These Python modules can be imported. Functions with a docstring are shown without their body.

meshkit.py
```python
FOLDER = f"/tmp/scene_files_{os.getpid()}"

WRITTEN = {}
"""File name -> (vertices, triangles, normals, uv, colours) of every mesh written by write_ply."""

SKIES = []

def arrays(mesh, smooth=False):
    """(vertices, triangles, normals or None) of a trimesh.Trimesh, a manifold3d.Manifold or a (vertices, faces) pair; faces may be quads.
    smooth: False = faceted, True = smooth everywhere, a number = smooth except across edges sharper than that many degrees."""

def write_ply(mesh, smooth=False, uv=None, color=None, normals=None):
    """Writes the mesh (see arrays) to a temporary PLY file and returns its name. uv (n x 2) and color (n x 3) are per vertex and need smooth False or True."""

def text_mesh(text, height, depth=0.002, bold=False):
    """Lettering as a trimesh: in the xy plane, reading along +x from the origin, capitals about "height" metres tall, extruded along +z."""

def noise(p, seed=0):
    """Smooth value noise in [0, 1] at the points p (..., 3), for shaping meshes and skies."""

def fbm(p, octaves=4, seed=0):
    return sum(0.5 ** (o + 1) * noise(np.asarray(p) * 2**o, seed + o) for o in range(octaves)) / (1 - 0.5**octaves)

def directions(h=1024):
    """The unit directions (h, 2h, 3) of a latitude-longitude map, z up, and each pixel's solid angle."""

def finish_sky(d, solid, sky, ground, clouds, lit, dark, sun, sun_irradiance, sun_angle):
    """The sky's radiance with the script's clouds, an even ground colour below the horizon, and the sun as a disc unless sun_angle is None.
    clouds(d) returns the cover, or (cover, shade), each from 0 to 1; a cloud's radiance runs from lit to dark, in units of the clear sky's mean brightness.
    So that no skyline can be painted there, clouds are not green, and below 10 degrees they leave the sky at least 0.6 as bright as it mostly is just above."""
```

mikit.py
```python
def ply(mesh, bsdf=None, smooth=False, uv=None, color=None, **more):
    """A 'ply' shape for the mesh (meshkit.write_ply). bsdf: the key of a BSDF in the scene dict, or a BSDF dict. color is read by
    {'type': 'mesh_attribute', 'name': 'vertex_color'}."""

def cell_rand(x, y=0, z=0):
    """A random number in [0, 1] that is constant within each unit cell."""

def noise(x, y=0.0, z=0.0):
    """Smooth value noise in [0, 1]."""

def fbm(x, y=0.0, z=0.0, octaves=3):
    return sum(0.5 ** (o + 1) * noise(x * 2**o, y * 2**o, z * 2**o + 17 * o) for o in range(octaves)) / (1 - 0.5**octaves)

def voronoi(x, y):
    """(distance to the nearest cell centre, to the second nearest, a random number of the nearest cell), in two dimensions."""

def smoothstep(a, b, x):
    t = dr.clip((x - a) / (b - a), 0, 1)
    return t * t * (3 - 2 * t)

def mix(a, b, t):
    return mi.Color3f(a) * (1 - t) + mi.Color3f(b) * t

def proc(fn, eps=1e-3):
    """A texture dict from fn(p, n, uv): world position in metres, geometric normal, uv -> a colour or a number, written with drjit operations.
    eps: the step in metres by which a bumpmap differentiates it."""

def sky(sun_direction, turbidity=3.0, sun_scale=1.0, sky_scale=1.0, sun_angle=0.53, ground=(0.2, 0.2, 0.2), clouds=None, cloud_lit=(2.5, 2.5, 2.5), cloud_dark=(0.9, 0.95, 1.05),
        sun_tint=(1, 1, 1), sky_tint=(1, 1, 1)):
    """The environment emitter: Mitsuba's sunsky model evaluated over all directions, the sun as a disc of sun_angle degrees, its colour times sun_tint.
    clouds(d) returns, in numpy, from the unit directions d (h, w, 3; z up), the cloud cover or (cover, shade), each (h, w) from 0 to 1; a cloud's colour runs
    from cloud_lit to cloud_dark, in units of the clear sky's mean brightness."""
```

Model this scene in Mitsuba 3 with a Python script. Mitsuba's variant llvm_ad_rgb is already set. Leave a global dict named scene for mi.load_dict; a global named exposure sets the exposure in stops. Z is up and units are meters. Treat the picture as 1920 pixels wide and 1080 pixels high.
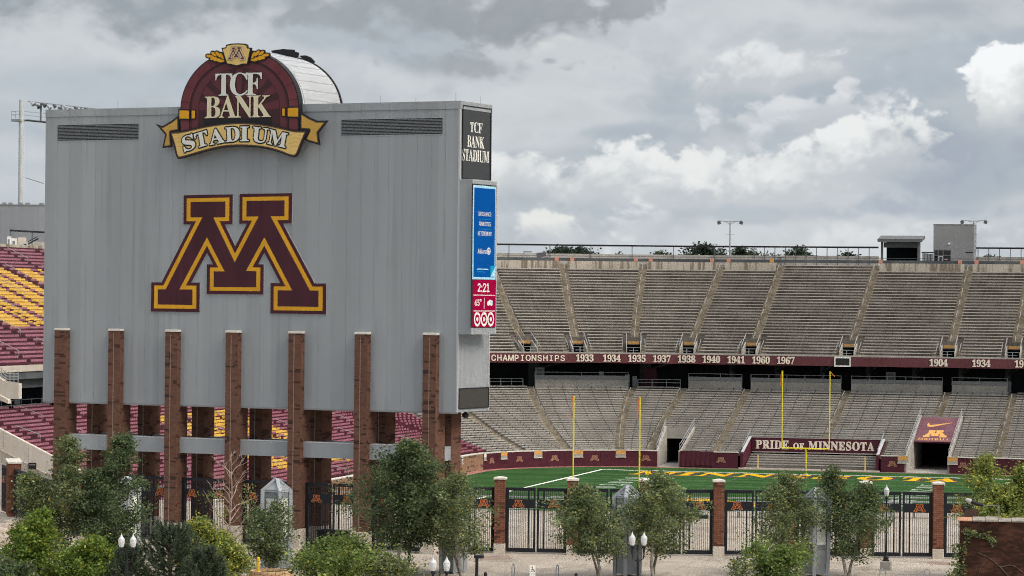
import math
import numpy as np
import drjit as dr
import mitsuba as mi
import trimesh
import mikit
import meshkit
from mikit import proc, noise, fbm, cell_rand, smoothstep, mix
from shapely.geometry import Polygon, MultiPolygon, Point, LineString, box as sbox
from shapely.ops import unary_union
from shapely import affinity

# ------------------------------------------------------------------ camera
CAM = np.array([54.3788, -247.7996, 19.9614])
FW = np.array([-0.2449921, 0.96951362, 0.00471304])
RT = np.array([0.96948519, 0.24493503, 0.01026161])
UP = np.array([-0.00879438, -0.00708323, 0.99993624])
FOC = 5711.078           # focal length in pixels of a 1920 pixel wide picture
scene, labels = {}, {}
scene['camera'] = {'type': 'perspective', 'fov': 19.083787, 'fov_axis': 'x', 'near_clip': 1.0, 'far_clip': 9000.0,
                   'to_world': mi.ScalarTransform4f().look_at(origin=CAM.tolist(), target=(CAM + FW * 100).tolist(), up=UP.tolist())}
exposure = 2.0
# ------------------------------------------------------------------ daylight: overcast, a veiled sun high on the right
SUN = (0.95, -0.34, 1.05)


def overcast(d):
    el = np.clip(d[..., 2], 0, 1)
    n = meshkit.fbm(np.stack([d[..., 0] * 3, d[..., 1] * 3, d[..., 2] * 6], -1), 4, 5)
    shade = 1.0 - (el * 1.0) + 0.35 * (n - 0.5)
    return np.ones(d.shape[:2]), np.clip(shade, 0, 1)


scene['daylight'] = mikit.sky(SUN, turbidity=4, sun_scale=0.55, sun_angle=30, clouds=overcast, sun_tint=(0.90, 0.97, 1.08), cloud_lit=(2.62, 2.70, 2.80), cloud_dark=(0.94, 0.97, 1.0),
                              ground=(0.2, 0.19, 0.18))

# ------------------------------------------------------------------ helpers
def ray(x, y):
    return FW + RT * (x - 960) / FOC - UP * (y - 540) / FOC


def at(x, y, depth):
    return CAM + ray(x, y) * depth


def ground(x, y, z):
    d = ray(x, y)
    return CAM + d * (z - CAM[2]) / d[2]


def on_plane(x, y, p0, n):
    d = ray(x, y)
    return CAM + d * (np.dot(np.asarray(p0) - CAM, n) / np.dot(d, n))


def nrm(a):
    a = np.asarray(a, float)
    return a / np.linalg.norm(a)


def frame(o, ex, ey, ez=(0, 0, 1)):
    m = np.eye(4)
    m[:3, 0], m[:3, 1], m[:3, 2], m[:3, 3] = ex, ey, ez, o
    return m


def face_frame(o, t):
    """polygon x along t, polygon y up, extrusion towards the viewer who reads along t"""
    t = nrm(t)
    return frame(o, t, (0, 0, 1), np.cross(t, (0, 0, 1)))


def mul(m, mesh):
    v, f = mesh
    v = np.asarray(v) @ m[:3, :3].T + m[:3, 3]
    if np.linalg.det(m[:3, :3]) < 0:
        f = np.asarray(f)[:, ::-1]
    return v, f


def move(mesh, x, y, z, rot=0.0):
    c, s = math.cos(rot), math.sin(rot)
    m = np.eye(4)
    m[:2, :2] = [[c, -s], [s, c]]
    m[:3, 3] = x, y, z
    return mul(m, mesh)


def cat(*ms):
    ms = [m for m in ms if m is not None and len(m[0])]
    vs, fs, n = [], [], 0
    for v, f in ms:
        vs.append(np.asarray(v, float))
        fs.append(np.asarray(f, int) + n)
        n += len(v)
    return np.vstack(vs), np.vstack(fs)


BF = np.array([[0, 2, 1], [0, 3, 2], [4, 5, 6], [4, 6, 7], [0, 1, 5], [0, 5, 4], [1, 2, 6], [1, 6, 5], [2, 3, 7], [2, 7, 6], [3, 0, 4], [3, 4, 7]])


def box(x0, x1, y0, y1, z0, z1):
    return np.array([[x0, y0, z0], [x1, y0, z0], [x1, y1, z0], [x0, y1, z0], [x0, y0, z1], [x1, y0, z1], [x1, y1, z1], [x0, y1, z1]], float), BF


def cbox(x0, x1, y0, y1, z0, z1, c=0.02):
    """box with the vertical and top edges chamfered"""
    p = Polygon([(x0 + c, y0), (x1 - c, y0), (x1, y0 + c), (x1, y1 - c), (x1 - c, y1), (x0 + c, y1), (x0, y1 - c), (x0, y0 + c)])
    a = np.array(p.exterior.coords[:-1])
    q = np.array(p.buffer(-c, join_style=2).exterior.coords[:-1]) if min(x1 - x0, y1 - y0) > 4 * c else None
    rings = [np.c_[a, np.full(8, z0)], np.c_[a, np.full(8, z1 - c)]]
    cen = np.array([(x0 + x1) / 2, (y0 + y1) / 2])
    rings.append(np.c_[cen + (a - cen) * (1 - 2 * c / np.array([x1 - x0, y1 - y0])), np.full(8, z1)])
    return loft(rings)


def loft(rings, close=True):
    n = len(rings[0])
    v = np.vstack(rings)
    f = []
    for k in range(len(rings) - 1):
        for i in range(n):
            a, b, c, d = k * n + i, k * n + (i + 1) % n, (k + 1) * n + (i + 1) % n, (k + 1) * n + i
            f += [[a, b, c], [a, c, d]]
    if close:
        m = len(v)
        v = np.vstack([v, rings[0].mean(0), rings[-1].mean(0)])
        for i in range(n):
            f += [[m, (i + 1) % n, i], [m + 1, (len(rings) - 1) * n + i, (len(rings) - 1) * n + (i + 1) % n]]
    return v, np.array(f)


def lathe(prof, n=16):
    a = np.arange(n) * 2 * np.pi / n
    return loft([np.c_[r * np.cos(a), r * np.sin(a), np.full(n, z)] for r, z in prof])


def tube(pts, rad, n=6):
    p = np.asarray(pts, float)
    rad = np.broadcast_to(rad, len(p))
    t = np.gradient(p, axis=0)
    t /= np.linalg.norm(t, axis=1, keepdims=True) + 1e-12
    ref = np.array([0, 0, 1.0]) if abs(t[:, 2]).mean() < 0.8 else np.array([1.0, 0, 0])
    a = np.cross(t, ref)
    a /= np.linalg.norm(a, axis=1, keepdims=True) + 1e-12
    b = np.cross(t, a)
    g = np.arange(n) * 2 * np.pi / n
    return loft([p[i] - rad[i] * (np.cos(g)[:, None] * -a[i] + np.sin(g)[:, None] * b[i]) for i in range(len(p))])


def bar(p, q, r, n=6):
    return tube([p, q], r, n)


def strip(p, q, w, h):
    """square bar from p to q, w wide sideways, h tall"""
    p, q = np.asarray(p, float), np.asarray(q, float)
    d = nrm(q - p)
    s = nrm(np.cross(d, (0, 0, 1))) if abs(d[2]) < 0.99 else np.array([1.0, 0, 0])
    u = np.cross(s, d)
    r = [np.array([e + s * a * w / 2 + u * b * h / 2 for a, b in ((-1, -1), (1, -1), (1, 1), (-1, 1))]) for e in (p, q)]
    return loft(r)


def polys(g):
    return [p for p in getattr(g, 'geoms', [g]) if p.geom_type == 'Polygon' and p.area > 1e-7]


def extrude(g, z0, z1):
    out = []
    for p in polys(g):
        m = trimesh.creation.extrude_polygon(p, z1 - z0, engine='earcut')
        v = np.array(m.vertices)
        v[:, 2] += z0
        out.append((v, np.array(m.faces)))
    return cat(*out)


def sheet(g, z):
    """flat polygon sheet at height z, facing up"""
    out = []
    for p in polys(g):
        v, f = trimesh.creation.triangulate_polygon(p, engine='earcut')
        out.append((np.c_[v, np.full(len(v), z)], np.asarray(f)))
    v, f = cat(*out)
    n = np.cross(v[f[:, 1]] - v[f[:, 0]], v[f[:, 2]] - v[f[:, 0]])[:, 2]
    f[n < 0] = f[n < 0][:, ::-1]
    return v, f


taken = {}


def numbered(key):
    n = taken.get(key, -1) + 1
    taken[key] = n
    return key if n == 0 else f'{key}_{n:03d}'


def thing(name, label, cat_, group=None, kind=None):
    key = numbered(name)
    labels[key] = {'label': label, 'category': cat_}
    if group:
        labels[key]['group'] = group
    if kind:
        labels[key]['kind'] = kind
    return key


def part(t, name, mesh, mat, smooth=False, label=None, stuff=False, color=None):
    key = numbered(f'{t}__{name}')
    scene[key] = mikit.ply(mesh, mat, smooth=smooth, color=color)
    if label or stuff:
        labels[key] = {}
        if label:
            labels[key]['label'] = label
        if stuff:
            labels[key]['kind'] = 'stuff'
    return key


def one(name, mesh, mat, label, cat_, group=None, smooth=False, kind=None, color=None):
    t = thing(name, label, cat_, group, kind)
    scene[t] = mikit.ply(mesh, mat, smooth=smooth, color=color)
    return t


def struct(name, mesh, mat, label=None):
    key = numbered(name)
    scene[key] = mikit.ply(mesh, mat)
    labels[key] = {'kind': 'structure'}
    if label:
        labels[key]['label'] = label
    return key


# lettering: serif glyph outlines, capitals 1000 units tall
GLYPH = {"A":[[[[0,39],[56,55],[93,92],[468,1020],[512,1025],[872,171],[923,76],[944,55],[995,39],[995,0],[522,0],[522,39],[603,50],[634,71],[645,98],[625,169],[570,291],[248,289],[192,159],[182,98],[194,70],[235,45],[300,39],[300,0],[0,0]],[[276,365],[280,355],[546,358],[411,687],[399,681]]]],"B":[[[[34,0],[34,39],[69,40],[126,60],[157,106],[163,134],[163,867],[141,930],[104,955],[34,966],[34,1000],[586,1000],[739,966],[818,916],[867,833],[872,739],[862,695],[828,635],[788,601],[654,542],[754,512],[813,483],[872,433],[901,389],[921,320],[921,251],[906,187],[862,113],[759,39],[631,5]],[[399,129],[422,70],[458,54],[526,54],[594,80],[640,136],[660,217],[655,370],[619,446],[553,492],[487,507],[399,504]],[[399,563],[478,557],[548,577],[595,618],[610,649],[626,710],[621,843],[595,904],[543,945],[458,956],[417,940],[409,927],[399,881]]]],"C":[[[[59,429],[64,611],[103,739],[197,877],[305,961],[429,1010],[522,1025],[606,1025],[709,1005],[852,956],[895,972],[921,1025],[961,1025],[961,680],[921,680],[851,820],[761,915],[661,965],[553,975],[466,945],[400,884],[360,809],[325,670],[315,444],[325,345],[355,230],[410,135],[456,95],[516,64],[557,54],[665,54],[801,105],[870,154],[946,232],[985,192],[882,79],[833,44],[719,-5],[606,-25],[478,-20],[365,10],[251,74],[163,163],[94,286]]]],"D":[[[[34,966],[34,1000],[581,1000],[675,985],[778,951],[897,872],[951,808],[990,734],[1015,660],[1030,567],[1030,429],[1015,335],[990,256],[936,163],[828,69],[764,39],[655,10],[571,0],[44,0],[44,39],[126,55],[147,77],[163,128],[163,861],[152,908],[126,944],[89,960]],[[399,139],[420,72],[457,54],[532,54],[623,84],[663,115],[704,166],[739,241],[759,320],[773,474],[768,615],[729,789],[688,860],[638,910],[542,951],[438,946],[415,929],[404,902]]]],"E":[[[[30,34],[126,56],[157,97],[167,159],[162,877],[147,923],[126,945],[89,960],[34,966],[34,1000],[877,1000],[877,704],[842,704],[837,750],[807,830],[762,885],[711,916],[585,946],[453,946],[410,918],[407,543],[493,547],[550,573],[580,603],[610,659],[631,754],[670,759],[670,261],[631,261],[625,325],[605,391],[560,452],[488,483],[407,487],[404,109],[426,75],[483,59],[601,64],[691,84],[746,109],[821,169],[886,269],[901,315],[946,315],[887,0],[30,0]]]],"F":[[[[30,966],[30,1000],[867,1000],[867,704],[828,704],[818,769],[787,840],[752,885],[696,921],[596,946],[484,951],[422,940],[404,917],[399,553],[407,543],[488,552],[545,578],[596,644],[626,764],[665,764],[665,261],[626,261],[601,381],[555,452],[478,488],[399,487],[399,154],[409,103],[452,55],[562,39],[566,0],[34,0],[34,39],[121,60],[147,87],[163,133],[163,871],[152,908],[131,935],[90,955]]]],"I":[[[[30,0],[30,39],[95,50],[151,91],[167,159],[162,897],[147,934],[125,950],[30,966],[30,1000],[537,1000],[537,966],[436,945],[404,892],[404,124],[415,91],[446,60],[542,39],[542,0]]]],"K":[[[[34,39],[94,45],[136,66],[157,103],[167,163],[162,882],[147,924],[116,950],[34,966],[34,1000],[532,1000],[532,966],[462,955],[431,939],[409,907],[410,526],[732,849],[763,900],[768,922],[747,949],[640,966],[640,1000],[1069,1000],[1069,966],[970,950],[864,890],[598,625],[1016,105],[1062,60],[1093,44],[1143,39],[1143,0],[616,0],[621,39],[706,45],[733,66],[734,85],[708,131],[439,466],[404,433],[404,128],[419,82],[441,60],[478,44],[532,39],[532,0],[34,0]]]],"L":[[[[34,0],[34,39],[69,40],[125,60],[147,82],[163,129],[163,877],[152,913],[126,945],[34,966],[34,1000],[552,1000],[552,966],[456,955],[420,929],[404,892],[399,154],[409,98],[437,70],[489,59],[601,64],[701,89],[762,125],[821,184],[897,335],[941,340],[887,5]]]],"M":[[[[30,0],[30,39],[85,45],[141,76],[167,163],[162,892],[152,923],[130,945],[34,966],[34,1000],[409,1000],[697,325],[985,1000],[1360,1000],[1360,966],[1300,955],[1258,929],[1232,856],[1236,114],[1247,81],[1278,50],[1355,39],[1355,0],[872,0],[872,39],[942,50],[984,81],[1000,138],[994,849],[635,0],[591,0],[251,814],[233,827],[237,113],[269,60],[325,40],[369,39],[374,0]]]],"N":[[[[39,0],[39,39],[104,45],[146,71],[167,139],[167,852],[77,954],[39,966],[39,1000],[350,1000],[856,383],[857,887],[846,919],[820,945],[729,966],[729,1000],[1054,1000],[1054,966],[973,950],[942,919],[931,886],[926,-25],[887,-25],[867,-5],[243,755],[237,123],[257,72],[278,55],[365,39],[365,0]]]],"O":[[[[59,468],[64,586],[79,655],[108,734],[167,833],[222,892],[325,966],[404,1000],[517,1025],[645,1025],[744,1005],[828,970],[916,911],[995,828],[1059,714],[1084,635],[1099,522],[1089,389],[1059,291],[975,153],[897,79],[773,10],[616,-25],[488,-20],[379,10],[301,49],[212,118],[158,182],[103,276],[74,365]],[[320,410],[340,276],[370,186],[415,111],[460,65],[536,30],[591,25],[692,55],[748,106],[788,176],[818,276],[833,385],[832,611],[813,734],[788,809],[743,889],[697,935],[626,970],[542,975],[476,955],[405,894],[360,809],[330,690]]]],"P":[[[[34,0],[34,39],[69,40],[125,60],[147,82],[163,129],[163,877],[135,935],[99,955],[34,966],[34,1000],[591,1000],[695,985],[808,931],[872,857],[901,754],[892,650],[852,571],[783,507],[690,468],[606,453],[399,449],[404,117],[425,71],[446,55],[532,39],[532,0]],[[399,513],[497,507],[538,518],[579,538],[625,600],[640,661],[635,823],[605,894],[543,941],[482,951],[438,946],[404,912]]]],"R":[[[[34,0],[34,39],[69,40],[125,60],[147,82],[163,129],[163,877],[135,935],[99,955],[34,966],[34,1000],[586,1000],[724,975],[837,921],[887,867],[911,808],[911,670],[887,611],[837,557],[749,507],[707,497],[700,483],[957,101],[1002,50],[1054,39],[1059,0],[744,0],[438,468],[399,463],[404,118],[425,71],[446,55],[532,39],[532,0]],[[404,517],[458,512],[563,533],[599,553],[645,610],[670,729],[660,823],[634,885],[573,935],[483,951],[432,940],[409,918],[399,871]]]],"S":[[[[94,345],[138,345],[173,226],[203,166],[273,85],[309,60],[384,35],[478,35],[534,55],[584,100],[611,159],[611,232],[585,283],[520,339],[266,468],[172,547],[123,631],[113,670],[113,798],[128,852],[172,926],[227,975],[281,1005],[355,1025],[458,1025],[635,980],[674,980],[699,1003],[704,1025],[749,1025],[744,700],[709,700],[684,780],[629,870],[574,925],[489,970],[419,980],[328,955],[282,909],[261,841],[286,757],[322,721],[660,547],[754,453],[788,355],[788,232],[773,177],[724,94],[655,34],[527,-15],[350,-20],[208,24],[168,25],[149,12],[133,-25],[94,-25]]]],"T":[[[[25,1000],[901,1000],[901,700],[867,700],[842,805],[812,860],[766,905],[675,946],[581,946],[581,128],[597,82],[623,55],[675,40],[719,39],[719,0],[202,0],[202,39],[247,40],[303,60],[324,82],[340,123],[345,946],[251,946],[170,910],[99,830],[74,764],[64,700],[25,700]]]],"U":[[[[34,966],[34,1000],[527,1000],[527,966],[458,956],[427,940],[399,887],[399,247],[419,161],[475,85],[542,54],[644,49],[736,75],[811,140],[842,201],[862,291],[862,872],[847,918],[825,940],[724,966],[724,1000],[1044,1000],[1044,966],[972,944],[947,919],[931,877],[926,291],[892,153],[862,99],[818,49],[704,-10],[635,-25],[508,-30],[345,0],[281,34],[236,74],[182,172],[163,266],[158,887],[126,940],[80,960]]]],"0":[[[[49,468],[54,660],[79,803],[118,906],[197,1005],[261,1044],[325,1064],[468,1069],[537,1054],[591,1030],[665,966],[719,877],[764,719],[773,640],[773,414],[759,310],[719,182],[670,99],[616,44],[532,0],[458,-15],[330,-10],[212,39],[153,99],[103,182],[64,325]],[[281,385],[301,216],[331,131],[357,100],[388,84],[455,90],[486,115],[512,161],[532,246],[547,410],[547,644],[522,863],[492,934],[444,970],[404,975],[357,955],[331,923],[306,863],[281,675]]]],"1":[[[[64,872],[214,932],[389,1059],[557,1059],[562,133],[573,105],[610,79],[754,79],[754,0],[143,0],[143,79],[286,79],[318,95],[335,128],[340,898],[327,900],[251,813],[177,764],[108,768],[69,818]]]],"2":[[[[49,148],[398,520],[472,654],[498,769],[497,857],[472,934],[420,975],[365,980],[312,959],[271,903],[251,827],[246,724],[143,739],[103,759],[64,813],[59,906],[84,961],[133,1010],[187,1039],[310,1069],[453,1069],[512,1059],[567,1044],[645,1000],[690,951],[719,872],[719,773],[680,670],[552,507],[205,168],[577,168],[609,184],[644,224],[670,310],[759,310],[749,0],[49,0]]]],"3":[[[[39,153],[44,202],[79,251],[128,276],[167,276],[183,186],[203,150],[244,114],[321,89],[419,99],[466,124],[502,166],[532,282],[517,381],[501,412],[451,462],[354,498],[212,498],[212,591],[340,591],[380,601],[427,627],[467,678],[493,754],[493,861],[462,938],[426,970],[389,980],[354,980],[312,964],[266,903],[246,813],[246,754],[227,749],[113,773],[69,813],[54,847],[54,911],[74,961],[123,1010],[177,1039],[305,1069],[488,1064],[562,1044],[631,1010],[680,966],[709,911],[719,877],[714,759],[675,680],[626,631],[512,564],[665,498],[719,443],[744,399],[759,340],[759,261],[739,177],[709,123],[660,69],[562,15],[458,-10],[296,-15],[202,0],[128,30],[69,79]]]],"4":[[[[20,369],[429,1044],[439,1054],[645,1054],[645,379],[798,374],[798,276],[646,273],[645,153],[656,121],[683,94],[734,79],[783,79],[783,0],[266,0],[266,79],[360,84],[413,116],[429,158],[428,273],[20,276]],[[133,384],[137,374],[428,377],[430,878],[419,874],[340,724]]]],"5":[[[[59,138],[59,192],[74,227],[113,256],[177,266],[193,181],[244,115],[311,89],[390,94],[431,109],[477,150],[507,206],[522,286],[522,359],[507,430],[481,476],[435,516],[364,542],[252,542],[153,517],[89,542],[133,1049],[695,1054],[700,788],[616,788],[590,874],[562,892],[236,891],[207,640],[212,624],[306,640],[498,631],[596,596],[690,522],[729,453],[749,359],[739,227],[695,128],[626,59],[542,15],[409,-15],[301,-15],[212,0],[148,25],[84,79]]]],"6":[[[[69,384],[69,591],[99,749],[158,887],[251,995],[379,1059],[557,1069],[665,1039],[724,990],[749,936],[739,857],[695,813],[626,793],[571,793],[561,897],[546,938],[520,969],[497,980],[444,980],[391,954],[341,894],[316,838],[276,640],[282,599],[409,645],[562,640],[611,626],[670,591],[729,527],[768,429],[773,281],[759,207],[729,138],[655,49],[586,10],[483,-15],[355,-10],[251,30],[182,89],[143,138],[94,251]],[[281,493],[281,340],[316,191],[351,130],[392,95],[419,84],[475,89],[521,131],[557,236],[562,354],[541,469],[506,525],[448,557],[363,546]]]],"7":[[[[64,744],[74,1054],[778,1054],[773,966],[369,0],[246,0],[246,10],[630,888],[216,891],[189,875],[168,844],[153,744]]]],"8":[[[[44,232],[49,330],[79,399],[143,463],[253,532],[133,635],[84,734],[84,867],[138,975],[241,1044],[350,1069],[517,1064],[586,1044],[645,1010],[690,966],[719,911],[734,862],[734,764],[695,680],[549,571],[675,493],[729,438],[768,369],[783,300],[778,217],[759,153],[724,99],[660,44],[571,5],[463,-15],[305,-10],[202,20],[138,59],[79,128]],[[246,218],[267,156],[308,105],[364,74],[434,69],[494,89],[536,126],[571,197],[576,281],[556,337],[506,392],[359,473],[266,376],[246,315]],[[286,799],[317,711],[382,656],[455,626],[516,682],[542,738],[552,817],[536,893],[475,970],[428,985],[373,980],[317,934],[301,903]]]],"9":[[[[54,645],[54,783],[79,877],[133,966],[212,1030],[335,1069],[473,1064],[576,1025],[660,951],[714,857],[744,764],[759,660],[759,483],[744,369],[709,246],[665,158],[606,84],[493,10],[384,-15],[227,-5],[167,20],[123,59],[99,103],[94,177],[123,222],[158,236],[167,236],[213,140],[248,105],[289,84],[370,79],[421,99],[451,125],[487,175],[517,250],[542,370],[552,489],[540,492],[478,438],[419,414],[256,414],[182,443],[108,507],[69,581]],[[266,676],[291,579],[349,522],[385,512],[449,518],[485,533],[536,584],[552,611],[552,674],[532,823],[497,908],[461,950],[419,970],[379,970],[342,955],[306,919],[271,818]]]]}
ADV = {'A': 1000, 'B': 960, 'C': 1020, 'D': 1070, 'E': 960, 'F': 880, 'I': 570, 'K': 1130, 'L': 940, 'M': 1390, 'N': 1085, 'O': 1150, 'P': 920, 'R': 1040, 'S': 850, 'T': 930, 'U': 1070, ' ': 520}


def glyph(c):
    return unary_union([Polygon(r[0], r[1:]).buffer(0) for r in GLYPH[c]])


def text(s, height, squeeze=1.0, track=0.0, small=1.0):
    """serif capitals as one shapely shape, centred on x = 0, base line y = 0"""
    x, out = 0.0, []
    for c in s:
        k = small if c in '_of' else 1.0
        ch = c.upper()
        if c != ' ':
            out.append(affinity.translate(affinity.scale(glyph(ch), k, k, origin=(0, 0)), x, 0))
        x += ADV.get(ch, 840) * k + track
    g = unary_union(out)
    g = affinity.scale(g, squeeze * height / 1000, height / 1000, origin=(0, 0))
    a = g.bounds
    return affinity.translate(g, -(a[0] + a[2]) / 2, 0)


def sans(s, height, depth, squeeze=1.0, bold=True):
    m = meshkit.text_mesh(s, height, depth, bold)
    v, f = np.array(m.vertices), np.array(m.faces)
    v[:, 0] = (v[:, 0] - (v[:, 0].min() + v[:, 0].max()) / 2) * squeeze
    return v, f


# the block M, 1 wide, base line y = 0, centred on x = 0
_m = [(402, 92), (760, 88), (760, 305), (703, 306), (782, 467), (866, 302), (810, 302), (810, 86), (1187, 82), (1186, 300), (1122, 300), (1353, 731), (1435, 731),
      (1435, 952), (1041, 950), (1041, 731), (1110, 731), (993, 510), (948, 595), (989, 596), (989, 814), (578, 814), (578, 597), (622, 597), (577, 512), (463, 731), (526, 731),
      (526, 948), (167, 947), (168, 732), (245, 731), (458, 306), (402, 306)]
BLOCK_M = Polygon([((x - 801) / 1268, (949 - y) / 1268) for x, y in _m])


def m_layers(w):
    """outer outline, gold ring, inner of a block M w metres wide"""
    g = affinity.scale(BLOCK_M, w, w, origin=(0, 0))
    ring = g.buffer(-w * 0.0185, join_style=2).difference(g.buffer(-w * 0.0405, join_style=2))
    return g, ring, g.buffer(-w * 0.0405, join_style=2)


# ------------------------------------------------------------------ materials
def mat(name, base, rough=0.7, metallic=0.0, bump=None, bscale=1.0, spec=0.3, **more):
    b = {'type': 'principled', 'base_color': base if isinstance(base, dict) else {'type': 'rgb', 'value': list(base)}, 'roughness': rough, 'metallic': metallic, 'specular': spec, **more}
    if rough >= 0.7 and not more:
        b = {'type': 'diffuse', 'reflectance': b['base_color']}
    if bump is not None:
        b = {'type': 'bumpmap', 'arbitrary': bump, 'scale': bscale, 'bsdf': b}
    scene[name] = {'type': 'twosided', 'bsdf': b}
    return name


def horiz(p, n):
    """run along an upright face"""
    l = dr.sqrt(n.x * n.x + n.y * n.y) + 1e-4
    return (p.y * n.x - p.x * n.y) / l


def dull(name, a, b, scale=1.0, rough=0.8, streak=0.0, metallic=0.0, spec=0.3):
    """two tones of one colour mixed by noise; streak: rain streaks running down"""
    def fn(p, n, uv):
        k = fbm(p.x * scale, p.y * scale, p.z * scale, 3)
        k = smoothstep(0.25, 0.75, k)
        if streak:
            h = horiz(p, n)
            s = noise(h * 3.1, p.z * 0.12, 3.0) * 0.6 + noise(h * 9.0, p.z * 0.25, 9.0) * 0.4
            k = dr.clip(k * (1 - streak) + streak * smoothstep(0.3, 0.75, s), 0, 1)
        return mix(a, b, k)
    return mat(name, proc(fn), rough, metallic, spec=spec)


def cladding_fn(p, n, uv):
    h = horiz(p, n)
    big = fbm(h * 0.16, p.z * 0.10, 1.0, 3)
    fine = noise(h * 5.5, p.z * 0.10, 2.0) * 0.5 + noise(h * 14.0, p.z * 0.22, 5.0) * 0.3 + noise(h * 31.0, p.z * 0.5, 8.0) * 0.2
    run = smoothstep(0.62, 0.80, noise(h * 4.2, p.z * 0.06, 12.0)) * smoothstep(0.3, 0.7, noise(h * 0.7, p.z * 0.33, 4.0))
    k = dr.clip(0.5 + (big - 0.5) * 0.9 + (fine - 0.5) * 0.22, 0, 1)
    c = mix((0.268, 0.296, 0.325), (0.335, 0.364, 0.394), k)
    panel = cell_rand(h * 0.93, 3.0, 0.0)
    c = c * (0.94 + 0.12 * panel)
    return mix(c, mi.Color3f(0.13, 0.14, 0.145), 0.16 * run)


mat('cladding', proc(cladding_fn), 0.62, 0.0, bump=proc(lambda p, n, uv: dr.abs(dr.cos(horiz(p, n) * 21.0)) * 0.5), bscale=0.008, spec=0.35)


def brick_fn(c1, c2, dark, mortar, cl, ch, clump, mort=0.5):
    def fn(p, n, uv):
        h = horiz(p, n)
        row = dr.floor(p.z / ch)
        hx = h / cl + 0.5 * (row - 2 * dr.floor(row / 2))
        fz, fx = p.z / ch - row, hx - dr.floor(hx)
        r = cell_rand(hx, row, 2.0)
        q = noise(h * 1.3, row * 0.40, 7.0) * 0.45 + cell_rand(hx * 0.5, row, 6.0) * 0.55
        c = mix(c1, c2, dr.clip(r * 0.7 + fbm(h * 0.8, p.z * 0.5, 3.0, 2) * 0.5 - 0.1, 0, 1))
        c = mix(c, dark, smoothstep(clump, clump + 0.08, q))
        j = dr.maximum(1 - smoothstep(0.06, 0.14, dr.minimum(fz, 1 - fz)), 1 - smoothstep(0.02, 0.05, dr.minimum(fx, 1 - fx)))
        return mix(c, mortar, j * mort)
    return fn


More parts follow.
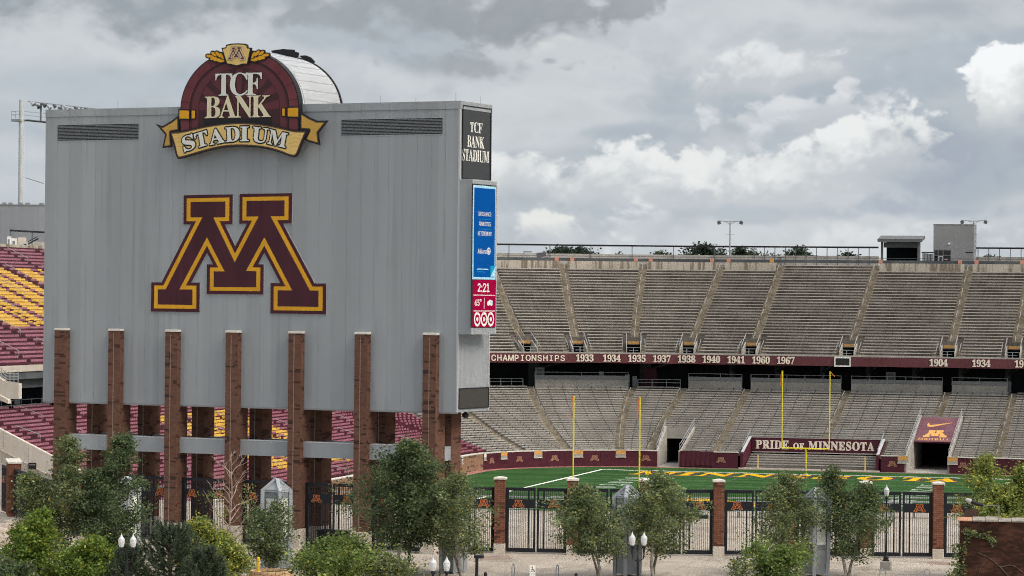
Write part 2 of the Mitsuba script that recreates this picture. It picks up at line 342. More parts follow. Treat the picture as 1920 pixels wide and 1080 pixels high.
mat('brick_dark', proc(brick_fn((0.122, 0.064, 0.049), (0.180, 0.098, 0.074), (0.062, 0.035, 0.030), (0.13, 0.09, 0.075), 0.36, 0.115, 0.69, 0.3)), 0.85)
mat('brick_red', proc(brick_fn((0.16, 0.068, 0.046), (0.27, 0.12, 0.08), (0.09, 0.045, 0.035), (0.06, 0.04, 0.035), 0.42, 0.125, 0.72, 0.75)), 0.85)
mat('brick_field', proc(brick_fn((0.25, 0.15, 0.10), (0.36, 0.23, 0.155), (0.14, 0.08, 0.06), (0.3, 0.24, 0.19), 0.45, 0.18, 0.63, 0.3)), 0.85)


def old_brick_fn(p, n, uv):
    h = horiz(p, n)
    row = dr.floor(p.z / 0.085)
    hx = h / 0.26 + 0.5 * (row - 2 * dr.floor(row / 2))
    fz, fx = p.z / 0.085 - row, hx - dr.floor(hx)
    r = cell_rand(hx, row, 2.0)
    w = smoothstep(0.35, 0.7, fbm(h * 1.1, p.z * 2.3, 3.0, 4))
    c = mix((0.040, 0.021, 0.017), (0.120, 0.056, 0.040), dr.clip(w * 0.55 + r * 0.65 - 0.15, 0, 1))
    v = smoothstep(0.50, 0.60, noise(h * 2.0 + 3 * noise(h, p.z, 2.0), p.z * 5.0, 5.0))
    c = mix(c, (0.03, 0.018, 0.014), v * 0.5)
    j = dr.maximum(1 - smoothstep(0.08, 0.16, dr.minimum(fz, 1 - fz)), 1 - smoothstep(0.02, 0.05, dr.minimum(fx, 1 - fx)))
    return mix(c, (0.05, 0.035, 0.03), j * 0.6)


mat('brick_old', proc(old_brick_fn), 0.9)
dull('limestone', (0.50, 0.45, 0.385), (0.62, 0.57, 0.50), 0.9, 0.85, 0.3)
dull('cap_stone', (0.62, 0.59, 0.54), (0.74, 0.71, 0.66), 1.3, 0.85)
dull('coping_stone', (0.24, 0.22, 0.20), (0.40, 0.37, 0.33), 2.0, 0.9)
dull('coping_tan', (0.46, 0.24, 0.16), (0.55, 0.32, 0.22), 2.0, 0.9)
dull('ramp_concrete', (0.54, 0.49, 0.43), (0.64, 0.59, 0.53), 0.35, 0.85, 0.45)
dull('terrace_upper', (0.100, 0.089, 0.080), (0.200, 0.182, 0.165), 0.6, 0.9, 0.35)
dull('terrace_lower', (0.16, 0.150, 0.138), (0.25, 0.238, 0.222), 0.6, 0.9, 0.3)
dull('aisle_concrete', (0.18, 0.155, 0.12), (0.33, 0.29, 0.23), 1.6, 0.9, 0.2)
dull('bench_upper', (0.38, 0.355, 0.325), (0.53, 0.50, 0.465), 0.35, 0.6)
dull('bench_lower', (0.335, 0.315, 0.288), (0.455, 0.432, 0.400), 0.35, 0.55)


def stained_fn(p, n, uv):
    a = p.x * 0.8 + p.y * 0.6
    h = a * 1.0
    s = noise(h * 2.2, p.z * 0.2, 1.0) * 0.5 + noise(h * 6.0, p.z * 0.3, 4.0) * 0.5
    c = mix((0.42, 0.38, 0.32), (0.54, 0.50, 0.44), fbm(h * 0.5, p.z, 2.0, 2))
    return mix(c, (0.16, 0.115, 0.085), smoothstep(0.46, 0.72, s) * 0.75)


mat('stained_concrete', proc(stained_fn), 0.9)
dull('grey_concrete', (0.33, 0.315, 0.29), (0.43, 0.41, 0.385), 0.6, 0.9, 0.3)
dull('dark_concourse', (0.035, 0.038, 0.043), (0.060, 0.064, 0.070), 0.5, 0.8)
dull('steel_beam', (0.075, 0.085, 0.095), (0.11, 0.12, 0.13), 0.5, 0.6)
dull('maroon_wall', (0.060, 0.010, 0.022), (0.082, 0.016, 0.030), 0.8, 0.6)
dull('maroon_band', (0.105, 0.030, 0.038), (0.130, 0.042, 0.050), 0.3, 0.6)
dull('maroon_canopy', (0.130, 0.050, 0.068), (0.175, 0.075, 0.095), 0.6, 0.6)
dull('maroon_logo', (0.045, 0.010, 0.018), (0.064, 0.014, 0.026), 0.4, 0.6, 0.5)
dull('maroon_face', (0.115, 0.026, 0.036), (0.155, 0.038, 0.052), 0.7, 0.6, 0.3)
mat('maroon_mid', (0.105, 0.028, 0.038), 0.5)
mat('maroon_dark', (0.048, 0.017, 0.022), 0.5)
dull('gold_logo', (0.58, 0.29, 0.014), (0.69, 0.36, 0.020), 0.5, 0.6, 0.4)
dull('gold_pale', (0.60, 0.42, 0.14), (0.72, 0.53, 0.20), 0.6, 0.6, 0.4)
mat('gold_mid', (0.52, 0.32, 0.07), 0.5)
mat('gold_field', (0.72, 0.42, 0.02), 0.8)
mat('orange_emblem', (0.62, 0.20, 0.05), 0.5)
mat('orange_sign', (0.66, 0.34, 0.10), 0.6)
mat('pink_sign', (0.62, 0.30, 0.22), 0.6)
mat('ink', (0.014, 0.014, 0.018), 0.5)
mat('ink_brown', (0.10, 0.055, 0.030), 0.5)
mat('letter_white', (0.66, 0.68, 0.64), 0.6)
mat('letter_cream', (0.66, 0.62, 0.45), 0.6)
mat('letter_pale', (0.78, 0.70, 0.60), 0.6)
mat('white_paint', (0.78, 0.78, 0.76), 0.6)
mat('worn_line', (0.22, 0.30, 0.22), 0.8)
mat('field_white', (0.40, 0.46, 0.40), 0.8)
mat('pale_metal', (0.44, 0.46, 0.49), 0.45)
mat('kiosk_steel', (0.36, 0.39, 0.43), 0.5)
mat('kiosk_roof', (0.26, 0.285, 0.31), 0.4)
mat('booth_grey', (0.115, 0.12, 0.13), 0.6)
mat('joint_tone', (0.34, 0.28, 0.23), 0.8)
mat('black_metal', (0.012, 0.014, 0.020), 0.5)
mat('grey_metal', (0.24, 0.25, 0.265), 0.45)
mat('rail_metal', (0.34, 0.355, 0.37), 0.4)
mat('mast_white', (0.55, 0.57, 0.60), 0.5)
dull('barrel_white', (0.44, 0.465, 0.50), (0.51, 0.535, 0.57), 0.4, 0.8)
mat('dark_glass', (0.022, 0.024, 0.026), 0.12, spec=0.6)
mat('louvre_dark', (0.010, 0.012, 0.014), 0.7)
mat('louvre_slat', (0.20, 0.22, 0.24), 0.5)
mat('screen_black', (0.020, 0.020, 0.020), 0.25, spec=0.5)
mat('screen_grey', (0.045, 0.042, 0.038), 0.45)
mat('screen_blue', (0.004, 0.085, 0.36), 0.7, spec=0.05)
mat('screen_sky', (0.36, 0.66, 0.85), 0.3)
mat('screen_cyan', (0.02, 0.32, 0.62), 0.7, spec=0.05)
mat('screen_red', (0.33, 0.004, 0.050), 0.7, spec=0.05)
mat('goal_yellow', (0.80, 0.70, 0.02), 0.45)
mat('bollard_yellow', (0.75, 0.47, 0.02), 0.5)
mat('ribbon_orange', (0.75, 0.20, 0.06), 0.7)
mat('globe', (0.62, 0.64, 0.66), 0.25, spec=0.5)
mat('portal_sign', (0.46, 0.26, 0.10), 0.6)
mat('cart_green', (0.02, 0.035, 0.030), 0.5)
dull('building_grey', (0.25, 0.256, 0.27), (0.295, 0.30, 0.315), 0.25, 0.7, 0.4)
dull('building_far', (0.30, 0.32, 0.35), (0.35, 0.37, 0.40), 0.2, 0.7, 0.4)
dull('seat_maroon', (0.27, 0.090, 0.130), (0.35, 0.130, 0.180), 0.8, 0.4, spec=0.5)
dull('seat_gold', (0.66, 0.40, 0.06), (0.74, 0.47, 0.09), 0.8, 0.4, spec=0.5)
dull('shaded_pan_maroon', (0.055, 0.009, 0.018), (0.075, 0.014, 0.025), 0.8, 0.5)  # folded seat pans and lower backs, their shade put into the maroon
dull('boulder_stone', (0.32, 0.26, 0.22), (0.52, 0.45, 0.39), 1.2, 0.9)
dull('planter_stone', (0.46, 0.30, 0.17), (0.62, 0.43, 0.27), 2.5, 0.9)
dull('bark_pale', (0.27, 0.25, 0.225), (0.44, 0.42, 0.39), 6.0, 0.9)
dull('bark_pink', (0.38, 0.29, 0.25), (0.52, 0.42, 0.37), 6.0, 0.9)
dull('bark_limb', (0.11, 0.10, 0.085), (0.24, 0.22, 0.19), 6.0, 0.9)
dull('bark_dark', (0.070, 0.055, 0.045), (0.14, 0.11, 0.09), 6.0, 0.9)
dull('track', (0.36, 0.17, 0.15), (0.44, 0.22, 0.19), 0.6, 0.9)
dull('paving_inset_stone', (0.25, 0.195, 0.165), (0.33, 0.26, 0.225), 1.2, 0.9)
dull('rubber', (0.20, 0.155, 0.125), (0.27, 0.21, 0.17), 0.6, 0.9)
dull('soil', (0.05, 0.06, 0.03), (0.09, 0.09, 0.05), 0.1, 0.95)


def plaza_fn(p, n, uv):
    k = fbm(p.x * 0.22, p.y * 0.16, 1.0, 4)
    f = fbm(p.x * 1.7, p.y * 1.1, 4.0, 3)
    c = mix((0.36, 0.315, 0.27), (0.50, 0.45, 0.395), dr.clip(k * 0.8 + f * 0.45 - 0.12, 0, 1))
    return mix(c, (0.27, 0.235, 0.20), smoothstep(0.60, 0.74, fbm(p.x * 0.6, p.y * 0.35, 8.0, 3)) * 0.5)


mat('plaza_concrete', proc(plaza_fn), 0.85)


def slab_fn(p, n, uv):
    c = plaza_fn(p, n, uv)
    return c * (0.93 + 0.12 * cell_rand(p.x / 3.6, p.y / 3.6, 1.0))


mat('slab_concrete', proc(slab_fn), 0.85)


def turf_fn(p, n, uv):
    b = p.y / 4.572
    stripe = smoothstep(0.42, 0.58, dr.abs(b * 0.5 - dr.floor(b * 0.5) - 0.5) * 2)
    k = fbm(p.x * 0.35, p.y * 0.08, 2.0, 4)
    q = noise(p.x * 0.25, p.y * 1.6, 5.0)
    c = mix((0.028, 0.070, 0.025), (0.054, 0.120, 0.041), dr.clip(k * 0.7 + 0.34 * stripe + (q - 0.5) * 0.5, 0, 1))
    return c


mat('turf', proc(turf_fn), 0.9, spec=0.1)
scene['leaf'] = {'type': 'principledthin', 'base_color': {'type': 'mesh_attribute', 'name': 'vertex_color'}, 'roughness': 0.55, 'diff_trans': 0.95, 'spec_trans': 0.0, 'eta': 1.3}
scene['pane_glass'] = {'type': 'thindielectric'}
scene['frosted'] = {'type': 'principledthin', 'base_color': {'type': 'rgb', 'value': [0.40, 0.44, 0.48]}, 'roughness': 0.4, 'diff_trans': 0.9, 'spec_trans': 0.0, 'eta': 1.4}

# ------------------------------------------------------------------ sky backdrop: the cloud deck near the horizon, all the way round
SKY_O, SKY_R = np.array([0.0, 0.0, 20.0]), 3000.0


def sky_at(x, y):
    """bearing and height in degrees, about the middle of the stadium, of a cloud seen at a pixel"""
    d = ray(x, y)
    o = CAM - SKY_O
    b, c = np.dot(o, d) / np.dot(d, d), (np.dot(o, o) - SKY_R ** 2) / np.dot(d, d)
    q = (o + d * (-b + math.sqrt(b * b - c))) / SKY_R
    return math.degrees(math.atan2(q[0], q[1])), math.degrees(math.asin(q[2]))


PXD = 1 / 92.3
# clouds: where (x, y), radii, tilt, softness, colour of the top and of the base, density
CLOUDS = [
    # wide soft layers
    (230, 10, 620, 84, 0.0, 1.1, (0.325, 0.36, 0.385), (0.36, 0.395, 0.42), 0.97),
    (230, 165, 430, 60, 0.0, 1.2, (0.50, 0.535, 0.575), (0.53, 0.565, 0.595), 0.9),
    (60, 330, 260, 90, 0.0, 1.2, (0.53, 0.57, 0.595), (0.58, 0.61, 0.62), 0.9),
    (760, 150, 210, 40, 0.0, 1.0, (0.63, 0.645, 0.655), (0.60, 0.62, 0.63), 0.9),
    (1480, 30, 420, 60, 0.0, 1.2, (0.64, 0.65, 0.66), (0.60, 0.62, 0.64), 0.8),
    (1250, 120, 260, 60, 0.0, 1.0, (0.66, 0.67, 0.675), (0.60, 0.62, 0.635), 0.7),
    (1750, 15, 260, 36, 0.0, 1.1, (0.42, 0.45, 0.485), (0.40, 0.43, 0.47), 0.8),
    (1640, 120, 260, 46, 0.0, 1.0, (0.50, 0.535, 0.575), (0.46, 0.50, 0.545), 0.8),
    (1790, 290, 230, 120, 0.0, 0.8, (0.40, 0.44, 0.495), (0.39, 0.43, 0.49), 0.95),
    (1330, 195, 260, 30, 0.0, 0.8, (0.50, 0.53, 0.56), (0.46, 0.50, 0.54), 0.8),
    (1210, 255, 190, 36, 0.0, 0.8, (0.44, 0.48, 0.525), (0.42, 0.465, 0.51), 0.85),
    (1010, 215, 200, 34, 0.0, 0.9, (0.62, 0.635, 0.65), (0.56, 0.58, 0.60), 0.8),
    # the dark cloud at the top
    (820, 20, 360, 98, -0.04, 0.85, (0.375, 0.40, 0.42), (0.33, 0.357, 0.378), 1.0),
    (1010, 30, 210, 84, 0.0, 0.7, (0.36, 0.383, 0.402), (0.315, 0.342, 0.362), 0.95),
    (1150, 10, 90, 62, 0.3, 0.5, (0.39, 0.405, 0.425), (0.32, 0.34, 0.365), 0.9),
    (880, 118, 170, 34, 0.0, 0.7, (0.33, 0.355, 0.375), (0.38, 0.40, 0.42), 0.8),
    (1045, 92, 70, 30, 0.15, 0.5, (0.70, 0.71, 0.70), (0.60, 0.62, 0.63), 0.9),
    (1035, 108, 20, 11, 0.0, 0.6, (0.40, 0.44, 0.46), (0.40, 0.44, 0.46), 0.8),
    # heaped clouds: crisp bright heads that fade downwards
    (1440, 128, 170, 44, 0.10, 0.42, (0.80, 0.80, 0.79), (0.56, 0.575, 0.59), 0.9),
    (1585, 172, 34, 24, 0.3, 0.40, (0.76, 0.76, 0.76), (0.60, 0.61, 0.63), 0.85),
    (1500, 215, 210, 44, 0.10, 0.42, (0.76, 0.765, 0.77), (0.60, 0.62, 0.635), 0.85),
    (1440, 268, 90, 52, 0.50, 0.45, (0.70, 0.715, 0.73), (0.47, 0.51, 0.55), 0.85),
    (1590, 300, 190, 80, 0.40, 0.36, (0.87, 0.865, 0.84), (0.58, 0.60, 0.615), 0.97),
    (1445, 345, 130, 56, 0.25, 0.35, (0.80, 0.80, 0.785), (0.58, 0.60, 0.615), 0.9),
    (960, 330, 130, 62, 0.0, 0.40, (0.83, 0.825, 0.80), (0.62, 0.635, 0.64), 0.95),
    (1150, 335, 160, 62, 0.02, 0.36, (0.87, 0.865, 0.835), (0.60, 0.62, 0.63), 0.97),
    (1300, 345, 130, 58, 0.0, 0.35, (0.84, 0.835, 0.81), (0.58, 0.60, 0.615), 0.9),
    # bands above the horizon
    (1400, 398, 300, 24, 0.0, 0.8, (0.50, 0.535, 0.575), (0.47, 0.51, 0.555), 0.8),
    (1760, 392, 240, 26, 0.0, 0.9, (0.42, 0.46, 0.52), (0.41, 0.455, 0.515), 0.8),
    (1020, 432, 90, 34, 0.0, 0.45, (0.86, 0.845, 0.79), (0.62, 0.635, 0.64), 0.85),
    (1180, 425, 80, 40, 0.7, 0.45, (0.82, 0.82, 0.80), (0.60, 0.62, 0.635), 0.8),
    (1650, 448, 330, 30, 0.06, 0.6, (0.75, 0.75, 0.745), (0.64, 0.655, 0.67), 0.85),
    # the white cloud at the right edge
    (1900, 150, 98, 74, 0.30, 0.28, (0.95, 0.945, 0.93), (0.72, 0.72, 0.71), 1.0),
]
_CL = [(*sky_at(c[0], c[1]), c[2] * PXD, c[3] * PXD, *c[4:]) for c in CLOUDS]


def sky_fn(p, n, uv):
    dx, dy, dz = p.x / SKY_R, p.y / SKY_R, (p.z - 20.0) / SKY_R
    az = dr.atan2(dx, dy) * 57.29578
    el = dr.asin(dr.clip(dz, -1, 1)) * 57.29578
    w1 = fbm(az * 0.55, el * 0.9, 3.0, 3) - 0.5
    w2 = fbm(az * 0.55, el * 0.9, 31.0, 3) - 0.5
    det = fbm(az * 1.6 + w1, el * 2.3 + w2, 11.0, 5) - 0.5
    det2 = fbm(az * 3.4 + w1 * 2, el * 4.6, 23.0, 4) - 0.5
    k = smoothstep(0.30, 0.70, fbm(az * 0.22 + 0.5 * w1, el * 0.75 + 0.6 * w2, 5.0, 4))
    c = mix((0.455, 0.50, 0.54), (0.63, 0.645, 0.655), k) * (1 + 0.14 * det + 0.07 * det2)
    for bx, by, rx, ry, tilt, soft, top, base, dens in _CL:
        ax = az - bx + w1 * (0.25 + 0.35 * rx)
        ay = el - by + w2 * (0.20 + 0.5 * ry)
        if tilt:
            ct, st = math.cos(tilt), math.sin(tilt)
            ax, ay = ax * ct + ay * st, ay * ct - ax * st
        x, y = ax / rx, ay / ry
        if soft < 0.5:
            up = dr.maximum(y, 0.0)
            d = dr.sqrt(x * x + up * up)
            m = smoothstep(0, soft, 1 - d + det * 1.15 + det2 * 0.75) * smoothstep(-1.25, -0.15, y + det * 0.8) * dens
            t = smoothstep(-0.5, 0.95, y + det * 1.5 + det2 * 1.4)
        else:
            d = dr.sqrt(x * x + y * y)
            m = smoothstep(0, soft, 1 - d + det * 1.3 + det2 * 0.5) * dens
            t = smoothstep(0, 1, 0.5 + 0.42 * y + det * 0.9 + det2 * 1.1)
        c = c * (1 - m) + mix(base, top, t) * m
    return c * mi.Color3f(0.972, 1.0, 1.022) * (1 / 2.0 ** exposure)


def sky_mesh():
    na, els = 96, np.radians([-2.0, 0, 2, 4, 6, 8, 10, 13, 16])
    v, f, uv = [], [], []
    for j, e in enumerate(els):
        for k in range(na + 1):
            a = 2 * math.pi * k / na
            v.append((SKY_R * math.cos(e) * math.sin(a), SKY_R * math.cos(e) * math.cos(a), 20 + SKY_R * math.sin(e)))
            uv.append((k / na, j / (len(els) - 1)))
    for j in range(len(els) - 1):
        for k in range(na):
            a, b, c, d = j * (na + 1) + k, j * (na + 1) + k + 1, (j + 1) * (na + 1) + k + 1, (j + 1) * (na + 1) + k
            f += [[a, c, b], [a, d, c]]
    v, f = np.array(v), np.array(f)
    t = v[f[0]]
    if np.dot(np.cross(t[1] - t[0], t[2] - t[0]), SKY_O - t[0]) < 0:
        f = f[:, ::-1]
    return (v, f), np.array(uv)


scene['sky_black'] = {'type': 'diffuse', 'reflectance': {'type': 'rgb', 'value': 0.0}}
_sm, _suv = sky_mesh()
scene['sky'] = mikit.ply(_sm, 'sky_black', uv=_suv, emitter={'type': 'area', 'radiance': proc(sky_fn), 'sampling_weight': 1.0})
labels['sky'] = {'kind': 'structure'}

# ------------------------------------------------------------------ ground, plaza, field
PZ = 4.0                                     # level of the plaza above the sunken field
EDGE = [(-150, -24), (-60, -20.5), (-14, -20), (0, -20.5), (14.4, -15), (26, -9.7), (60, 2), (150, 30)]
struct('terrain', (np.array([[-3500, -40, -0.5], [3500, -40, -0.5], [3500, 3500, -0.5], [-3500, 3500, -0.5]], float), np.array([[0, 1, 2], [0, 2, 3]])), 'soil')
struct('ground', sheet(Polygon([(-3500, -3500), (3500, -3500), (3500, -30), (150, 22), (60, -4), (26, -14), (14.4, -19), (0, -24.5), (-60, -24.5), (-150, -28), (-3500, -30)]), 3.7), 'soil')
_pl = Polygon([(150, -150), *EDGE[::-1], (-150, -150)])
struct('plaza', cat(extrude(_pl, -0.6, PZ)), 'plaza_concrete')
# paving slabs as far as they can be told apart
_rows = [-88.0 + 3.6 * j for j in range(9)]
for j, y0 in enumerate(_rows):
    for k in range(18):
        x0 = -24 + 3.6 * k
        if x0 + 3.6 < -24 or y0 + 3.6 > -60.5 + max(0, (x0 - 6)) * 0.22:
            continue
        part('plaza', 'slab', box(x0 + 0.02, x0 + 3.58, y0 + 0.03, y0 + 3.57, PZ - 0.05, PZ + 0.03), 'slab_concrete')


R0 = 20.0


def path(s, r):
    """field wall line: s runs to the right along it, r outwards; straight behind the far end, an arc, then the long side"""
    s, r = np.broadcast_arrays(np.asarray(s, float), np.asarray(r, float))
    a = np.clip(-s / R0, 0, np.pi / 2)
    x = -18 + np.maximum(s, 0) - (R0 + r) * np.sin(a)
    y = 98.5 + (R0 + r) * np.cos(a) - np.maximum(-s - R0 * np.pi / 2, 0)
    return np.stack([x, y], -1)


def tangent(s):
    a = min(max(-s / R0, 0), math.pi / 2)
    return np.array([math.cos(a), math.sin(a), 0.0])


def outward(s):
    t = tangent(s)
    return np.array([-t[1], t[0], 0.0])


def P3(s, r, z):
    return np.array([*path(s, r), z])


def s_of_px(x, r, z, lo=-48.0, hi=62.0):
    """place along the bowl that is seen at picture column x"""
    ss = np.linspace(lo, hi, 1100)
    q = np.c_[path(ss, r), np.full(len(ss), z)] - CAM
    xs = 960 + FOC * (q @ RT) / (q @ FW)
    k = np.nonzero(np.diff(np.sign(xs - x)))[0]
    if len(k) == 0:
        return float(ss[np.argmin(abs(xs - x))])
    k = k[-1]
    return float(ss[k] + (x - xs[k]) / (xs[k + 1] - xs[k]) * (ss[k + 1] - ss[k]))


_ss = np.r_[-150, -31.4, np.linspace(-31.4, 0, 25), 62]
_w = path(_ss, 0.0)
_trk = path(_ss, -1.9)
_fp = Polygon([*map(tuple, _w), (44.1, -40), (-38, -40)]).intersection(Polygon([(-60, -19.5), (0, -20), (14.4, -14.5), (26, -9.2), (60, 2.5), (60, 140), (-60, 140)])).buffer(0)
struct('playing_field', sheet(_fp, 0.0), 'turf')
_tp = Polygon([*map(tuple, path(_ss, 0.1)), *map(tuple, path(_ss[::-1], -1.7))]).buffer(0)
part('playing_field', 'track', sheet(_tp.difference(sbox(-16, -200, 100, 200)), 0.012), 'track')
part('playing_field', 'warning_strip', sheet(_tp.intersection(sbox(-15.9, -200, 100, 200)), 0.012), 'rubber')
L, HW = 109.73, 24.38
for x0, x1, y0, y1 in ((-HW - 0.35, -HW, 0, L), (HW, HW + 0.35, 0, L), (-HW, HW, L - 0.5, L), (-HW, HW, 0, 0.5)):
    part('playing_field', 'line', sheet(sbox(x0, y0, x1, y1), 0.010), 'white_paint')
for k in range(21):
    y = 9.14 + 4.572 * k
    part('playing_field', 'yard_line', sheet(sbox(-HW, y - 0.06, HW, y + 0.06), 0.006), 'worn_line')
_h = unary_union([sbox(v - 0.3, 9.14 + 0.9144 * k - 0.06, v + 0.3, 9.14 + 0.9144 * k + 0.06) for k in range(101) for v in (-6.1, 6.1)])
part('playing_field', 'hash_marks', sheet(_h, 0.010), 'worn_line', stuff=True)


def flat(g, o, ex, ey, z0):
    """polygon laid on the field: x along ex, y along ey"""
    v, f = sheet(g, 0)
    return mul(frame((o[0], o[1], z0), (*ex, 0), (*ey, 0)), (v, f))


# white yard numbers read from the side lines
for k, num in enumerate(('10', '20', '30', '40', '50', '40', '30', '20', '10')):
    y = L - 9.14 - 9.144 * (k + 1)
    for side in (-1, 1):
        g = text(num, 2.6, 1.25, 500)
        v, f = flat(g, (side * 15.5, y), (0, -side), (side, 0), 0.014)
        part('playing_field', 'yard_number', (v, f), 'field_white')
# end zone letters
_ez = 'MINNESOTA'
_px = [(1184, 1271), (1273, 1305), (1309, 1380), (1384, 1456), (1461, 1524), (1532, 1598), (1612, 1681), (1695, 1748), (1747, 1808)]
for c, (xa, xb) in zip(_ez, _px):
    ya_ = 887 + ((xa + xb) / 2 - 1185) * 0.0165
    oa, ob = ground(xa, ya_, 0)[0], ground(xb, ya_, 0)[0]
    g = glyph(c).buffer(22)
    bb = g.bounds
    g = affinity.scale(affinity.translate(g, -(bb[0] + bb[2]) / 2, 0), (ob - oa) / (bb[2] - bb[0]), 6.6e-3, origin=(0, 0))
    o = (oa + ob) / 2
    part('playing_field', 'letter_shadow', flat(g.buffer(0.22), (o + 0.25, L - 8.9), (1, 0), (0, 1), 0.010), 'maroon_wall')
    part('playing_field', 'letter', flat(g, (o, L - 8.5), (1, 0), (0, 1), 0.016), 'gold_field')
# block M at midfield, read from the right-hand side line
_g, _r, _i = m_layers(13.5)
for nm, g, m_, z in (('emblem_outline', _g, 'maroon_band', 0.010), ('emblem_ring', affinity.scale(_g, 0.985, 0.97).difference(_g.buffer(-0.9, join_style=2)), 'gold_field', 0.014)):
    part('playing_field', nm, flat(affinity.translate(g, 0, -4.6), (0.0, L / 2 - 1.5), (0, -1), (1, 0), z), m_)

# ------------------------------------------------------------------ scoreboard building
TH = math.radians(11.59)
ST = np.array([math.cos(TH), -math.sin(TH), 0.0])       # to the right along the plaza face
SN = np.array([-math.sin(TH), -math.cos(TH), 0.0])      # out of that face
_pf = ground(556, 1027, PZ) + SN * 0.02                 # foot of a front pillar
_wp = _pf - SN * 0.45                                   # cladding plane
_c = on_plane(860, 480, _wp, SN)
SO = np.array([_c[0], _c[1], 0.0])                      # right-hand corner of the wall
SF = frame(SO, ST, -SN)                                 # x right, y back, z up


def wpt(x, y, out=0.0):
    q = on_plane(x, y, SO + SN * out, SN) - SO
    return np.dot(q, ST), q[2]


def spt(x, y, out=0.0):
    """on the end wall: distance back from the front corner, height"""
    q = on_plane(x, y, SO + ST * out, ST) - SO
    return -np.dot(q, SN), q[2]


W_L = wpt(83, 480)[0]
Z_T = (wpt(862, 190)[1] + wpt(85, 205)[1]) / 2
Z_B = (wpt(858, 773)[1] + wpt(81, 752)[1]) / 2
DEP = spt(919, 480)[0]
SFACE = face_frame(SO, ST)                              # polygons on the plaza face
EFACE = face_frame(SO, -SN)                             # polygons on the end wall (x runs back)
sb = thing('scoreboard_building', 'huge grey metal clad scoreboard block raised on brick pillars at the left', 'scoreboard')


def spart(name, mesh, m, **k):
    return part(sb, name, mul(SF, mesh), m, **k)


spart('core', cat(box(W_L + 0.06, -0.06, 0.06, DEP - 0.04, Z_B + 0.04, Z_T - 0.3)), 'grey_metal')
n_pan = 31
pw = -W_L / n_pan
ZF = Z_T - 0.5
_vents = [(wpt(108, 250), wpt(260, 250), wpt(184, 233.5)[1], wpt(184, 263.5)[1]), (wpt(640, 240), wpt(830, 240), wpt(735, 223)[1], wpt(735, 253.5)[1])]
_holes = unary_union([sbox(a[0], z1, b[0], z0) for a, b, z0, z1 in _vents])
for k in range(n_pan):
    x0 = W_L + k * pw
    g = sbox(x0 + 0.004, Z_B, x0 + pw - 0.004, ZF).difference(_holes)
    part(sb, 'cladding_panel', mul(SFACE, extrude(g, -0.055, 0.0)), 'cladding')
for k in range(16):
    x0 = W_L + (k * 2) * pw if k < 15 else W_L + 30 * pw
    x1 = min(x0 + 2 * pw, 0.0)
    spart('parapet_cap', box(x0 + 0.006, x1 - 0.006 + (0.03 if k == 15 else 0), -0.05, 0.5, ZF + 0.004, Z_T), 'cladding')
spart('roof', box(W_L + 0.05, -0.1, 0.5, DEP - 0.1, Z_T - 0.4, Z_T - 0.25), 'grey_metal')
spart('bottom_trim', box(W_L, 0, -0.015, 0.08, Z_B - 0.10, Z_B - 0.004), 'grey_metal')
spart('left_wall', box(W_L - 0.0, W_L + 0.055, 0.004, DEP, Z_B, ZF), 'cladding')
# end wall
EY = lambda y0, y1, z0, z1, x0=-0.055, x1=0.0: box(x0, x1, y0, y1, z0, z1)
q0, q1 = spt(866, 197), spt(864.5, 336)
n_e = 5
_dark = (spt(859.5, 727)[1], spt(859.5, 765)[1])
for k in range(n_e):
    y0 = DEP * k / n_e
    spart('end_panel', EY(y0 + 0.004, y0 + DEP / n_e - 0.004, Z_B, ZF), 'cladding')
spart('end_cap', box(-0.055, 0.05, 0.0, DEP, ZF + 0.004, Z_T), 'cladding')
spart('corner_trim', box(-0.10, 0.025, -0.028, 0.09, Z_B, ZF), 'pale_metal')
spart('rear_trim', box(-0.10, 0.03, DEP - 0.12, DEP + 0.02, Z_B, ZF), 'pale_metal')
# ventilation louvres
for a, b, z0, z1 in _vents:
    v = part(sb, 'louvre', mul(SF, box(a[0], b[0], 0.03, 0.055, z1, z0)), 'louvre_dark')
    n = 11
    h = (z0 - z1) / n
    for k in range(n):
        z = z1 + h * k
        prof = [(a[0] + 0.02, -0.012, z + 0.02 * 0), (a[0] + 0.02, 0.025, z + h * 0.42), (a[0] + 0.02, 0.025, z + h * 0.50), (a[0] + 0.02, -0.012, z + h * 0.40)]
        pr = np.array(prof)
        pr2 = pr + [b[0] - a[0] - 0.04, 0, 0]
        part(v, 'slat', mul(SF, loft([pr, pr2])), 'louvre_slat')
    fr = sbox(a[0] - 0.05, z1 - 0.05, b[0] + 0.05, z0 + 0.05).difference(sbox(a[0], z1, b[0], z0))
    part(v, 'frame', mul(SFACE, extrude(fr, 0.003, 0.02)), 'cladding')
# lightning rods
for x, h in ((218, 0.55), (640, 0.35), (710, 0.45), (777, 0.3), (852, 0.55)):
    xx = wpt(x, 200)[0]
    spart('lightning_rod', bar((xx, 0.2, Z_T - 0.05), (xx, 0.2, Z_T + h), 0.012, 5), 'grey_metal')
yy = spt(904, 192)[0]
spart('lightning_rod', bar((-0.1, yy, Z_T - 0.05), (-0.1, yy, Z_T + 0.5), 0.012, 5), 'grey_metal')
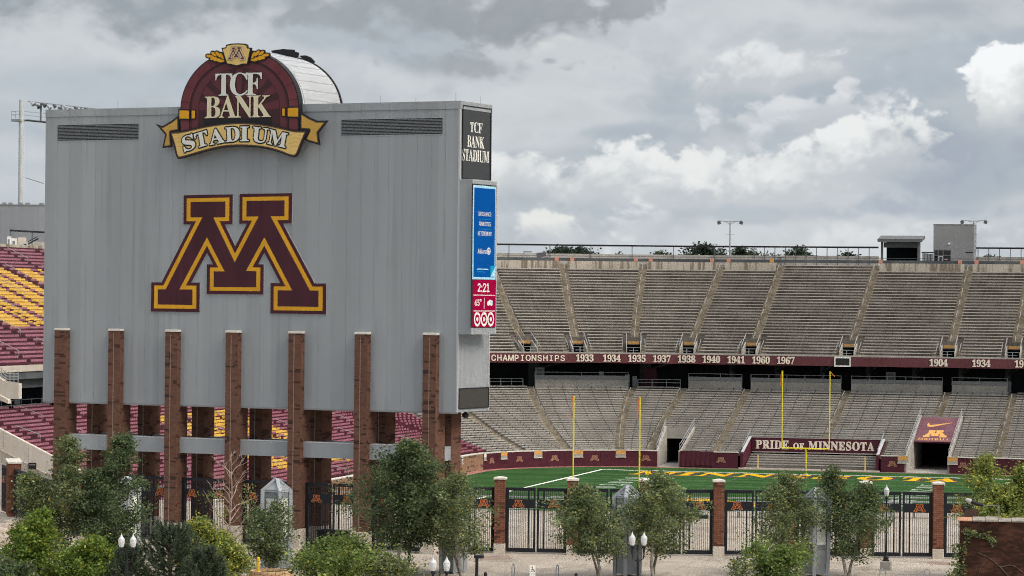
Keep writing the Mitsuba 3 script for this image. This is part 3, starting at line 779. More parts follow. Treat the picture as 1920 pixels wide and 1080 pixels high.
# brick pillars, front row and back row
_front = [102.4, 203.4, 310.0, 423.4, 541.2, 665.2, 793.3]
_tops = [615.5, 617, 618.5, 620, 621.5, 623, 624.5]
PIL = []
PW, PD = 0.93, 1.36
for k, (x, yt) in enumerate(zip(_front, _tops)):
    px_, zt = wpt(x, yt, 0.45)
    PIL.append(px_)
    zb = PZ + 1.22
    pl = part(sb, 'brick_pillar', mul(SF, box(px_, px_ + PW, -0.45, PD - 0.45, zb, zt - 0.12)), 'brick_dark')
    part(pl, 'cap', mul(SF, cbox(px_ - 0.03, px_ + PW + 0.03, -0.49, -0.001, zt - 0.12, zt + 0.02, 0.02)), 'cap_stone')
    part(pl, 'base', mul(SF, cbox(px_ - 0.06, px_ + PW + 0.06, -0.51, PD - 0.39, PZ - 0.02, zb, 0.02)), 'limestone')
    jx = px_ + (0.30 if k == 0 else 0.40 if k < 6 else 0.44)
    part(pl, 'joint_strip', mul(SF, box(jx, jx + 0.032, -0.462, -0.44, zb, zt - 0.3)), 'ink_brown' if k == 0 else 'joint_tone')
REAR = []
for k, px_ in enumerate(PIL):
    B = 4.0 - 1.75 * k / 6
    REAR.append(B)
    pl = part(sb, 'rear_pillar', mul(SF, box(px_, px_ + PW, B - 0.45, B + PD - 0.45, PZ + 1.22, Z_B + 0.02)), 'brick_dark')
    part(pl, 'base', mul(SF, cbox(px_ - 0.06, px_ + PW + 0.06, B - 0.51, B + PD - 0.39, PZ - 0.02, PZ + 1.22, 0.02)), 'limestone')
    part(pl, 'joint_strip', mul(SF, box(px_ + 0.40, px_ + 0.44, B - 0.462, B - 0.44, PZ + 1.22, Z_B)), 'grey_concrete')
# tie beams between the pillars
zb0, zb1 = wpt(640, 860, 0)[1], wpt(640, 832, 0)[1]
for k in range(6):
    a, b = PIL[k] + PW, PIL[k + 1]
    bm = part(sb, 'tie_beam', mul(SF, box(a + 0.003, b - 0.003, -0.02, 0.62, zb0, zb1)), 'cladding')
    part(bm, 'top_flashing', mul(SF, box(a + 0.003, b - 0.003, -0.035, 0.64, zb1 + 0.002, zb1 + 0.05)), 'pale_metal')
    B0, B1 = REAR[k], REAR[k + 1]
    rr = np.array([[a + 0.003, B0 - 0.05, zb0], [a + 0.003, B0 + 0.5, zb0], [a + 0.003, B0 + 0.5, zb1], [a + 0.003, B0 - 0.05, zb1]])
    r2 = np.array([[b - 0.003, B1 - 0.05, zb0], [b - 0.003, B1 + 0.5, zb0], [b - 0.003, B1 + 0.5, zb1], [b - 0.003, B1 - 0.05, zb1]])
    part(sb, 'rear_beam', mul(SF, loft([rr, r2])), 'grey_metal')
for k in range(7):                                        # beams running back
    part(sb, 'cross_beam', mul(SF, box(PIL[k] + 0.25, PIL[k] + PW - 0.02 if k == 6 else PIL[k] + PW - 0.2, PD - 0.45 + 0.003, REAR[k] - 0.453, zb0 + 0.03, zb1 - 0.03)), 'cladding')
# right end bracket beam seen past the last pillar
# camera dome under the end wall
dm = part(sb, 'camera_dome', mul(SF, move(lathe([(0.02, -0.28), (0.17, -0.22), (0.22, -0.10), (0.22, 0.02), (0.08, 0.10), (0.06, 0.3), (0.02, 0.32)], 14), -0.35, spt(882, 773)[0], Z_B - 0.16)), 'ink', smooth=40)

# ------------------------------------------------------------------ big block M on the wall
lm = thing('block_letter_emblem', 'giant maroon and gold block M mounted on the grey scoreboard wall', 'emblem')
x0, zb = wpt(284, 585)
x1, _ = wpt(612, 586)
ztop = wpt(447, 362)[1]
wid = x1 - x0
zb = (wpt(330, 586)[1] + wpt(560, 587)[1]) / 2
g, ring, inner = m_layers(1.0)
sy = (ztop - zb) / (BLOCK_M.bounds[3] - BLOCK_M.bounds[1])
fit = lambda q: affinity.translate(affinity.scale(q, wid, sy, origin=(0, 0)), (x0 + x1) / 2, zb)
part(lm, 'edge', mul(SFACE, extrude(fit(g.buffer(0.0012, join_style=2)), 0.004, 0.05)), 'pale_metal')
part(lm, 'outline', mul(SFACE, extrude(fit(g), 0.05, 0.075)), 'maroon_logo')
part(lm, 'gold_ring', mul(SFACE, extrude(fit(ring), 0.0751, 0.095)), 'gold_logo')
part(lm, 'inner_face', mul(SFACE, extrude(fit(inner), 0.0751, 0.09)), 'maroon_logo')

# ------------------------------------------------------------------ arched stadium sign with its barrel vault
OUTS = 0.62                                             # sign face stands this far out of the wall


def zp(x, y):
    """sign artwork measured in a 4.321 times enlargement whose corner is at (280, 60)"""
    return wpt(280 + x / 4.321, 60 + y / 4.321, OUTS)


def zpoly(pts, close=None):
    return Polygon([zp(*q) for q in pts]).buffer(0)


def smooth_line(pts, n=8):
    """Catmull-Rom through the points"""
    p = np.asarray(pts, float)
    p = np.vstack([2 * p[0] - p[1], p, 2 * p[-1] - p[-2]])
    out = []
    for i in range(1, len(p) - 2):
        for t in np.linspace(0, 1, n, endpoint=False):
            a, b, c, d = p[i - 1:i + 3]
            out.append(0.5 * (2 * b + (c - a) * t + (2 * a - 5 * b + 4 * c - d) * t ** 2 + (3 * b - a - 3 * c + d) * t ** 3))
    return np.array(out + [p[-2]])


sg = thing('stadium_sign', 'maroon and gold arched sign reading TCF BANK STADIUM on top of the scoreboard', 'sign')
SGF = face_frame(SO + SN * OUTS, ST)
cxl, czl = zp(243, 640)
cxr, _ = zp(1205, 640)
CX = (cxl + cxr) / 2
RAD = (cxr - cxl) / 2
CZ = zp(724, 618)[1]
RZ = zp(724, 142)[1] - CZ
zlow = zp(724, 800)[1]


def arch(r):
    a = np.linspace(0, math.pi, 49)
    return Polygon([(CX + r, zlow), *[(CX + r * math.cos(t), CZ + r * RZ / RAD * math.sin(t)) for t in a], (CX - r, zlow)])


def sign(name, g, z0, z1, m, par=None):
    return part(par or sg, name, mul(SGF, extrude(g, z0, z1)), m)


k = RAD / 481
fc = sign('arch_face', arch(RAD), -OUTS + 0.004, -0.12, 'ink')
sign('outer_ring', arch(RAD - 9 * k).difference(arch(RAD - 76 * k)), -0.12, -0.09, 'maroon_face', fc)
sign('dark_ring', arch(RAD - 82 * k).difference(arch(RAD - 96 * k)), -0.12, -0.10, 'maroon_dark', fc)
sign('inner_ring', arch(RAD - 97 * k).difference(arch(RAD - 150 * k)), -0.12, -0.092, 'maroon_mid', fc)
sign('disc', arch(RAD - 152 * k), -0.12, -0.105, 'maroon_dark', fc)
for j in range(9):
    a0 = math.radians(10 + 20 * j - 5.2)
    a1 = math.radians(10 + 20 * j + 5.2)
    rr = RAD - 154 * k
    w = Polygon([(CX, CZ - 0.3), (CX + 2 * rr * math.cos(a0), CZ - 0.3 + 2 * rr * math.sin(a0)), (CX + 2 * rr * math.cos(a1), CZ - 0.3 + 2 * rr * math.sin(a1))]).intersection(arch(rr))
    sign('ray', w, -0.105, -0.095, 'maroon_mid', fc)
for j in range(11):                                     # joints across the outer ring
    a = math.radians(8 + 16.4 * j)
    ln = LineString([(CX + (RAD - 74 * k) * math.cos(a), CZ + (RAD - 74 * k) * RZ / RAD * math.sin(a)), (CX + (RAD - 10 * k) * math.cos(a), CZ + (RAD - 10 * k) * RZ / RAD * math.sin(a))]).buffer(0.022)
    sign('ring_joint', ln, -0.09, -0.085, 'maroon_dark', fc)
for q in ([(232, 622), (328, 626), (328, 714), (232, 712)], [(1110, 604), (1213, 602), (1213, 698), (1110, 694)]):
    sign('gold_block_border', zpoly(q), -0.09, -0.04, 'ink', fc)
    c = zpoly(q).buffer(-10 * k, join_style=2)
    sign('gold_block', c, -0.04, -0.03, 'gold_logo', fc)
for q in ([(334, 628), (374, 630), (374, 706), (334, 708)], [(1066, 612), (1102, 610), (1102, 688), (1066, 684)]):
    sign('gold_block_border', zpoly(q), -0.09, -0.045, 'ink', fc)
    sign('gold_block', zpoly(q).buffer(-7 * k, join_style=2), -0.045, -0.035, 'gold_logo', fc)


def put_text(s, x0, x1, y0, y1, border, m, z0, over=1.0, name='lettering'):
    (a, zb_), (b, _) = zp(x0, y1), zp(x1, y1)
    zt_ = zp(x0, y0)[1]
    xs, out = 0, []
    for c in s:
        gg = glyph(c)
        out.append(affinity.translate(gg, xs - gg.bounds[0], 0))
        xs += (gg.bounds[2] - gg.bounds[0]) * over
    w = max(q.bounds[2] for q in out)
    fitq = lambda q: affinity.translate(affinity.scale(q, (b - a) / w, (zt_ - zb_) / 1000, origin=(0, 0)), a, zb_)
    u = unary_union([fitq(q) for q in out])
    if border:
        sign('letter_border', u.buffer(border), z0 - 0.012, z0 - 0.001, 'maroon_dark', fc)
    for q in out:
        sign('letter', fitq(q), z0 - 0.001, z0 + 0.03, m, fc)


put_text('TCF', 530, 905, 338, 517, 0.05, 'letter_white', -0.075, 0.88)
put_text('BANK', 445, 980, 524, 698, 0.05, 'letter_cream', -0.075, 0.93)
sign('dark_bar', zpoly([(440, 704), (985, 697), (985, 750), (440, 750)]), -0.092, -0.08, 'ink', fc)
# ribbon
rt = smooth_line([(165, 806), (240, 803), (350, 782), (460, 757), (590, 737), (715, 729), (840, 733), (960, 747), (1080, 771), (1180, 793), (1287, 796)])
rb = smooth_line([(1287, 796), (1240, 905), (1200, 1000), (1150, 1011), (1060, 978), (960, 950), (840, 934), (715, 930), (600, 939), (500, 960), (380, 993), (262, 1026), (226, 1016), (200, 920), (165, 806)], 6)
RB = zpoly([*rt, *rb[1:-1]])
rbn = part(sg, 'ribbon', mul(SGF, extrude(RB, -0.06, 0.05)), 'ink')
sign('ribbon_edge', RB.buffer(-9 * k), 0.05, 0.065, 'ink_brown', rbn)
sign('ribbon_face', RB.buffer(-17 * k), 0.065, 0.08, 'gold_pale', rbn)
for i, dy in enumerate((26, 58, 92, 126)):              # printed grain lines near the ends
    for xa, xb in ((205, 290), (1140, 1235)):
        ln = smooth_line([(xa, 806 + dy + 8), ((xa + xb) / 2, 800 + dy - 2), (xb, 806 + dy + (2 if xa < 500 else 10))], 5)
        sign('ribbon_line', LineString([zp(*q) for q in ln]).buffer(0.014).intersection(RB.buffer(-17 * k)), 0.08, 0.084, 'gold_mid', rbn)
tl = [(45, 744), (100, 762), (170, 722), (233, 672), (236, 800), (168, 812), (176, 930), (98, 940), (122, 832)]
tr = [(1213, 644), (1290, 690), (1350, 718), (1442, 716), (1362, 818), (1375, 916), (1282, 890), (1250, 870), (1287, 797), (1213, 792)]
for q, f2 in ((tl, -1), (tr, 1)):
    G = zpoly(q)
    t = part(sg, 'ribbon_tail', mul(SGF, extrude(G, -0.2, -0.10)), 'ink')
    sign('tail_edge', G.buffer(-9 * k), -0.10, -0.09, 'ink_brown', t)
    sign('tail_face', G.buffer(-15 * k), -0.09, -0.08, 'gold_mid', t)
# STADIUM along the curve
_st = [('S', 338, 955, 17, 100), ('T', 440, 927, 14, 108), ('A', 557, 905, 9, 126), ('D', 683, 888, 4, 118), ('I', 777, 884, 0, 72), ('U', 897, 893, -7, 132), ('M', 1035, 922, -12, 158)]
lets = []
for c, x, y, rot, w in _st:
    gg = glyph(c)
    gg = affinity.translate(gg, -(gg.bounds[0] + gg.bounds[2]) / 2, 0)
    (ax_, az_), (bx_, _) = zp(x - w / 2, y), zp(x + w / 2, y)
    hh = zp(x, y - 122)[1] - az_
    gg = affinity.scale(gg, (bx_ - ax_) / (gg.bounds[2] - gg.bounds[0]), hh / 1000, origin=(0, 0))
    gg = affinity.rotate(gg, rot, origin=(0, 0))
    gg = affinity.scale(gg, 0.94, 0.96, origin=(0, 0))
    lets.append(affinity.translate(gg, (ax_ + bx_) / 2, az_))
sign('letter_outline', unary_union([q.buffer(0.10) for q in lets]), 0.08, 0.095, 'ink', rbn)
for q in lets:
    sign('letter', q.buffer(0.012), 0.095, 0.125, 'letter_white', rbn)
# keystone shield and wheat leaves
sh = [(588, 130), (622, 124), (624, 104), (665, 95), (720, 91), (775, 95), (797, 102), (799, 124), (830, 128), (815, 200), (800, 266), (760, 266), (714, 281), (670, 270), (630, 264), (608, 200)]
SH = zpoly(sh)
sd = part(sg, 'shield', mul(SGF, extrude(SH, -0.10, 0.06)), 'ink')
sign('shield_face', SH.buffer(-9 * k), 0.06, 0.075, 'gold_pale', sd)
(ax_, az_), (bx_, _) = zp(640, 232), zp(782, 232)
for nm, q, m_, z0 in (('emblem_edge', _g0 := affinity.scale(BLOCK_M, bx_ - ax_, (bx_ - ax_) * 1.0, origin=(0, 0)), 'maroon_face', 0.075),
                      ('emblem_ring', _g0.buffer(-0.022, join_style=2).difference(_g0.buffer(-0.055, join_style=2)), 'letter_cream', 0.095)):
    sign(nm, affinity.translate(q, (ax_ + bx_) / 2, az_), z0, z0 + 0.02, m_, sd)


def leaf_poly(cx_, cy_, ang, ln_, w_):
    t = np.linspace(0, 2 * math.pi, 18)
    x = ln_ / 2 * np.cos(t)
    y = w_ / 2 * np.sin(t) * (1 - 0.25 * np.cos(t))
    a = math.radians(ang)
    return zpoly([(cx_ + x_ * math.cos(a) - y_ * math.sin(a), cy_ + x_ * math.sin(a) + y_ * math.cos(a)) for x_, y_ in zip(x, y)])


for sgn, xm in ((-1, 0), (1, 0)):
    mir = (lambda x: x) if sgn < 0 else (lambda x: 1428 - x)
    lv = []
    for cx_, cy_, ang, ln_ in ((490, 196, 8, 62), (522, 180, 40, 52), (520, 214, -14, 58), (556, 182, 52, 58), (548, 224, -8, 60), (586, 196, 62, 60), (580, 234, 2, 58)):
        lv.append(leaf_poly(mir(cx_), cy_ if sgn < 0 else cy_ - 8, ang if sgn < 0 else 180 - ang, ln_, 22))
    b = unary_union([q.buffer(9 * k) for q in lv]).buffer(0.02).buffer(-0.02)
    wl = part(sg, 'wheat_spray', mul(SGF, extrude(b, -0.12, -0.02)), 'ink')
    for q in lv:
        sign('leaf', q, -0.02, 0.0, 'gold_logo', wl)
# barrel vault behind the face
VL = 5.2
EV = RZ / RAD
vt = part(sg, 'barrel_vault', mul(frame(SO, ST, -SN), (lambda a: loft([np.array([[CX + r_ * math.cos(t), y_, CZ + r_ * EV * math.sin(t)] for t in a] + [[CX - r_, y_, Z_T - 0.5], [CX + r_, y_, Z_T - 0.5]]) for y_, r_ in ((0.003, RAD - 0.06), (VL, RAD - 0.06))]))(np.linspace(0, math.pi, 49))), 'barrel_white', smooth=25)
for j in range(1, 18):                                   # standing seams along the vault
    t = math.radians(4 + 10 * j - 5)
    c0 = (CX + (RAD - 0.045) * math.cos(t), CZ + (RAD - 0.045) * EV * math.sin(t))
    part(vt, 'seam', mul(SF, strip((c0[0], 0.05, c0[1]), (c0[0], VL - 0.02, c0[1]), 0.02, 0.02)), 'pale_metal')
for y0, y1, r_, m_ in ((0.0, 0.06, RAD + 0.02, 'pale_metal'), (0.3, 0.36, RAD - 0.02, 'pale_metal'), (VL, VL + 0.14, RAD + 0.03, 'ink')):
    a = arch(r_).difference(arch(r_ - 0.16) if m_ != 'ink' else Polygon())
    v, f = extrude(a, 0, y1 - y0)
    v = np.c_[v[:, 0], y1 - v[:, 2], v[:, 1]]
    if m_ == 'ink':
        v = v[:, :]
    part(vt, 'rib', mul(SF, (v, f)), m_)
for pts in ([(509, 95.5), (530, 92.5), (550, 94), (550, 97), (558, 99), (557, 106), (540, 105), (520, 100), (510, 98)], [(562, 105), (572, 104.5), (581, 108), (588, 115.5), (585, 118.5), (572, 113)]):
    v, f = extrude(Polygon([wpt(x, y, -VL - 0.12) for x, y in pts]).buffer(0.03), 0, 0.14)
    part(sg, 'rear_crest', mul(SF, (np.c_[v[:, 0], VL + 0.15 - v[:, 2] + 0.14, v[:, 1]], f)), 'ink')

# ------------------------------------------------------------------ panels and screens on the end wall
ep = thing('name_panel', 'tall black panel with white lettering high on the end wall of the scoreboard', 'sign')
(ya, za), (yb, zb_) = spt(866.5, 197), spt(919, 337)
(_, za2), (_, zb2) = spt(919, 206), spt(865, 336)
zt_, zl_ = (za + za2) / 2, (zb_ + zb2) / 2
part(ep, 'face', mul(EFACE, extrude(sbox(ya + 0.05, zl_, yb - 0.05, zt_), 0.004, 0.03)), 'screen_black')
part(ep, 'frame', mul(EFACE, extrude(sbox(ya, zl_ - 0.05, yb, zt_ + 0.05).difference(sbox(ya + 0.08, zl_ + 0.03, yb - 0.08, zt_ - 0.03)), 0.003, 0.07)), 'ink')
for s, yc, x0_, x1_, y0_, y1_ in (('TCF', 0, 880, 903, 229, 248), ('BANK', 0, 875, 907, 254, 276), ('STADIUM', 0, 864.8, 916, 279, 301)):
    (a, z0), (b, _) = spt(x0_, y1_ - 0.5), spt(x1_, y1_ - 0.5)
    z1 = spt(x0_, y0_ - 0.5)[1]
    q = text(s, z1 - z0, 1.0, -40)
    q = affinity.scale(q, (b - a) / (q.bounds[2] - q.bounds[0]), 1.0, origin=(0, 0))
    part(ep, 'lettering', mul(EFACE, extrude(affinity.translate(q, (a + b) / 2, z0).buffer(-0.006), 0.03, 0.05)), 'white_paint')
# projecting screen box
bx = thing('video_screen', 'upright video screen in a grey box, blue advert above a red clock panel', 'screen')
PO = 1.0
_o = on_plane(886, 480, SO, SN) - SO
PO = np.dot(_o, ST)
zt_ = spt(886.5, 338, PO)[1]
zl_ = spt(886, 627, PO)[1]
yb = spt(931, 480, PO)[0]
part(bx, 'housing', mul(SF, box(0.004, PO, -0.01, yb, zl_, zt_)), 'cladding')
part(bx, 'edge_trim', mul(SF, cat(box(PO - 0.05, PO + 0.012, -0.03, 0.06, zl_, zt_), box(PO - 0.05, PO + 0.012, yb - 0.10, yb + 0.02, zl_, zt_), box(0.0, PO + 0.014, -0.035, yb + 0.022, zt_ + 0.001, zt_ + 0.07))), 'pale_metal')
BFACE = face_frame(SO + ST * PO, -SN)


def scr(name, x0_, x1_, y0_, y1_, z, m, dz=0.012, par=None):
    a, zt = spt(x0_, y0_, PO)
    b, _ = spt(x1_, y0_, PO)
    zl = spt(x0_, y1_, PO)[1]
    return part(par or bx, name, mul(BFACE, extrude(sbox(a, zl, b, zt), z, z + dz)), m)


scr('bezel', 884.9, 929.6, 344, 614.5, 0.004, 'ink', 0.03)
scr('advert_border', 886.0, 928.8, 346.5, 523.5, 0.035, 'screen_sky')
scr('advert_face', 888.0, 927.2, 351.5, 519, 0.048, 'screen_blue')
a, z1 = spt(918, 498.5, PO)
b, z0 = spt(927.2, 519, PO)
part(bx, 'advert_corner', mul(BFACE, extrude(Polygon([(a, z0), (b, z1), (b, z0)]), 0.061, 0.066)), 'screen_sky')
part(bx, 'advert_fold', mul(BFACE, extrude(Polygon([(a, z0), (b, z1), (a, z1)]), 0.061, 0.068)), 'screen_cyan')
scr('clock_face', 885.6, 928.8, 524.2, 613.5, 0.035, 'screen_red')


def stext(s, xc, yb_, h, w, m, z=0.062, par=None):
    """sans lettering on the screen, letter by letter: centre column, base line, height and width in pixels"""
    a, z0 = spt(xc - w / 2, yb_, PO)
    b, _ = spt(xc + w / 2, yb_, PO)
    z1 = spt(xc, yb_ - h, PO)[1]
    ms, x = [], 0.0
    for c in s:
        mm = meshkit.text_mesh(c, z1 - z0, 0.006, h > 10)
        v = np.array(mm.vertices)
        v[:, 0] += x - v[:, 0].min()
        x = v[:, 0].max() + 0.16 * (z1 - z0)
        ms.append((v, np.array(mm.faces)))
    wd = x - 0.16 * (z1 - z0)
    for v, f in ms:
        part(par or bx, 'letter', mul(BFACE, (v * [(b - a) / wd, 1, 1] + [a, z0, z], f)), m)


stext('INSURANCE', 907.5, 404.5, 7, 24, 'white_paint')
stext('ANNUITIES', 907.5, 423.0, 7, 22, 'white_paint')
stext('RETIREMENT', 907.3, 441.3, 7, 26, 'white_paint')
stext('Allianz', 902.5, 475.2, 8.5, 17, 'white_paint')
for y in (410.5, 429):
    scr('rule', 896.5, 919, y - 0.3, y + 0.3, 0.061, 'screen_cyan', 0.004)
scr('small_print', 892.5, 914, 503.5, 505.5, 0.061, 'screen_sky', 0.003)
scr('small_print', 892.5, 908, 509, 510, 0.061, 'screen_cyan', 0.003)
stext('2:21', 905.3, 547, 15.5, 22, 'white_paint', 0.049)
stext('65', 893.2, 573, 11.5, 9, 'white_paint', 0.049)
for y in (553.2, 583):
    scr('rule', 886.5, 926.5, y - 0.7, y + 0.7, 0.048, 'white_paint', 0.004)
scr('rule', 906.2, 907.0, 558, 579, 0.048, 'white_paint', 0.004)


def disc(xc, yc, rx, ry, inner=0.0, n=28):
    t = np.linspace(0, 2 * math.pi, n, endpoint=False)
    P = lambda k_: [spt(xc + rx * k_ * math.cos(q), yc + ry * k_ * math.sin(q), PO) for q in t]
    g_ = Polygon(P(1.0))
    return g_.difference(Polygon(P(inner))) if inner else g_


for xc in (893.5, 906.2, 918.8):
    part(bx, 'target_ring', mul(BFACE, extrude(disc(xc, 598.5, 6.2, 13.5), 0.048, 0.053)), 'white_paint')
    part(bx, 'target_ring', mul(BFACE, extrude(disc(xc, 598.5, 4.2, 9.0), 0.053, 0.057)), 'screen_red')
    part(bx, 'target_ring', mul(BFACE, extrude(disc(xc, 598.5, 2.0, 4.2), 0.057, 0.061)), 'white_paint')
part(bx, 'logo_ring', mul(BFACE, extrude(unary_union([disc(914.8, 471, 3.2, 7, 0.72), disc(914.8, 471, 0.5, 4), disc(913.5, 472, 0.4, 2.6), disc(916.1, 472, 0.4, 2.6)]), 0.061, 0.066)), 'white_paint')
part(bx, 'degree_ring', mul(BFACE, extrude(disc(899.8, 563, 1.4, 2.6, 0.5), 0.048, 0.054)), 'white_paint')
part(bx, 'cloud_icon', mul(BFACE, extrude(unary_union([disc(914.5, 569, 2.6, 4.2), disc(917.5, 567, 3.0, 5.0), disc(920.0, 570, 2.4, 3.6)]), 0.048, 0.054)), 'white_paint')
part(bx, 'cloud_icon', mul(BFACE, extrude(disc(920.6, 566.5, 2.0, 3.2), 0.054, 0.057)), 'screen_sky')
lp = thing('display_panel', 'wide dark grey display panel near the foot of the scoreboard end wall', 'screen')
ya, za = spt(859.6, 728)
yb, zb_ = spt(915.2, 764)
part(lp, 'face', mul(EFACE, extrude(sbox(ya + 0.03, zb_ + 0.03, yb - 0.03, za - 0.03), 0.003, 0.03)), 'screen_grey')
part(lp, 'frame', mul(EFACE, extrude(sbox(ya, zb_, yb, za).difference(sbox(ya + 0.06, zb_ + 0.06, yb - 0.06, za - 0.06)), 0.003, 0.06)), 'ink')

# ------------------------------------------------------------------ gate line: brick piers and black gates
def gate_leaf(A, B, hinge, label, zt=4.09):
    """one gate leaf from foot A to foot B (left to right); hinge: -1 pier on the left, +1 on the right"""
    A, B = np.array([A[0], A[1], PZ + 0.1]), np.array([B[0], B[1], PZ + 0.1])
    w = np.linalg.norm(B - A)
    M = face_frame(A, B - A)
    t = thing('entrance_gate', label, 'gate', 'black entrance gates of the plaza fence')
    fx = lambda x: x if hinge < 0 else w - x
    bxs = lambda x0, x1, z0, z1, d0, d1: extrude(sbox(min(fx(x0), fx(x1)), z0, max(fx(x0), fx(x1)), z1), d0, d1)
    part(t, 'frame', mul(M, cat(bxs(0, 0.20, 0, zt, -0.05, 0.05), bxs(w - 0.13, w, 0, zt, -0.05, 0.05), bxs(0.20, w - 0.13, zt - 0.20, zt, -0.05, 0.05), bxs(0.20, w - 0.13, 0, 0.25, -0.05, 0.05),
                                bxs(w * 0.74, w * 0.74 + 0.09, 0.25, zt - 0.20, -0.045, 0.045))), 'black_metal')
    part(t, 'name_band', mul(M, bxs(0.20, w - 0.13, zt - 1.31, zt - 0.73, -0.056, 0.056)), 'black_metal')
    n = max(3, int(round((w - 0.3) / 0.128)))
    for k in range(1, n):
        x = 0.20 + (w - 0.33) * k / n
        if abs(x - w * 0.74 - 0.04) < 0.075:
            continue
        x = fx(x)
        part(t, 'picket', mul(M, cat(mul(np.array([[1, 0, 0, x], [0, 0, 1, 0], [0, -1, 0, 0], [0, 0, 0, 1.0]]), box(-0.015, 0.015, -0.015, 0.015, 0.24, zt - 0.19)))), 'black_metal')
    g = affinity.translate(affinity.scale(BLOCK_M, 0.74, 0.70, origin=(0, 0)), fx(w * 0.43), zt - 1.26)
    e = part(t, 'emblem', mul(M, extrude(g, 0.057, 0.066)), 'maroon_logo')
    part(t, 'emblem_outline', mul(M, extrude(g.difference(g.buffer(-0.027, join_style=2)).union(g.buffer(-0.062, join_style=2).difference(g.buffer(-0.08, join_style=2))), 0.066, 0.075)), 'orange_emblem')
    return t


def bay(A, B, where, gap=0.10, zt=4.09):
    A, B = np.asarray(A[:2], float), np.asarray(B[:2], float)
    d = (B - A) / np.linalg.norm(B - A)
    m = (A + B) / 2
    gate_leaf(A + d * 0.02, m - d * gap / 2, -1, f'left gate leaf {where}', zt)
    gate_leaf(m + d * gap / 2, B - d * 0.02, 1, f'right gate leaf {where}', zt)


def pier(q, t, label, h=4.85, w=0.66, base=0.62):
    q = np.array([q[0], q[1], PZ])
    M = frame(q, nrm(t), np.cross((0, 0, 1), nrm(t)))
    k = thing('brick_pier', label, 'pier', 'brick piers of the plaza fence')
    part(k, 'shaft', mul(M, box(-w / 2, w / 2, -w / 2, w / 2, base, h - 0.15)), 'brick_red')
    part(k, 'base', mul(M, cbox(-w / 2 - 0.03, w / 2 + 0.03, -w / 2 - 0.03, w / 2 + 0.03, -0.02, base, 0.02)), 'limestone')
    c = w / 2 + 0.06
    part(k, 'cap', mul(M, loft([np.array([[-c, -c, h - 0.15], [c, -c, h - 0.15], [c, c, h - 0.15], [-c, c, h - 0.15]]), np.array([[-c, -c, h - 0.04], [c, -c, h - 0.04], [c, c, h - 0.04], [-c, c, h - 0.04]]),
                                np.array([[-0.1, -0.1, h + 0.04], [0.1, -0.1, h + 0.04], [0.1, 0.1, h + 0.04], [-0.1, 0.1, h + 0.04]])])), 'cap_stone')


_fx = np.array([938, 1073, 1209, 1347, 1483, 1624, 1758, 1893])
_fq = np.array([[6.28, -59.95], [10.88, -59.40], [15.35, -58.25], [19.83, -56.95], [24.25, -55.85], [28.90, -54.75], [33.37, -53.77], [37.9, -52.75]])
_where = ['on the right of the scoreboard', 'second from the scoreboard', 'third from the scoreboard', 'fourth from the scoreboard', 'fifth from the scoreboard', 'sixth from the scoreboard', 'just left of the old brick wall', 'behind the old brick wall']
for k, q in enumerate(_fq):
    t = (_fq[min(k + 1, 7)] - _fq[max(k - 1, 0)])
    pier(q, (*t, 0), 'short brick pier with white cap, ' + ('nearest to the scoreboard' if k == 0 else _where[k]))
for k in range(7):
    d = nrm(_fq[k + 1] - _fq[k]) * 0.345
    bay(_fq[k] + d, _fq[k + 1] - d, ['between the first and second brick piers right of the scoreboard', 'between the second and third brick piers', 'between the third and fourth brick piers',
                                     'between the fourth and fifth brick piers', 'between the fifth and sixth brick piers', 'behind the single street lamp', 'partly behind the old brick wall'][k])
W3 = lambda x, y, z=0.0: SO + ST * x - SN * y + np.array([0, 0, z])
_ord = ['first', 'second', 'third', 'fourth', 'fifth', 'sixth', 'seventh']
for k in range(6):
    bay(W3(PIL[k] + PW + 0.01, 0.35), W3(PIL[k + 1] - 0.01, 0.35), f'between the {_ord[k]} and {_ord[k + 1]} scoreboard pillars from the left')
bay(W3(PIL[6] + PW + 0.07, 0.35), _fq[0] - nrm(_fq[1] - _fq[0]) * 0.345, 'between the scoreboard and the first brick pier')
# far left: one more pier, gates with solid dark heads
_fl = ground(25, 968, PZ)
_t = nrm(W3(PIL[0], 0.35) - _fl)
pier(_fl, _t, 'brick pier at the left edge of the picture beside the boulders', 4.12, 0.95, 0.05)
bay(_fl + _t * 0.5, W3(PIL[0] - 0.02, 0.35), 'left of the scoreboard', zt=3.4)
bay(_fl - _t * 5.0, _fl - _t * 0.5, 'at the far left edge', zt=3.4)

# ------------------------------------------------------------------ plaza edge railing and things behind the gates
rl = thing('guard_rail', 'grey guard rail along the plaza edge behind the gates', 'railing')
_ed = [np.array([x, y - 0.4, PZ]) for x, y in EDGE[1:-1]]
for a, b in zip(_ed[:-1], _ed[1:]):
    n = max(1, int(np.linalg.norm(b - a) / 2.4))
    for k in range(n):
        p0, p1 = a + (b - a) * k / n, a + (b - a) * (k + 1) / n
        part(rl, 'post', mul(np.eye(4), bar(p0, p0 + [0, 0, 1.05], 0.03)), 'rail_metal')
    for h in (0.38, 0.72, 1.05):
        part(rl, 'rail', strip(a + [0, 0, h], b + [0, 0, h], 0.05, 0.09), 'rail_metal')
ct = thing('equipment_cart', 'dark container cart standing behind the gate under the scoreboard', 'cart')
q = W3(PIL[4] + PW + 1.4, 1.6, PZ)
M = frame(q, ST, -SN)
part(ct, 'box', mul(M, cbox(-0.95, 1.0, -0.5, 0.5, 0.18, 0.98, 0.06)), 'cart_green')
part(ct, 'lid', mul(M, cbox(-1.0, 1.05, -0.55, 0.55, 0.985, 1.08, 0.03)), 'black_metal')
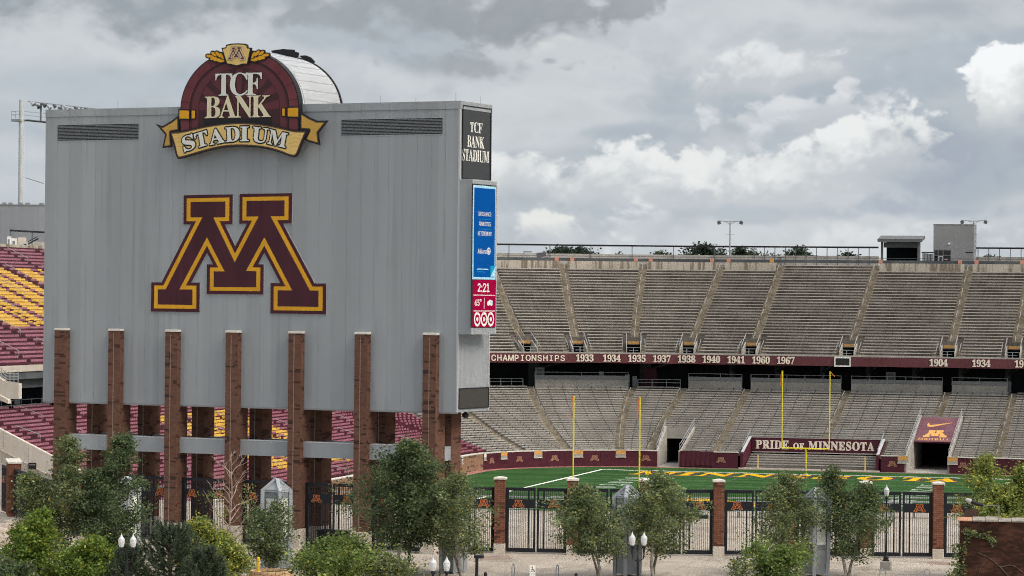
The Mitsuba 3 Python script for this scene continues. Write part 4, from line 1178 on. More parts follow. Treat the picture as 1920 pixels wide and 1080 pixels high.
for x in (-0.7, 0.75):
    for y in (-0.35, 0.35):
        part(ct, 'wheel', mul(M @ np.array([[1, 0, 0, x], [0, 0, -1, y], [0, 1, 0, 0.1], [0, 0, 0, 1.0]]), lathe([(0.10, -0.03), (0.10, 0.03)], 12)), 'ink')
ct = thing('sign_cart', 'small dark cart with a white sign behind the gate left of the fourth pier', 'cart')
q = ground(1312, 972, PZ)
part(ct, 'box', move(cbox(-0.9, -0.1, -0.35, 0.35, 0.12, 1.15, 0.04), *q), 'black_metal')
part(ct, 'stand', move(cat(box(-0.02, 0.62, -0.3, 0.3, 0.0, 0.25), box(0.05, 0.10, -0.05, 0.05, 0.25, 0.4), box(0.5, 0.55, -0.05, 0.05, 0.25, 0.4)), *q), 'cart_green')
part(ct, 'sign_board', move(box(0.05, 0.58, -0.06, -0.02, 0.3, 1.2), *q), 'white_paint')
part(ct, 'sign_symbol', move(box(0.22, 0.42, -0.075, -0.061, 0.75, 0.98), *q), 'maroon_wall')
for k, (x, y) in enumerate(((1425, 972), (1712, 972), (1085, 965))):
    bn = thing('bench', ['low aluminium bench behind the gate between the fourth and fifth piers', 'low aluminium bench behind the gate with the street lamp in front', 'low aluminium bench behind the first gate right of the scoreboard'][k], 'bench', 'aluminium benches behind the gates')
    q = ground(x, y, PZ)
    w = 2.0 if k < 2 else 1.2
    for h, yy in ((0.45, 0), (0.82, 0.5), (1.15, 1.0)):
        part(bn, 'plank', move(box(-w, w, yy - 0.14, yy + 0.14, h, h + 0.06), *q), 'pale_metal')
    for xx in (-w + 0.3, 0, w - 0.3):
        part(bn, 'leg', move(cat(box(xx - 0.03, xx + 0.03, -0.1, 1.1, 0, 0.06), box(xx - 0.03, xx + 0.03, -0.03, 0.03, 0.06, 0.449), box(xx - 0.03, xx + 0.03, 0.47, 0.53, 0.06, 0.819), box(xx - 0.03, xx + 0.03, 0.97, 1.03, 0.06, 1.149)), *q), 'grey_metal')

# ------------------------------------------------------------------ glass information kiosks
def kiosk(x, y, px_w, top, rot, label):
    q = ground(x, y, PZ)
    s = FOC / np.dot(q - CAM, FW)
    h, r = (y - top) / s, px_w / s / 2
    t = thing('kiosk', label, 'kiosk', 'glass and steel kiosks along the fence')
    zs = h * 0.875
    zl = h * 0.30
    M = lambda m: move(m, q[0], q[1], q[2], rot)
    cor = [np.array([r * math.cos(a), r * math.sin(a), 0]) for a in (-math.pi / 2, 0, math.pi / 2, math.pi)]
    for c in cor:
        side = np.array([-c[1], c[0], 0]) / r
        # a curved rib: leans out a little, then bends over to the ridge
        pts = [c * 0.90, c * 0.97 + [0, 0, h * 0.35], c * 1.0 + [0, 0, zs * 0.8], c * 0.99 + [0, 0, zs], c * 0.05 + [0, 0, h]]
        rings = []
        for i, pp in enumerate(pts):
            out = c / r
            w, d = 0.10, 0.10
            up = np.array([0, 0, 0.0])
            rings.append(np.array([pp + side * a * w + out * b * d for a, b in ((-1, -1), (1, -1), (1, 1), (-1, 1))]))
        part(t, 'rib', M(loft(rings)), 'kiosk_steel')
    for i in range(4):
        a, b = cor[i], cor[(i + 1) % 4]
        n = nrm(np.cross(b - a, (0, 0, 1)))
        quad = lambda k0, k1, z0, z1, off, th: loft([np.array([a + (b - a) * k0 + n * off + [0, 0, z0], a + (b - a) * k1 + n * off + [0, 0, z0], a + (b - a) * k1 + n * (off - th) + [0, 0, z0], a + (b - a) * k0 + n * (off - th) + [0, 0, z0]]),
                                                     np.array([a + (b - a) * k0 + n * off + [0, 0, z1], a + (b - a) * k1 + n * off + [0, 0, z1], a + (b - a) * k1 + n * (off - th) + [0, 0, z1], a + (b - a) * k0 + n * (off - th) + [0, 0, z1]])])
        part(t, 'lower_panel', M(quad(0.08, 0.92, 0.15, zl, -0.08, 0.03)), 'kiosk_roof')
        part(t, 'glass', M(quad(0.08, 0.92, zl + 0.02, zs - 0.12, -0.07, 0.02)), 'frosted')
        part(t, 'cross_bar', M(quad(0.07, 0.93, zs - 0.115, zs, -0.04, 0.08)), 'pale_metal')
        part(t, 'poster', M(quad(0.2, 0.8, zl + 0.3, zs - 0.5, -0.04, 0.012)), 'letter_white')
        rv = np.array([a * 0.97 + [0, 0, zs + 0.02], b * 0.97 + [0, 0, zs + 0.02], [0, 0, h - 0.05]])
        part(t, 'roof_pane', M((np.vstack([rv, rv - [0, 0, 0.03]]), np.array([[0, 1, 2], [3, 5, 4], [0, 3, 4], [0, 4, 1], [1, 4, 5], [1, 5, 2], [2, 5, 3], [2, 3, 0]]))), 'kiosk_roof')


kiosk(517, 1068, 54, 897, 0.55, 'grey glass kiosk in front of the scoreboard, behind the small leafy tree')
kiosk(849, 1075, 50, 905, 0.42, 'grey glass kiosk half hidden behind the big trees right of the scoreboard')
kiosk(1176, 1080, 52, 909, 0.05, 'grey glass kiosk behind the twin lamp between the two middle trees')
kiosk(1529, 1080, 50, 914, 0.05, 'grey glass kiosk between the two right-hand trees')
kiosk(1877, 1085, 52, 917, -0.15, 'grey glass kiosk behind the tree over the old brick wall')
kiosk(237, 1060, 46, 893, 0.55, 'grey glass kiosk hidden in the trees left of the pine')

# ------------------------------------------------------------------ lamps
GLOBE = [(0.05, 0.0), (0.115, 0.03), (0.155, 0.14), (0.185, 0.29), (0.19, 0.40), (0.165, 0.50), (0.11, 0.57), (0.085, 0.585), (0.085, 0.60), (0.055, 0.66), (0.03, 0.70), (0.035, 0.73), (0.012, 0.79)]


GLOBE = [(r * 0.86, z * 0.88) for r, z in GLOBE]


def globe(t, o):
    o = np.asarray(o) + [0, 0, 0.09]
    g = part(t, 'globe', move(lathe(GLOBE, 18), *o), 'globe', smooth=40)
    part(g, 'band', move(lathe([(0.148, 0.365), (0.169, 0.37), (0.164, 0.396), (0.147, 0.396)], 18), *o), 'pale_metal', smooth=30)
    part(g, 'fitter', move(lathe([(0.03, -0.43), (0.055, -0.30), (0.05, -0.16), (0.09, -0.12), (0.115, -0.03), (0.09, 0.02), (0.045, 0.04)], 14), *o), 'black_metal', smooth=40)


def twin_lamp(xl, xr, ytop, label):
    xm = (xl + xr) / 2
    q = ground(xm, ytop + 170, PZ)
    d = np.dot(q - CAM, FW)
    c = at(xm, ytop, d)
    z = c[2] - 0.79
    t = thing('street_lamp', label, 'street lamp', 'twin globe street lamps in front of the plaza')
    half = (xr - xl) / 2 * d / FOC
    e = nrm([RT[0], RT[1], 0])
    part(t, 'pole', move(lathe([(0.16, 0), (0.16, 0.25), (0.10, 0.5), (0.075, 0.9), (0.06, z - PZ - 0.75), (0.085, z - PZ - 0.72), (0.085, z - PZ - 0.62), (0.03, z - PZ - 0.5), (0.03, z - PZ + 0.1), (0.01, z - PZ + 0.2)], 12), q[0], q[1], PZ), 'black_metal', smooth=35)
    for s in (-1, 1):
        o = np.array([q[0], q[1], z]) + e * half * s
        p0 = np.array([q[0], q[1], z - 0.62])
        part(t, 'arm', tube([p0, p0 + e * half * s * 0.45 + [0, 0, -0.02], p0 + e * half * s * 0.9 + [0, 0, 0.06], o + [0, 0, -0.3]], 0.03, 6), 'black_metal', smooth=40)
        globe(t, o)


twin_lamp(226, 248, 1000, 'twin globe street lamp behind the pine at the lower left')
twin_lamp(810.5, 836, 1043, 'twin globe street lamp low in front of the biggest tree')
twin_lamp(1184, 1206, 997, 'twin globe street lamp in front of the middle tree pair')
q = ground(1661, 1070, PZ)
d = np.dot(q - CAM, FW)
z = at(1661, 909, d)[2] - 0.79
t = thing('street_lamp', 'single globe street lamp on a square concrete footing in front of the sixth gate', 'street lamp')
part(t, 'footing', move(cbox(-0.32, 0.32, -0.32, 0.32, -0.02, 0.58, 0.03), q[0], q[1], PZ), 'grey_concrete')
part(t, 'pole', move(lathe([(0.21, 0.575), (0.21, 0.66), (0.15, 0.70), (0.17, 0.80), (0.10, 0.95), (0.12, 1.02), (0.065, 1.15), (0.052, z - PZ - 0.3)], 14), q[0], q[1], PZ), 'black_metal', smooth=35)
globe(t, np.array([q[0], q[1], z]))
# shoebox light on a dark post
q = ground(893, 1150, PZ)
d = np.dot(q - CAM, FW)
zt_ = at(893, 1043, d)[2]
t = thing('path_light', 'dark post light with a flat head beside the tall white trunk', 'street lamp')
part(t, 'post', move(cbox(-0.07, 0.07, -0.07, 0.07, 0, zt_ - PZ - 0.1, 0.01), q[0], q[1], PZ), 'black_metal')
part(t, 'head', move(cbox(-0.12, 0.34, -0.16, 0.16, zt_ - PZ - 0.099, zt_ - PZ + 0.06, 0.02), q[0], q[1], PZ), 'black_metal')

# ------------------------------------------------------------------ small street furniture
t = thing('accessible_parking_sign', 'white sign with an accessibility symbol on a post at the bottom edge', 'sign')
q = ground(998, 1120, PZ)
d = np.dot(q - CAM, FW)
zt_ = at(998, 1060, d)[2]
part(t, 'post', move(bar((0, 0.03, 0), (0, 0.03, zt_ - PZ), 0.03), q[0], q[1], PZ), 'grey_metal')
e = nrm([RT[0], RT[1], 0])
M = face_frame(np.array([q[0], q[1], zt_]), e)
part(t, 'board', mul(M, extrude(sbox(-0.16, -0.45, 0.16, 0.0), -0.01, 0.01)), 'white_paint')
part(t, 'symbol', mul(M, extrude(unary_union([Point(-0.02, -0.10).buffer(0.032), LineString([(-0.02, -0.13), (-0.01, -0.24), (0.07, -0.24), (0.10, -0.33)]).buffer(0.018), Point(-0.01, -0.28).buffer(0.085).difference(Point(-0.01, -0.28).buffer(0.06)).difference(sbox(-0.02, -0.27, 0.2, 0.0))]), 0.010, 0.014)), 'ink')
part(t, 'lower_board', mul(M, extrude(sbox(-0.16, -0.72, 0.16, -0.48), -0.01, 0.01)), 'white_paint')
part(t, 'arrow', mul(M, extrude(unary_union([sbox(-0.09, -0.615, 0.09, -0.59), Polygon([(-0.14, -0.602), (-0.07, -0.555), (-0.07, -0.65)]), Polygon([(0.14, -0.602), (0.07, -0.555), (0.07, -0.65)])]), 0.010, 0.014)), 'ink')
for k, (x, y) in enumerate(((962, 1056), (1045, 1058), (1655, 1066), (1738, 1067))):
    t = one('bike_hoop', (lambda q_: tube([np.array([q_[0], q_[1], PZ]) + np.array([(0.30 if k > 1 else 0.05) * u, (0.30 if k > 1 else 0.38) * w, hz]) for u, w, hz in ((-0.5, -0.5, 0), (-0.5, -0.5, 0.6), (-0.40, -0.40, 0.80), (0, 0, 0.9), (0.40, 0.40, 0.80), (0.5, 0.5, 0.6), (0.5, 0.5, 0))], 0.03, 6))(ground(x, y + 30, PZ)),
            'grey_metal', ['thin steel bike hoop left of the parking sign', 'thin steel bike hoop right of the parking sign', 'steel bike hoop beside the foot of the single street lamp', 'steel bike hoop right of the single street lamp'][k], 'bike rack', 'steel bike hoops on the plaza', smooth=40)
for k, (x, y) in enumerate(((910, 1074), (1080, 1076))):
    q = ground(x, y + 28, PZ)
    one('bollard', move(lathe([(0.09, 0), (0.09, 0.80), (0.07, 0.86), (0.02, 0.88)], 12), q[0], q[1], PZ), 'black_metal', ['dark bollard beside the flat headed post light', 'dark bollard under the left edge of the middle tree'][k], 'bollard', 'dark bollards at the bottom edge', smooth=35)
q = ground(484, 1088, PZ)
one('bollard', move(lathe([(0.10, 0), (0.10, 1.22), (0.085, 1.30), (0.03, 1.33)], 14), q[0], q[1], PZ), 'bollard_yellow', 'yellow bollard left of the round stone planter', 'bollard', smooth=35)
# round stone planter
q = ground(508, 1086, PZ)
t = thing('planter', 'round tan stone planter under the small leafy tree', 'planter')
PLN = q
for j, (r_, h0) in enumerate(((1.30, 0.0), (1.27, 0.17), (1.24, 0.34))):
    for k in range(18):
        a0, a1 = 2 * math.pi * (k + 0.5 * (j % 2)) / 18 + 0.012, 2 * math.pi * (k + 1 + 0.5 * (j % 2)) / 18 - 0.012
        aa = np.linspace(a0, a1, 4)
        g = Polygon([(r_ * math.cos(a), r_ * math.sin(a)) for a in aa] + [((r_ - 0.25) * math.cos(a), (r_ - 0.25) * math.sin(a)) for a in aa[::-1]])
        part(t, 'stone', move(extrude(g, h0 + 0.004, h0 + 0.16), q[0], q[1], PZ), 'planter_stone')
part(t, 'soil', move(lathe([(1.15, 0.0), (1.15, 0.36), (0.02, 0.42)], 24), q[0], q[1], PZ), 'soil')
# worn patches set into the paving
for k, (x, y, a, b) in enumerate(((925, 1047, 1.3, 2.2), (1764, 1057, 0.9, 1.3))):
    q = ground(x, y, PZ)
    g = affinity.rotate(affinity.scale(Point(0, 0).buffer(1.0, 1 if k == 0 else 20), a, b), 20 if k else -12)
    part('plaza', 'paving_inset', move(sheet(g, 0.036), q[0], q[1], PZ), 'paving_inset_stone')

# ------------------------------------------------------------------ boulders at the left edge
rng = np.random.default_rng(4)
for k, (x, y, r_) in enumerate(((8, 1000, 1.0), (24, 985, 0.8), (4, 1028, 1.1), (22, 1018, 0.9), (6, 1062, 1.2), (32, 1048, 0.8), (-14, 1010, 1.1), (14, 1040, 0.8))):
    m = trimesh.creation.icosphere(subdivisions=3, radius=1.0)
    v = np.array(m.vertices)
    v = np.sign(v) * np.abs(v) ** 0.75
    n1 = meshkit.fbm(v * 1.3 + k * 7, 4, 3) - 0.5
    v = v * (1 + 0.55 * n1[:, None]) * r_ * [1.0, 0.9, 0.62]
    q = ground(x, y + 12, PZ)
    one('boulder', move((v, np.array(m.faces)), q[0], q[1], PZ + r_ * 0.45, k * 1.1), 'boulder_stone', ['upper boulder at the frame edge', 'boulder nearest the brick pier', 'middle boulder at the frame edge', 'middle boulder right of another', 'low boulder at the frame edge', 'boulder farthest to the right', 'boulder cut by the frame edge', 'small boulder in the centre'][k] + ' in the pale heap at the left', 'rock', 'pale boulders heaped at the left edge', smooth=50)

# ------------------------------------------------------------------ old brick wall with vines at the lower right
A = at(1799, 966, 150.0)
Bq = at(2010, 969, 149.0)
zt_ = A[2]
wl = thing('brick_wall', 'dark old brick wall with climbing vines at the lower right', 'wall')
tv = nrm([Bq[0] - A[0], Bq[1] - A[1], 0])
LW = np.linalg.norm((Bq - A)[:2]) * 2.2
WM = frame(np.array([A[0], A[1], PZ]), tv, np.cross((0, 0, 1), tv))
hh = zt_ - PZ - 0.28
part(wl, 'masonry', mul(WM, box(0, LW, 0, 0.9, -0.05, hh)), 'brick_old')
part(wl, 'return_wall', mul(WM, box(0, 0.6, 0.904, 9.0, -0.05, hh)), 'brick_old')
n = 19
for k in range(n):
    x0, x1 = LW * k / n - (0.12 if k == 0 else 0), LW * (k + 1) / n
    j = 0.03 * ((k * 7) % 3 - 1)
    prof = [np.array([[x, -0.12, hh + 0.004], [x, -0.12, hh + 0.07 + j], [x, 0.45, hh + 0.20 + j], [x, 1.05, hh + 0.09 + j], [x, 1.05, hh + 0.004]]) for x in (x0 + 0.012, x1 - 0.012)]
    part(wl, 'coping', mul(WM, loft(prof)), 'coping_tan' if k == 0 else 'coping_stone')
fl = thing('floodlight', 'black floodlight on a thin bracket above the old brick wall', 'lamp')
z = zt_ - PZ
part(fl, 'bracket', mul(WM, cat(bar((1.9, 0.5, z - 0.05), (1.9, 0.5, z + 0.5), 0.025), bar((1.9, 0.5, z + 0.46), (0.95, 0.5, z + 0.50), 0.02))), 'grey_metal')
part(fl, 'body', mul(WM, tube([(1.15, 0.5, z + 0.48), (0.85, 0.48, z + 0.54), (0.55, 0.46, z + 0.66)], [0.05, 0.11, 0.10], 10)), 'ink', smooth=40)
part(fl, 'hood', mul(WM, tube([(0.56, 0.46, z + 0.655), (0.38, 0.44, z + 0.73), (0.28, 0.43, z + 0.74)], [0.09, 0.11, 0.05], 10)), 'pale_metal', smooth=40)

# ------------------------------------------------------------------ the seating bowl
NL, NU, TR = 29, 32, 0.84
rl_ = 0.5 + TR * np.arange(NL + 1)
zl_r = 1.55 + np.r_[0, np.cumsum(np.linspace(0.223, 0.292, NL))]
RU = 22.0
ru_ = RU + 0.3 + TR * np.arange(NU + 1)
zu_r = 13.2 + np.r_[0, np.cumsum(np.linspace(0.372, 0.392, NU))]
S_END, S_LEFT = 58.0, -140.0
T1 = (-1.55, 1.05)                                       # left field tunnel
PIT = (s_of_px(1390, 0.5, 1.0), s_of_px(1648, 0.5, 1.0))  # band pit
T2 = (28.9, 33.8)                                        # team tunnel
LH = [(T1[0], T1[1], 9.6), (PIT[0], PIT[1], 6.2), (T2[0], T2[1], 15.6)]
UP_PX = [(990, 923), (1085, 1057), (1188, 1206), (1290, 1352), (1407, 1462), (1590, 1641), (1778, 1816), (1900, 1931)]
LO_PX = [(918, 712), (987, 826), (1069, 995.5), (1162, 1187), (1216, 1283), (1337, 1401), (1533, 1588), (1726, 1776), (1869, 1900)]
r_ut, z_ut = ru_[-1], zu_r[-1]
UA = [(s_of_px(a, 23.5, 14.2), s_of_px(b, 48.0, 25.2)) for a, b in UP_PX]
LA = [(s_of_px(a, 0.8, 2.0), s_of_px(b, 24.5, 9.2)) for a, b in LO_PX]
VOM = [a[0] for a in UA]


def lin(e, r, r0, r1):
    return e[0] + (e[1] - e[0]) * (np.asarray(r) - r0) / (r1 - r0)


ul = lambda e, r: lin(e, r, 23.5, 48.0)
ll = lambda e, r: lin(e, r, 0.8, 24.5)


def arck(s, r):
    """metres along the wall line per metre at distance r"""
    return R0 / (R0 + r) if -31.4 < s < 0 else 1.0


def ssamp(a, b):
    """sample places along the bowl from a to b, close together on the arc"""
    c = [a, b]
    lo, hi = max(a, -31.416), min(b, 0.0)
    if lo < hi:
        c += list(np.linspace(lo, hi, max(2, int((hi - lo) / 0.75) + 1)))
    return np.unique(np.round(c, 5))


def swept(prof, a, b):
    """closed profile [(r, z)...] swept along the bowl"""
    s = ssamp(a, b)
    return loft([np.c_[path(x, [p[0] for p in prof]), [p[1] for p in prof]] for x in s])


def terrace(rs, zs, sa, holes, back):
    prof = []
    for i in range(len(rs) - 1):
        prof += [(rs[i], zs[i]), (rs[i + 1], zs[i])]
    prof.append((rs[-1], zs[-1]))
    prof = np.array(prof)
    s = np.unique(np.round(np.r_[ssamp(*sa), [h[0] for h in holes], [h[1] for h in holes], np.arange(-138, -32, 6.0)], 5))
    s = s[(s >= sa[0]) & (s <= sa[1])]
    n = len(prof)
    v = np.vstack([np.c_[path(x, prof[:, 0]), prof[:, 1]] for x in s])
    f = []
    for j in range(len(s) - 1):
        sm = (s[j] + s[j + 1]) / 2
        for k in range(n - 1):
            rm = (prof[k, 0] + prof[k + 1, 0]) / 2
            if any(h[0] < sm < h[1] and h[2] < rm < h[3] for h in holes):
                continue
            a, b = j * n + k, (j + 1) * n + k
            f += [[a, b, b + 1], [a, b + 1, a + 1]]
    return v, np.array(f)


VW = 0.98
bowl = thing('grandstand', 'two tier concrete grandstand wrapping round the far end of the field', 'grandstand')
part(bowl, 'lower_terrace', terrace(rl_, zl_r, (S_LEFT, S_END), [(a, b, -1, r) for a, b, r in LH], 0), 'terrace_lower')
part(bowl, 'upper_terrace', terrace(ru_, zu_r, (S_LEFT, S_END), [(v - VW * arck(v, 24), v + VW * arck(v, 24), 0, 25.4) for v in VOM], 0), 'terrace_upper')
part(bowl, 'upper_slab', swept([(RU, 12.3), (RU + 0.28, 12.3), (RU + 14, 13.6), (RU + 14, 14.2), (RU + 0.31, 13.15), (RU, 13.42)], S_LEFT, S_END), 'steel_beam')
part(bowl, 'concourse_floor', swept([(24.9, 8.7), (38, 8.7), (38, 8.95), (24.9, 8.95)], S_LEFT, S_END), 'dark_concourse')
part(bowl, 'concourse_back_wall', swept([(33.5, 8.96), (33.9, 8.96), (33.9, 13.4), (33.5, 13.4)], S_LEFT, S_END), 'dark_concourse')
part(bowl, 'rim_floor', swept([(ru_[-1] + 0.02, zu_r[-1] - 0.4), (ru_[-1] + 11, zu_r[-1] - 0.4), (ru_[-1] + 11, zu_r[-1] - 0.15), (ru_[-1] + 0.02, zu_r[-1] - 0.15)], S_LEFT, S_END), 'grey_concrete')
part(bowl, 'outer_wall', swept([(ru_[-1] + 11.0, -0.5), (ru_[-1] + 11.4, -0.5), (ru_[-1] + 11.4, zu_r[-1] - 0.1), (ru_[-1] + 11.0, zu_r[-1] - 0.1)], S_LEFT, S_END), 'brick_red')
for k, s in enumerate(np.r_[np.arange(-28, 56, 6.0)]):
    part(bowl, 'column', swept([(29.5, 8.96), (30.1, 8.96), (30.1, 13.3), (29.5, 13.3)], s, s + 0.6), 'steel_beam')
    a, b = P3(s + 0.3, 29.8, 11.2), P3(s + 2.4, 25.6, 12.6)
    part(bowl, 'brace', strip(a, b, 0.2, 0.25), 'steel_beam')

# fascia band: maroon round the end, plain steel on the long side
_bs = -31.0
fb = thing('championship_band', 'long maroon band below the upper deck listing championship years in pale letters', 'banner')
for a in np.arange(_bs, S_END - 1, 6.0):
    part(fb, 'panel', swept([(RU - 0.10, 12.22), (RU - 0.003, 12.22), (RU - 0.003, 13.42), (RU - 0.10, 13.42)], a + 0.008, min(a + 6.0, S_END) - 0.008), 'maroon_band')
part(bowl, 'fascia_edge', swept([(RU - 0.13, 13.424), (RU + 0.25, 13.424), (RU + 0.25, 13.60), (RU - 0.13, 13.60)], _bs, S_END), 'grey_concrete')
part(bowl, 'side_fascia', swept([(RU - 0.13, 13.0), (RU - 0.003, 13.0), (RU - 0.003, 13.60), (RU - 0.13, 13.60)], S_LEFT, _bs - 0.01), 'ramp_concrete')
part(bowl, 'side_girder', swept([(RU + 0.8, 11.4), (RU + 1.2, 11.4), (RU + 1.2, 12.9), (RU + 0.8, 12.9)], S_LEFT, _bs - 0.01), 'steel_beam')


def band_frame(x, r, z, dr=0.0):
    s = s_of_px(x, r, z)
    return face_frame(P3(s, r - dr, z), tangent(s))


for i, c in enumerate('CHAMPIONSHIPS'):
    v, f = sans(c, 0.74, 0.05)
    part(fb, 'letter', mul(band_frame(924.5 + 10.83 * i, RU, 12.44, 0.15), (v, f)), 'letter_pale')
for yr, x in (('1933', 1096), ('1934', 1147), ('1935', 1194), ('1937', 1241), ('1938', 1287.5), ('1940', 1334), ('1941', 1380.5), ('1960', 1427), ('1967', 1473.5), ('1904', 1760), ('1934', 1840), ('19', 1911), ('60', 1929)):
    g = text(yr, 0.84, 0.86, -30)
    part(fb, 'year', mul(band_frame(x, RU, 12.42, 0.16), extrude(g.buffer(0.02), 0.0, 0.05)), 'letter_pale')
clk = thing('game_clock', 'small black clock display with a white frame on the maroon band', 'clock')
M = band_frame(1580, RU, 12.82, 0.12)
part(clk, 'frame', mul(M, extrude(sbox(-1.0, -0.62, 1.0, 0.55).buffer(0.05).difference(sbox(-0.9, -0.5, 0.9, 0.43)), 0.0, 0.14)), 'white_paint')
part(clk, 'face', mul(M, extrude(sbox(-0.9, -0.5, 0.9, 0.43), 0.01, 0.08)), 'screen_black')

# field wall
fw = thing('field_wall', 'maroon padded wall round the far end of the field with block M emblems', 'wall')
S_BR = s_of_px(903, 0, 1.0)


def wall_seg(a, b, m, name):
    part(fw, name, swept([(-0.22, 0.0), (0.05, 0.0), (0.05, 1.92), (-0.22, 1.92)], a, b), m)


def runs(a, b, step):
    n = max(1, int(round((b - a) / step)))
    return [(a + (b - a) * k / n, a + (b - a) * (k + 1) / n) for k in range(n)]


for a, b in ((S_BR, T1[0]), (T1[1], PIT[0] - 0.3), (PIT[1] + 0.3, T2[0]), (T2[1], S_END)):
    for p, q in runs(a, b, 2.4):
        wall_seg(p + 0.012, q - 0.012, 'maroon_wall', 'pad')
    part(fw, 'coping', swept([(-0.26, 1.925), (0.30, 1.925), (0.30, 2.04), (-0.26, 2.04)], a, b), 'cap_stone')
for p, q in runs(S_LEFT, S_BR - 0.02, 6.0):
    wall_seg(p + 0.006, q - 0.006, 'brick_field', 'brick_run')
    part(fw, 'coping', swept([(-0.26, 1.925), (0.30, 1.925), (0.30, 2.04), (-0.26, 2.04)], p, q - 0.004), 'cap_stone')
for x in (922, 974, 1040, 1115, 1211, 1352, 1673, 1806):
    s = s_of_px(x, -0.22, 1.3)
    g = affinity.scale(BLOCK_M, 1.12, 0.95, origin=(0, 0))
    part(fw, 'emblem', mul(face_frame(P3(s, -0.22, 0.72), tangent(s)), extrude(g.buffer(-0.004, join_style=2).difference(g.buffer(-0.055, join_style=2)), 0.01, 0.03)), 'coping_tan')
for k, x in enumerate((866, 909, 944.5, 1008.5, 1084, 1164, 1693, 1786)):
    s = s_of_px(x, -0.22, 1.3)
    w = 0.34 if k < 2 else 0.62
    M = face_frame(P3(s, -0.22, 0.0), tangent(s))
    part(fw, 'stair_gap', mul(M, extrude(sbox(-w, 1.12, w, 2.05), 0.045, 0.06)), 'grey_concrete')
    part(fw, 'section_sign', mul(M, extrude(sbox(-w + 0.08, 1.52, w - 0.04, 1.98), 0.06, 0.075)), 'orange_sign' if k > 1 else 'white_paint')
    part(fw, 'sill', mul(M, extrude(sbox(-w - 0.02, 1.10, w + 0.02, 1.17), 0.061, 0.12)), 'cap_stone')
# draped cover on the wall between the left tunnel and the pit
s = s_of_px(1316, -0.3, 1.0)
uu = np.linspace(s_of_px(1275, -0.3, 1), s_of_px(1338, -0.3, 1), 40)
zz = np.linspace(0.25, 2.06, 9)
v, f = [], []
for j, z in enumerate(zz):
    for i, u in enumerate(uu):
        fold = 0.10 * abs(math.sin(i * 0.55 + 0.5 * math.sin(j * 0.8))) * (0.4 + 0.6 * (1 - j / 8))
        q = P3(u, -0.27 - fold, z - (0.10 * math.sin(i * 0.17) if j in (0,) else 0))
        v.append(q)
for j in range(8):
    for i in range(39):
        a = j * 40 + i
        f += [[a, a + 1, a + 41], [a, a + 41, a + 40]]
one('wall_cover', (np.array(v), np.array(f)), 'maroon_wall', 'loose maroon cover draped over the field wall right of the left tunnel', 'cover', smooth=True)

# benches, section by section
def bench_mesh(a, b, r, z, th, dep):
    return swept([(r, z), (r + dep, z), (r + dep, z + th), (r, z + th)], a, b)


def cut(a, b, r, holes, pad):
    segs = [(a, b)]
    for h in holes:
        if r < h[2]:
            out = []
            for p, q in segs:
                if q <= h[0] - pad or p >= h[1] + pad:
                    out.append((p, q))
                    continue
                if p < h[0] - pad:
                    out.append((p, h[0] - pad))
                if q > h[1] + pad:
                    out.append((h[1] + pad, q))
            segs = out
    return [g for g in segs if g[1] - g[0] > 0.6]


AW = 0.55
_un = ['hidden one', 'first and partly hidden', 'second', 'third', 'fourth', 'fifth', 'sixth', 'seventh', 'eighth', 'ninth']
WALLED = [True, True, True, True, True, True, False, True, True, True]
ue = [(-32.9, -32.9), (UA[0][0] - 7.0, UA[0][1] - 9.5)] + UA + [(S_END - 1, S_END)]
for k in range(len(ue) - 1):
    t = thing('upper_bench_section', f'upper deck block of bench rows, {_un[k]} counting from the scoreboard', 'bleachers', 'upper deck bench blocks')
    n = NU - 2 if WALLED[k] else NU
    for i in range(n):
        r = ru_[i] + 0.34
        ka, kb = float(ul(ue[k], r)), float(ul(ue[k + 1], r))
        pa_ = AW + (1.0 if r < 28.0 else 0.0)             # the portals push the stairs outwards
        a, b = ka + pa_ * arck(ka, r), kb - pa_ * arck(kb, r)
        part(t, 'bench', bench_mesh(a, b, r, zu_r[i] + 0.34, 0.105, 0.26), 'bench_upper')
    a0, b0 = float(ul(ue[k], 48.0)), float(ul(ue[k + 1], 48.0))
    a0, b0 = a0 + AW * arck(a0, 48), b0 - AW * arck(b0, 48)
    if WALLED[k]:
        part(t, 'rear_wall', swept([(ru_[NU - 2] + 0.55, zu_r[NU - 2] - 0.3), (ru_[NU - 2] + 0.8, zu_r[NU - 2] - 0.3), (ru_[NU - 2] + 0.8, zu_r[NU - 1] + 0.75), (ru_[NU - 2] + 0.55, zu_r[NU - 1] + 0.75)], float(a0), float(b0)), 'stained_concrete')
    # brackets that carry the benches
    br = []
    for i in range(0, n):
        r = ru_[i] + 0.34
        a, b = float(ul(ue[k], r)), float(ul(ue[k + 1], r))
        m_ = arck((a + b) / 2, r)
        for s in np.arange(a + 1.8 * m_, b - 1.5 * m_, 2.4 * m_):
            M = frame(P3(s, r + 0.05, zu_r[i]), tangent(s), outward(s))
            br.append(mul(M, box(-0.03, 0.03, 0, 0.16, 0.0, 0.339)))
    if br:
        part(t, 'brackets', cat(*br), 'steel_beam', stuff=True)
_ln = ['first', 'second', 'third', 'fourth', 'fifth', 'sixth', 'seventh', 'eighth', 'ninth', 'tenth']
le = LA + [(S_END - 1, S_END)]
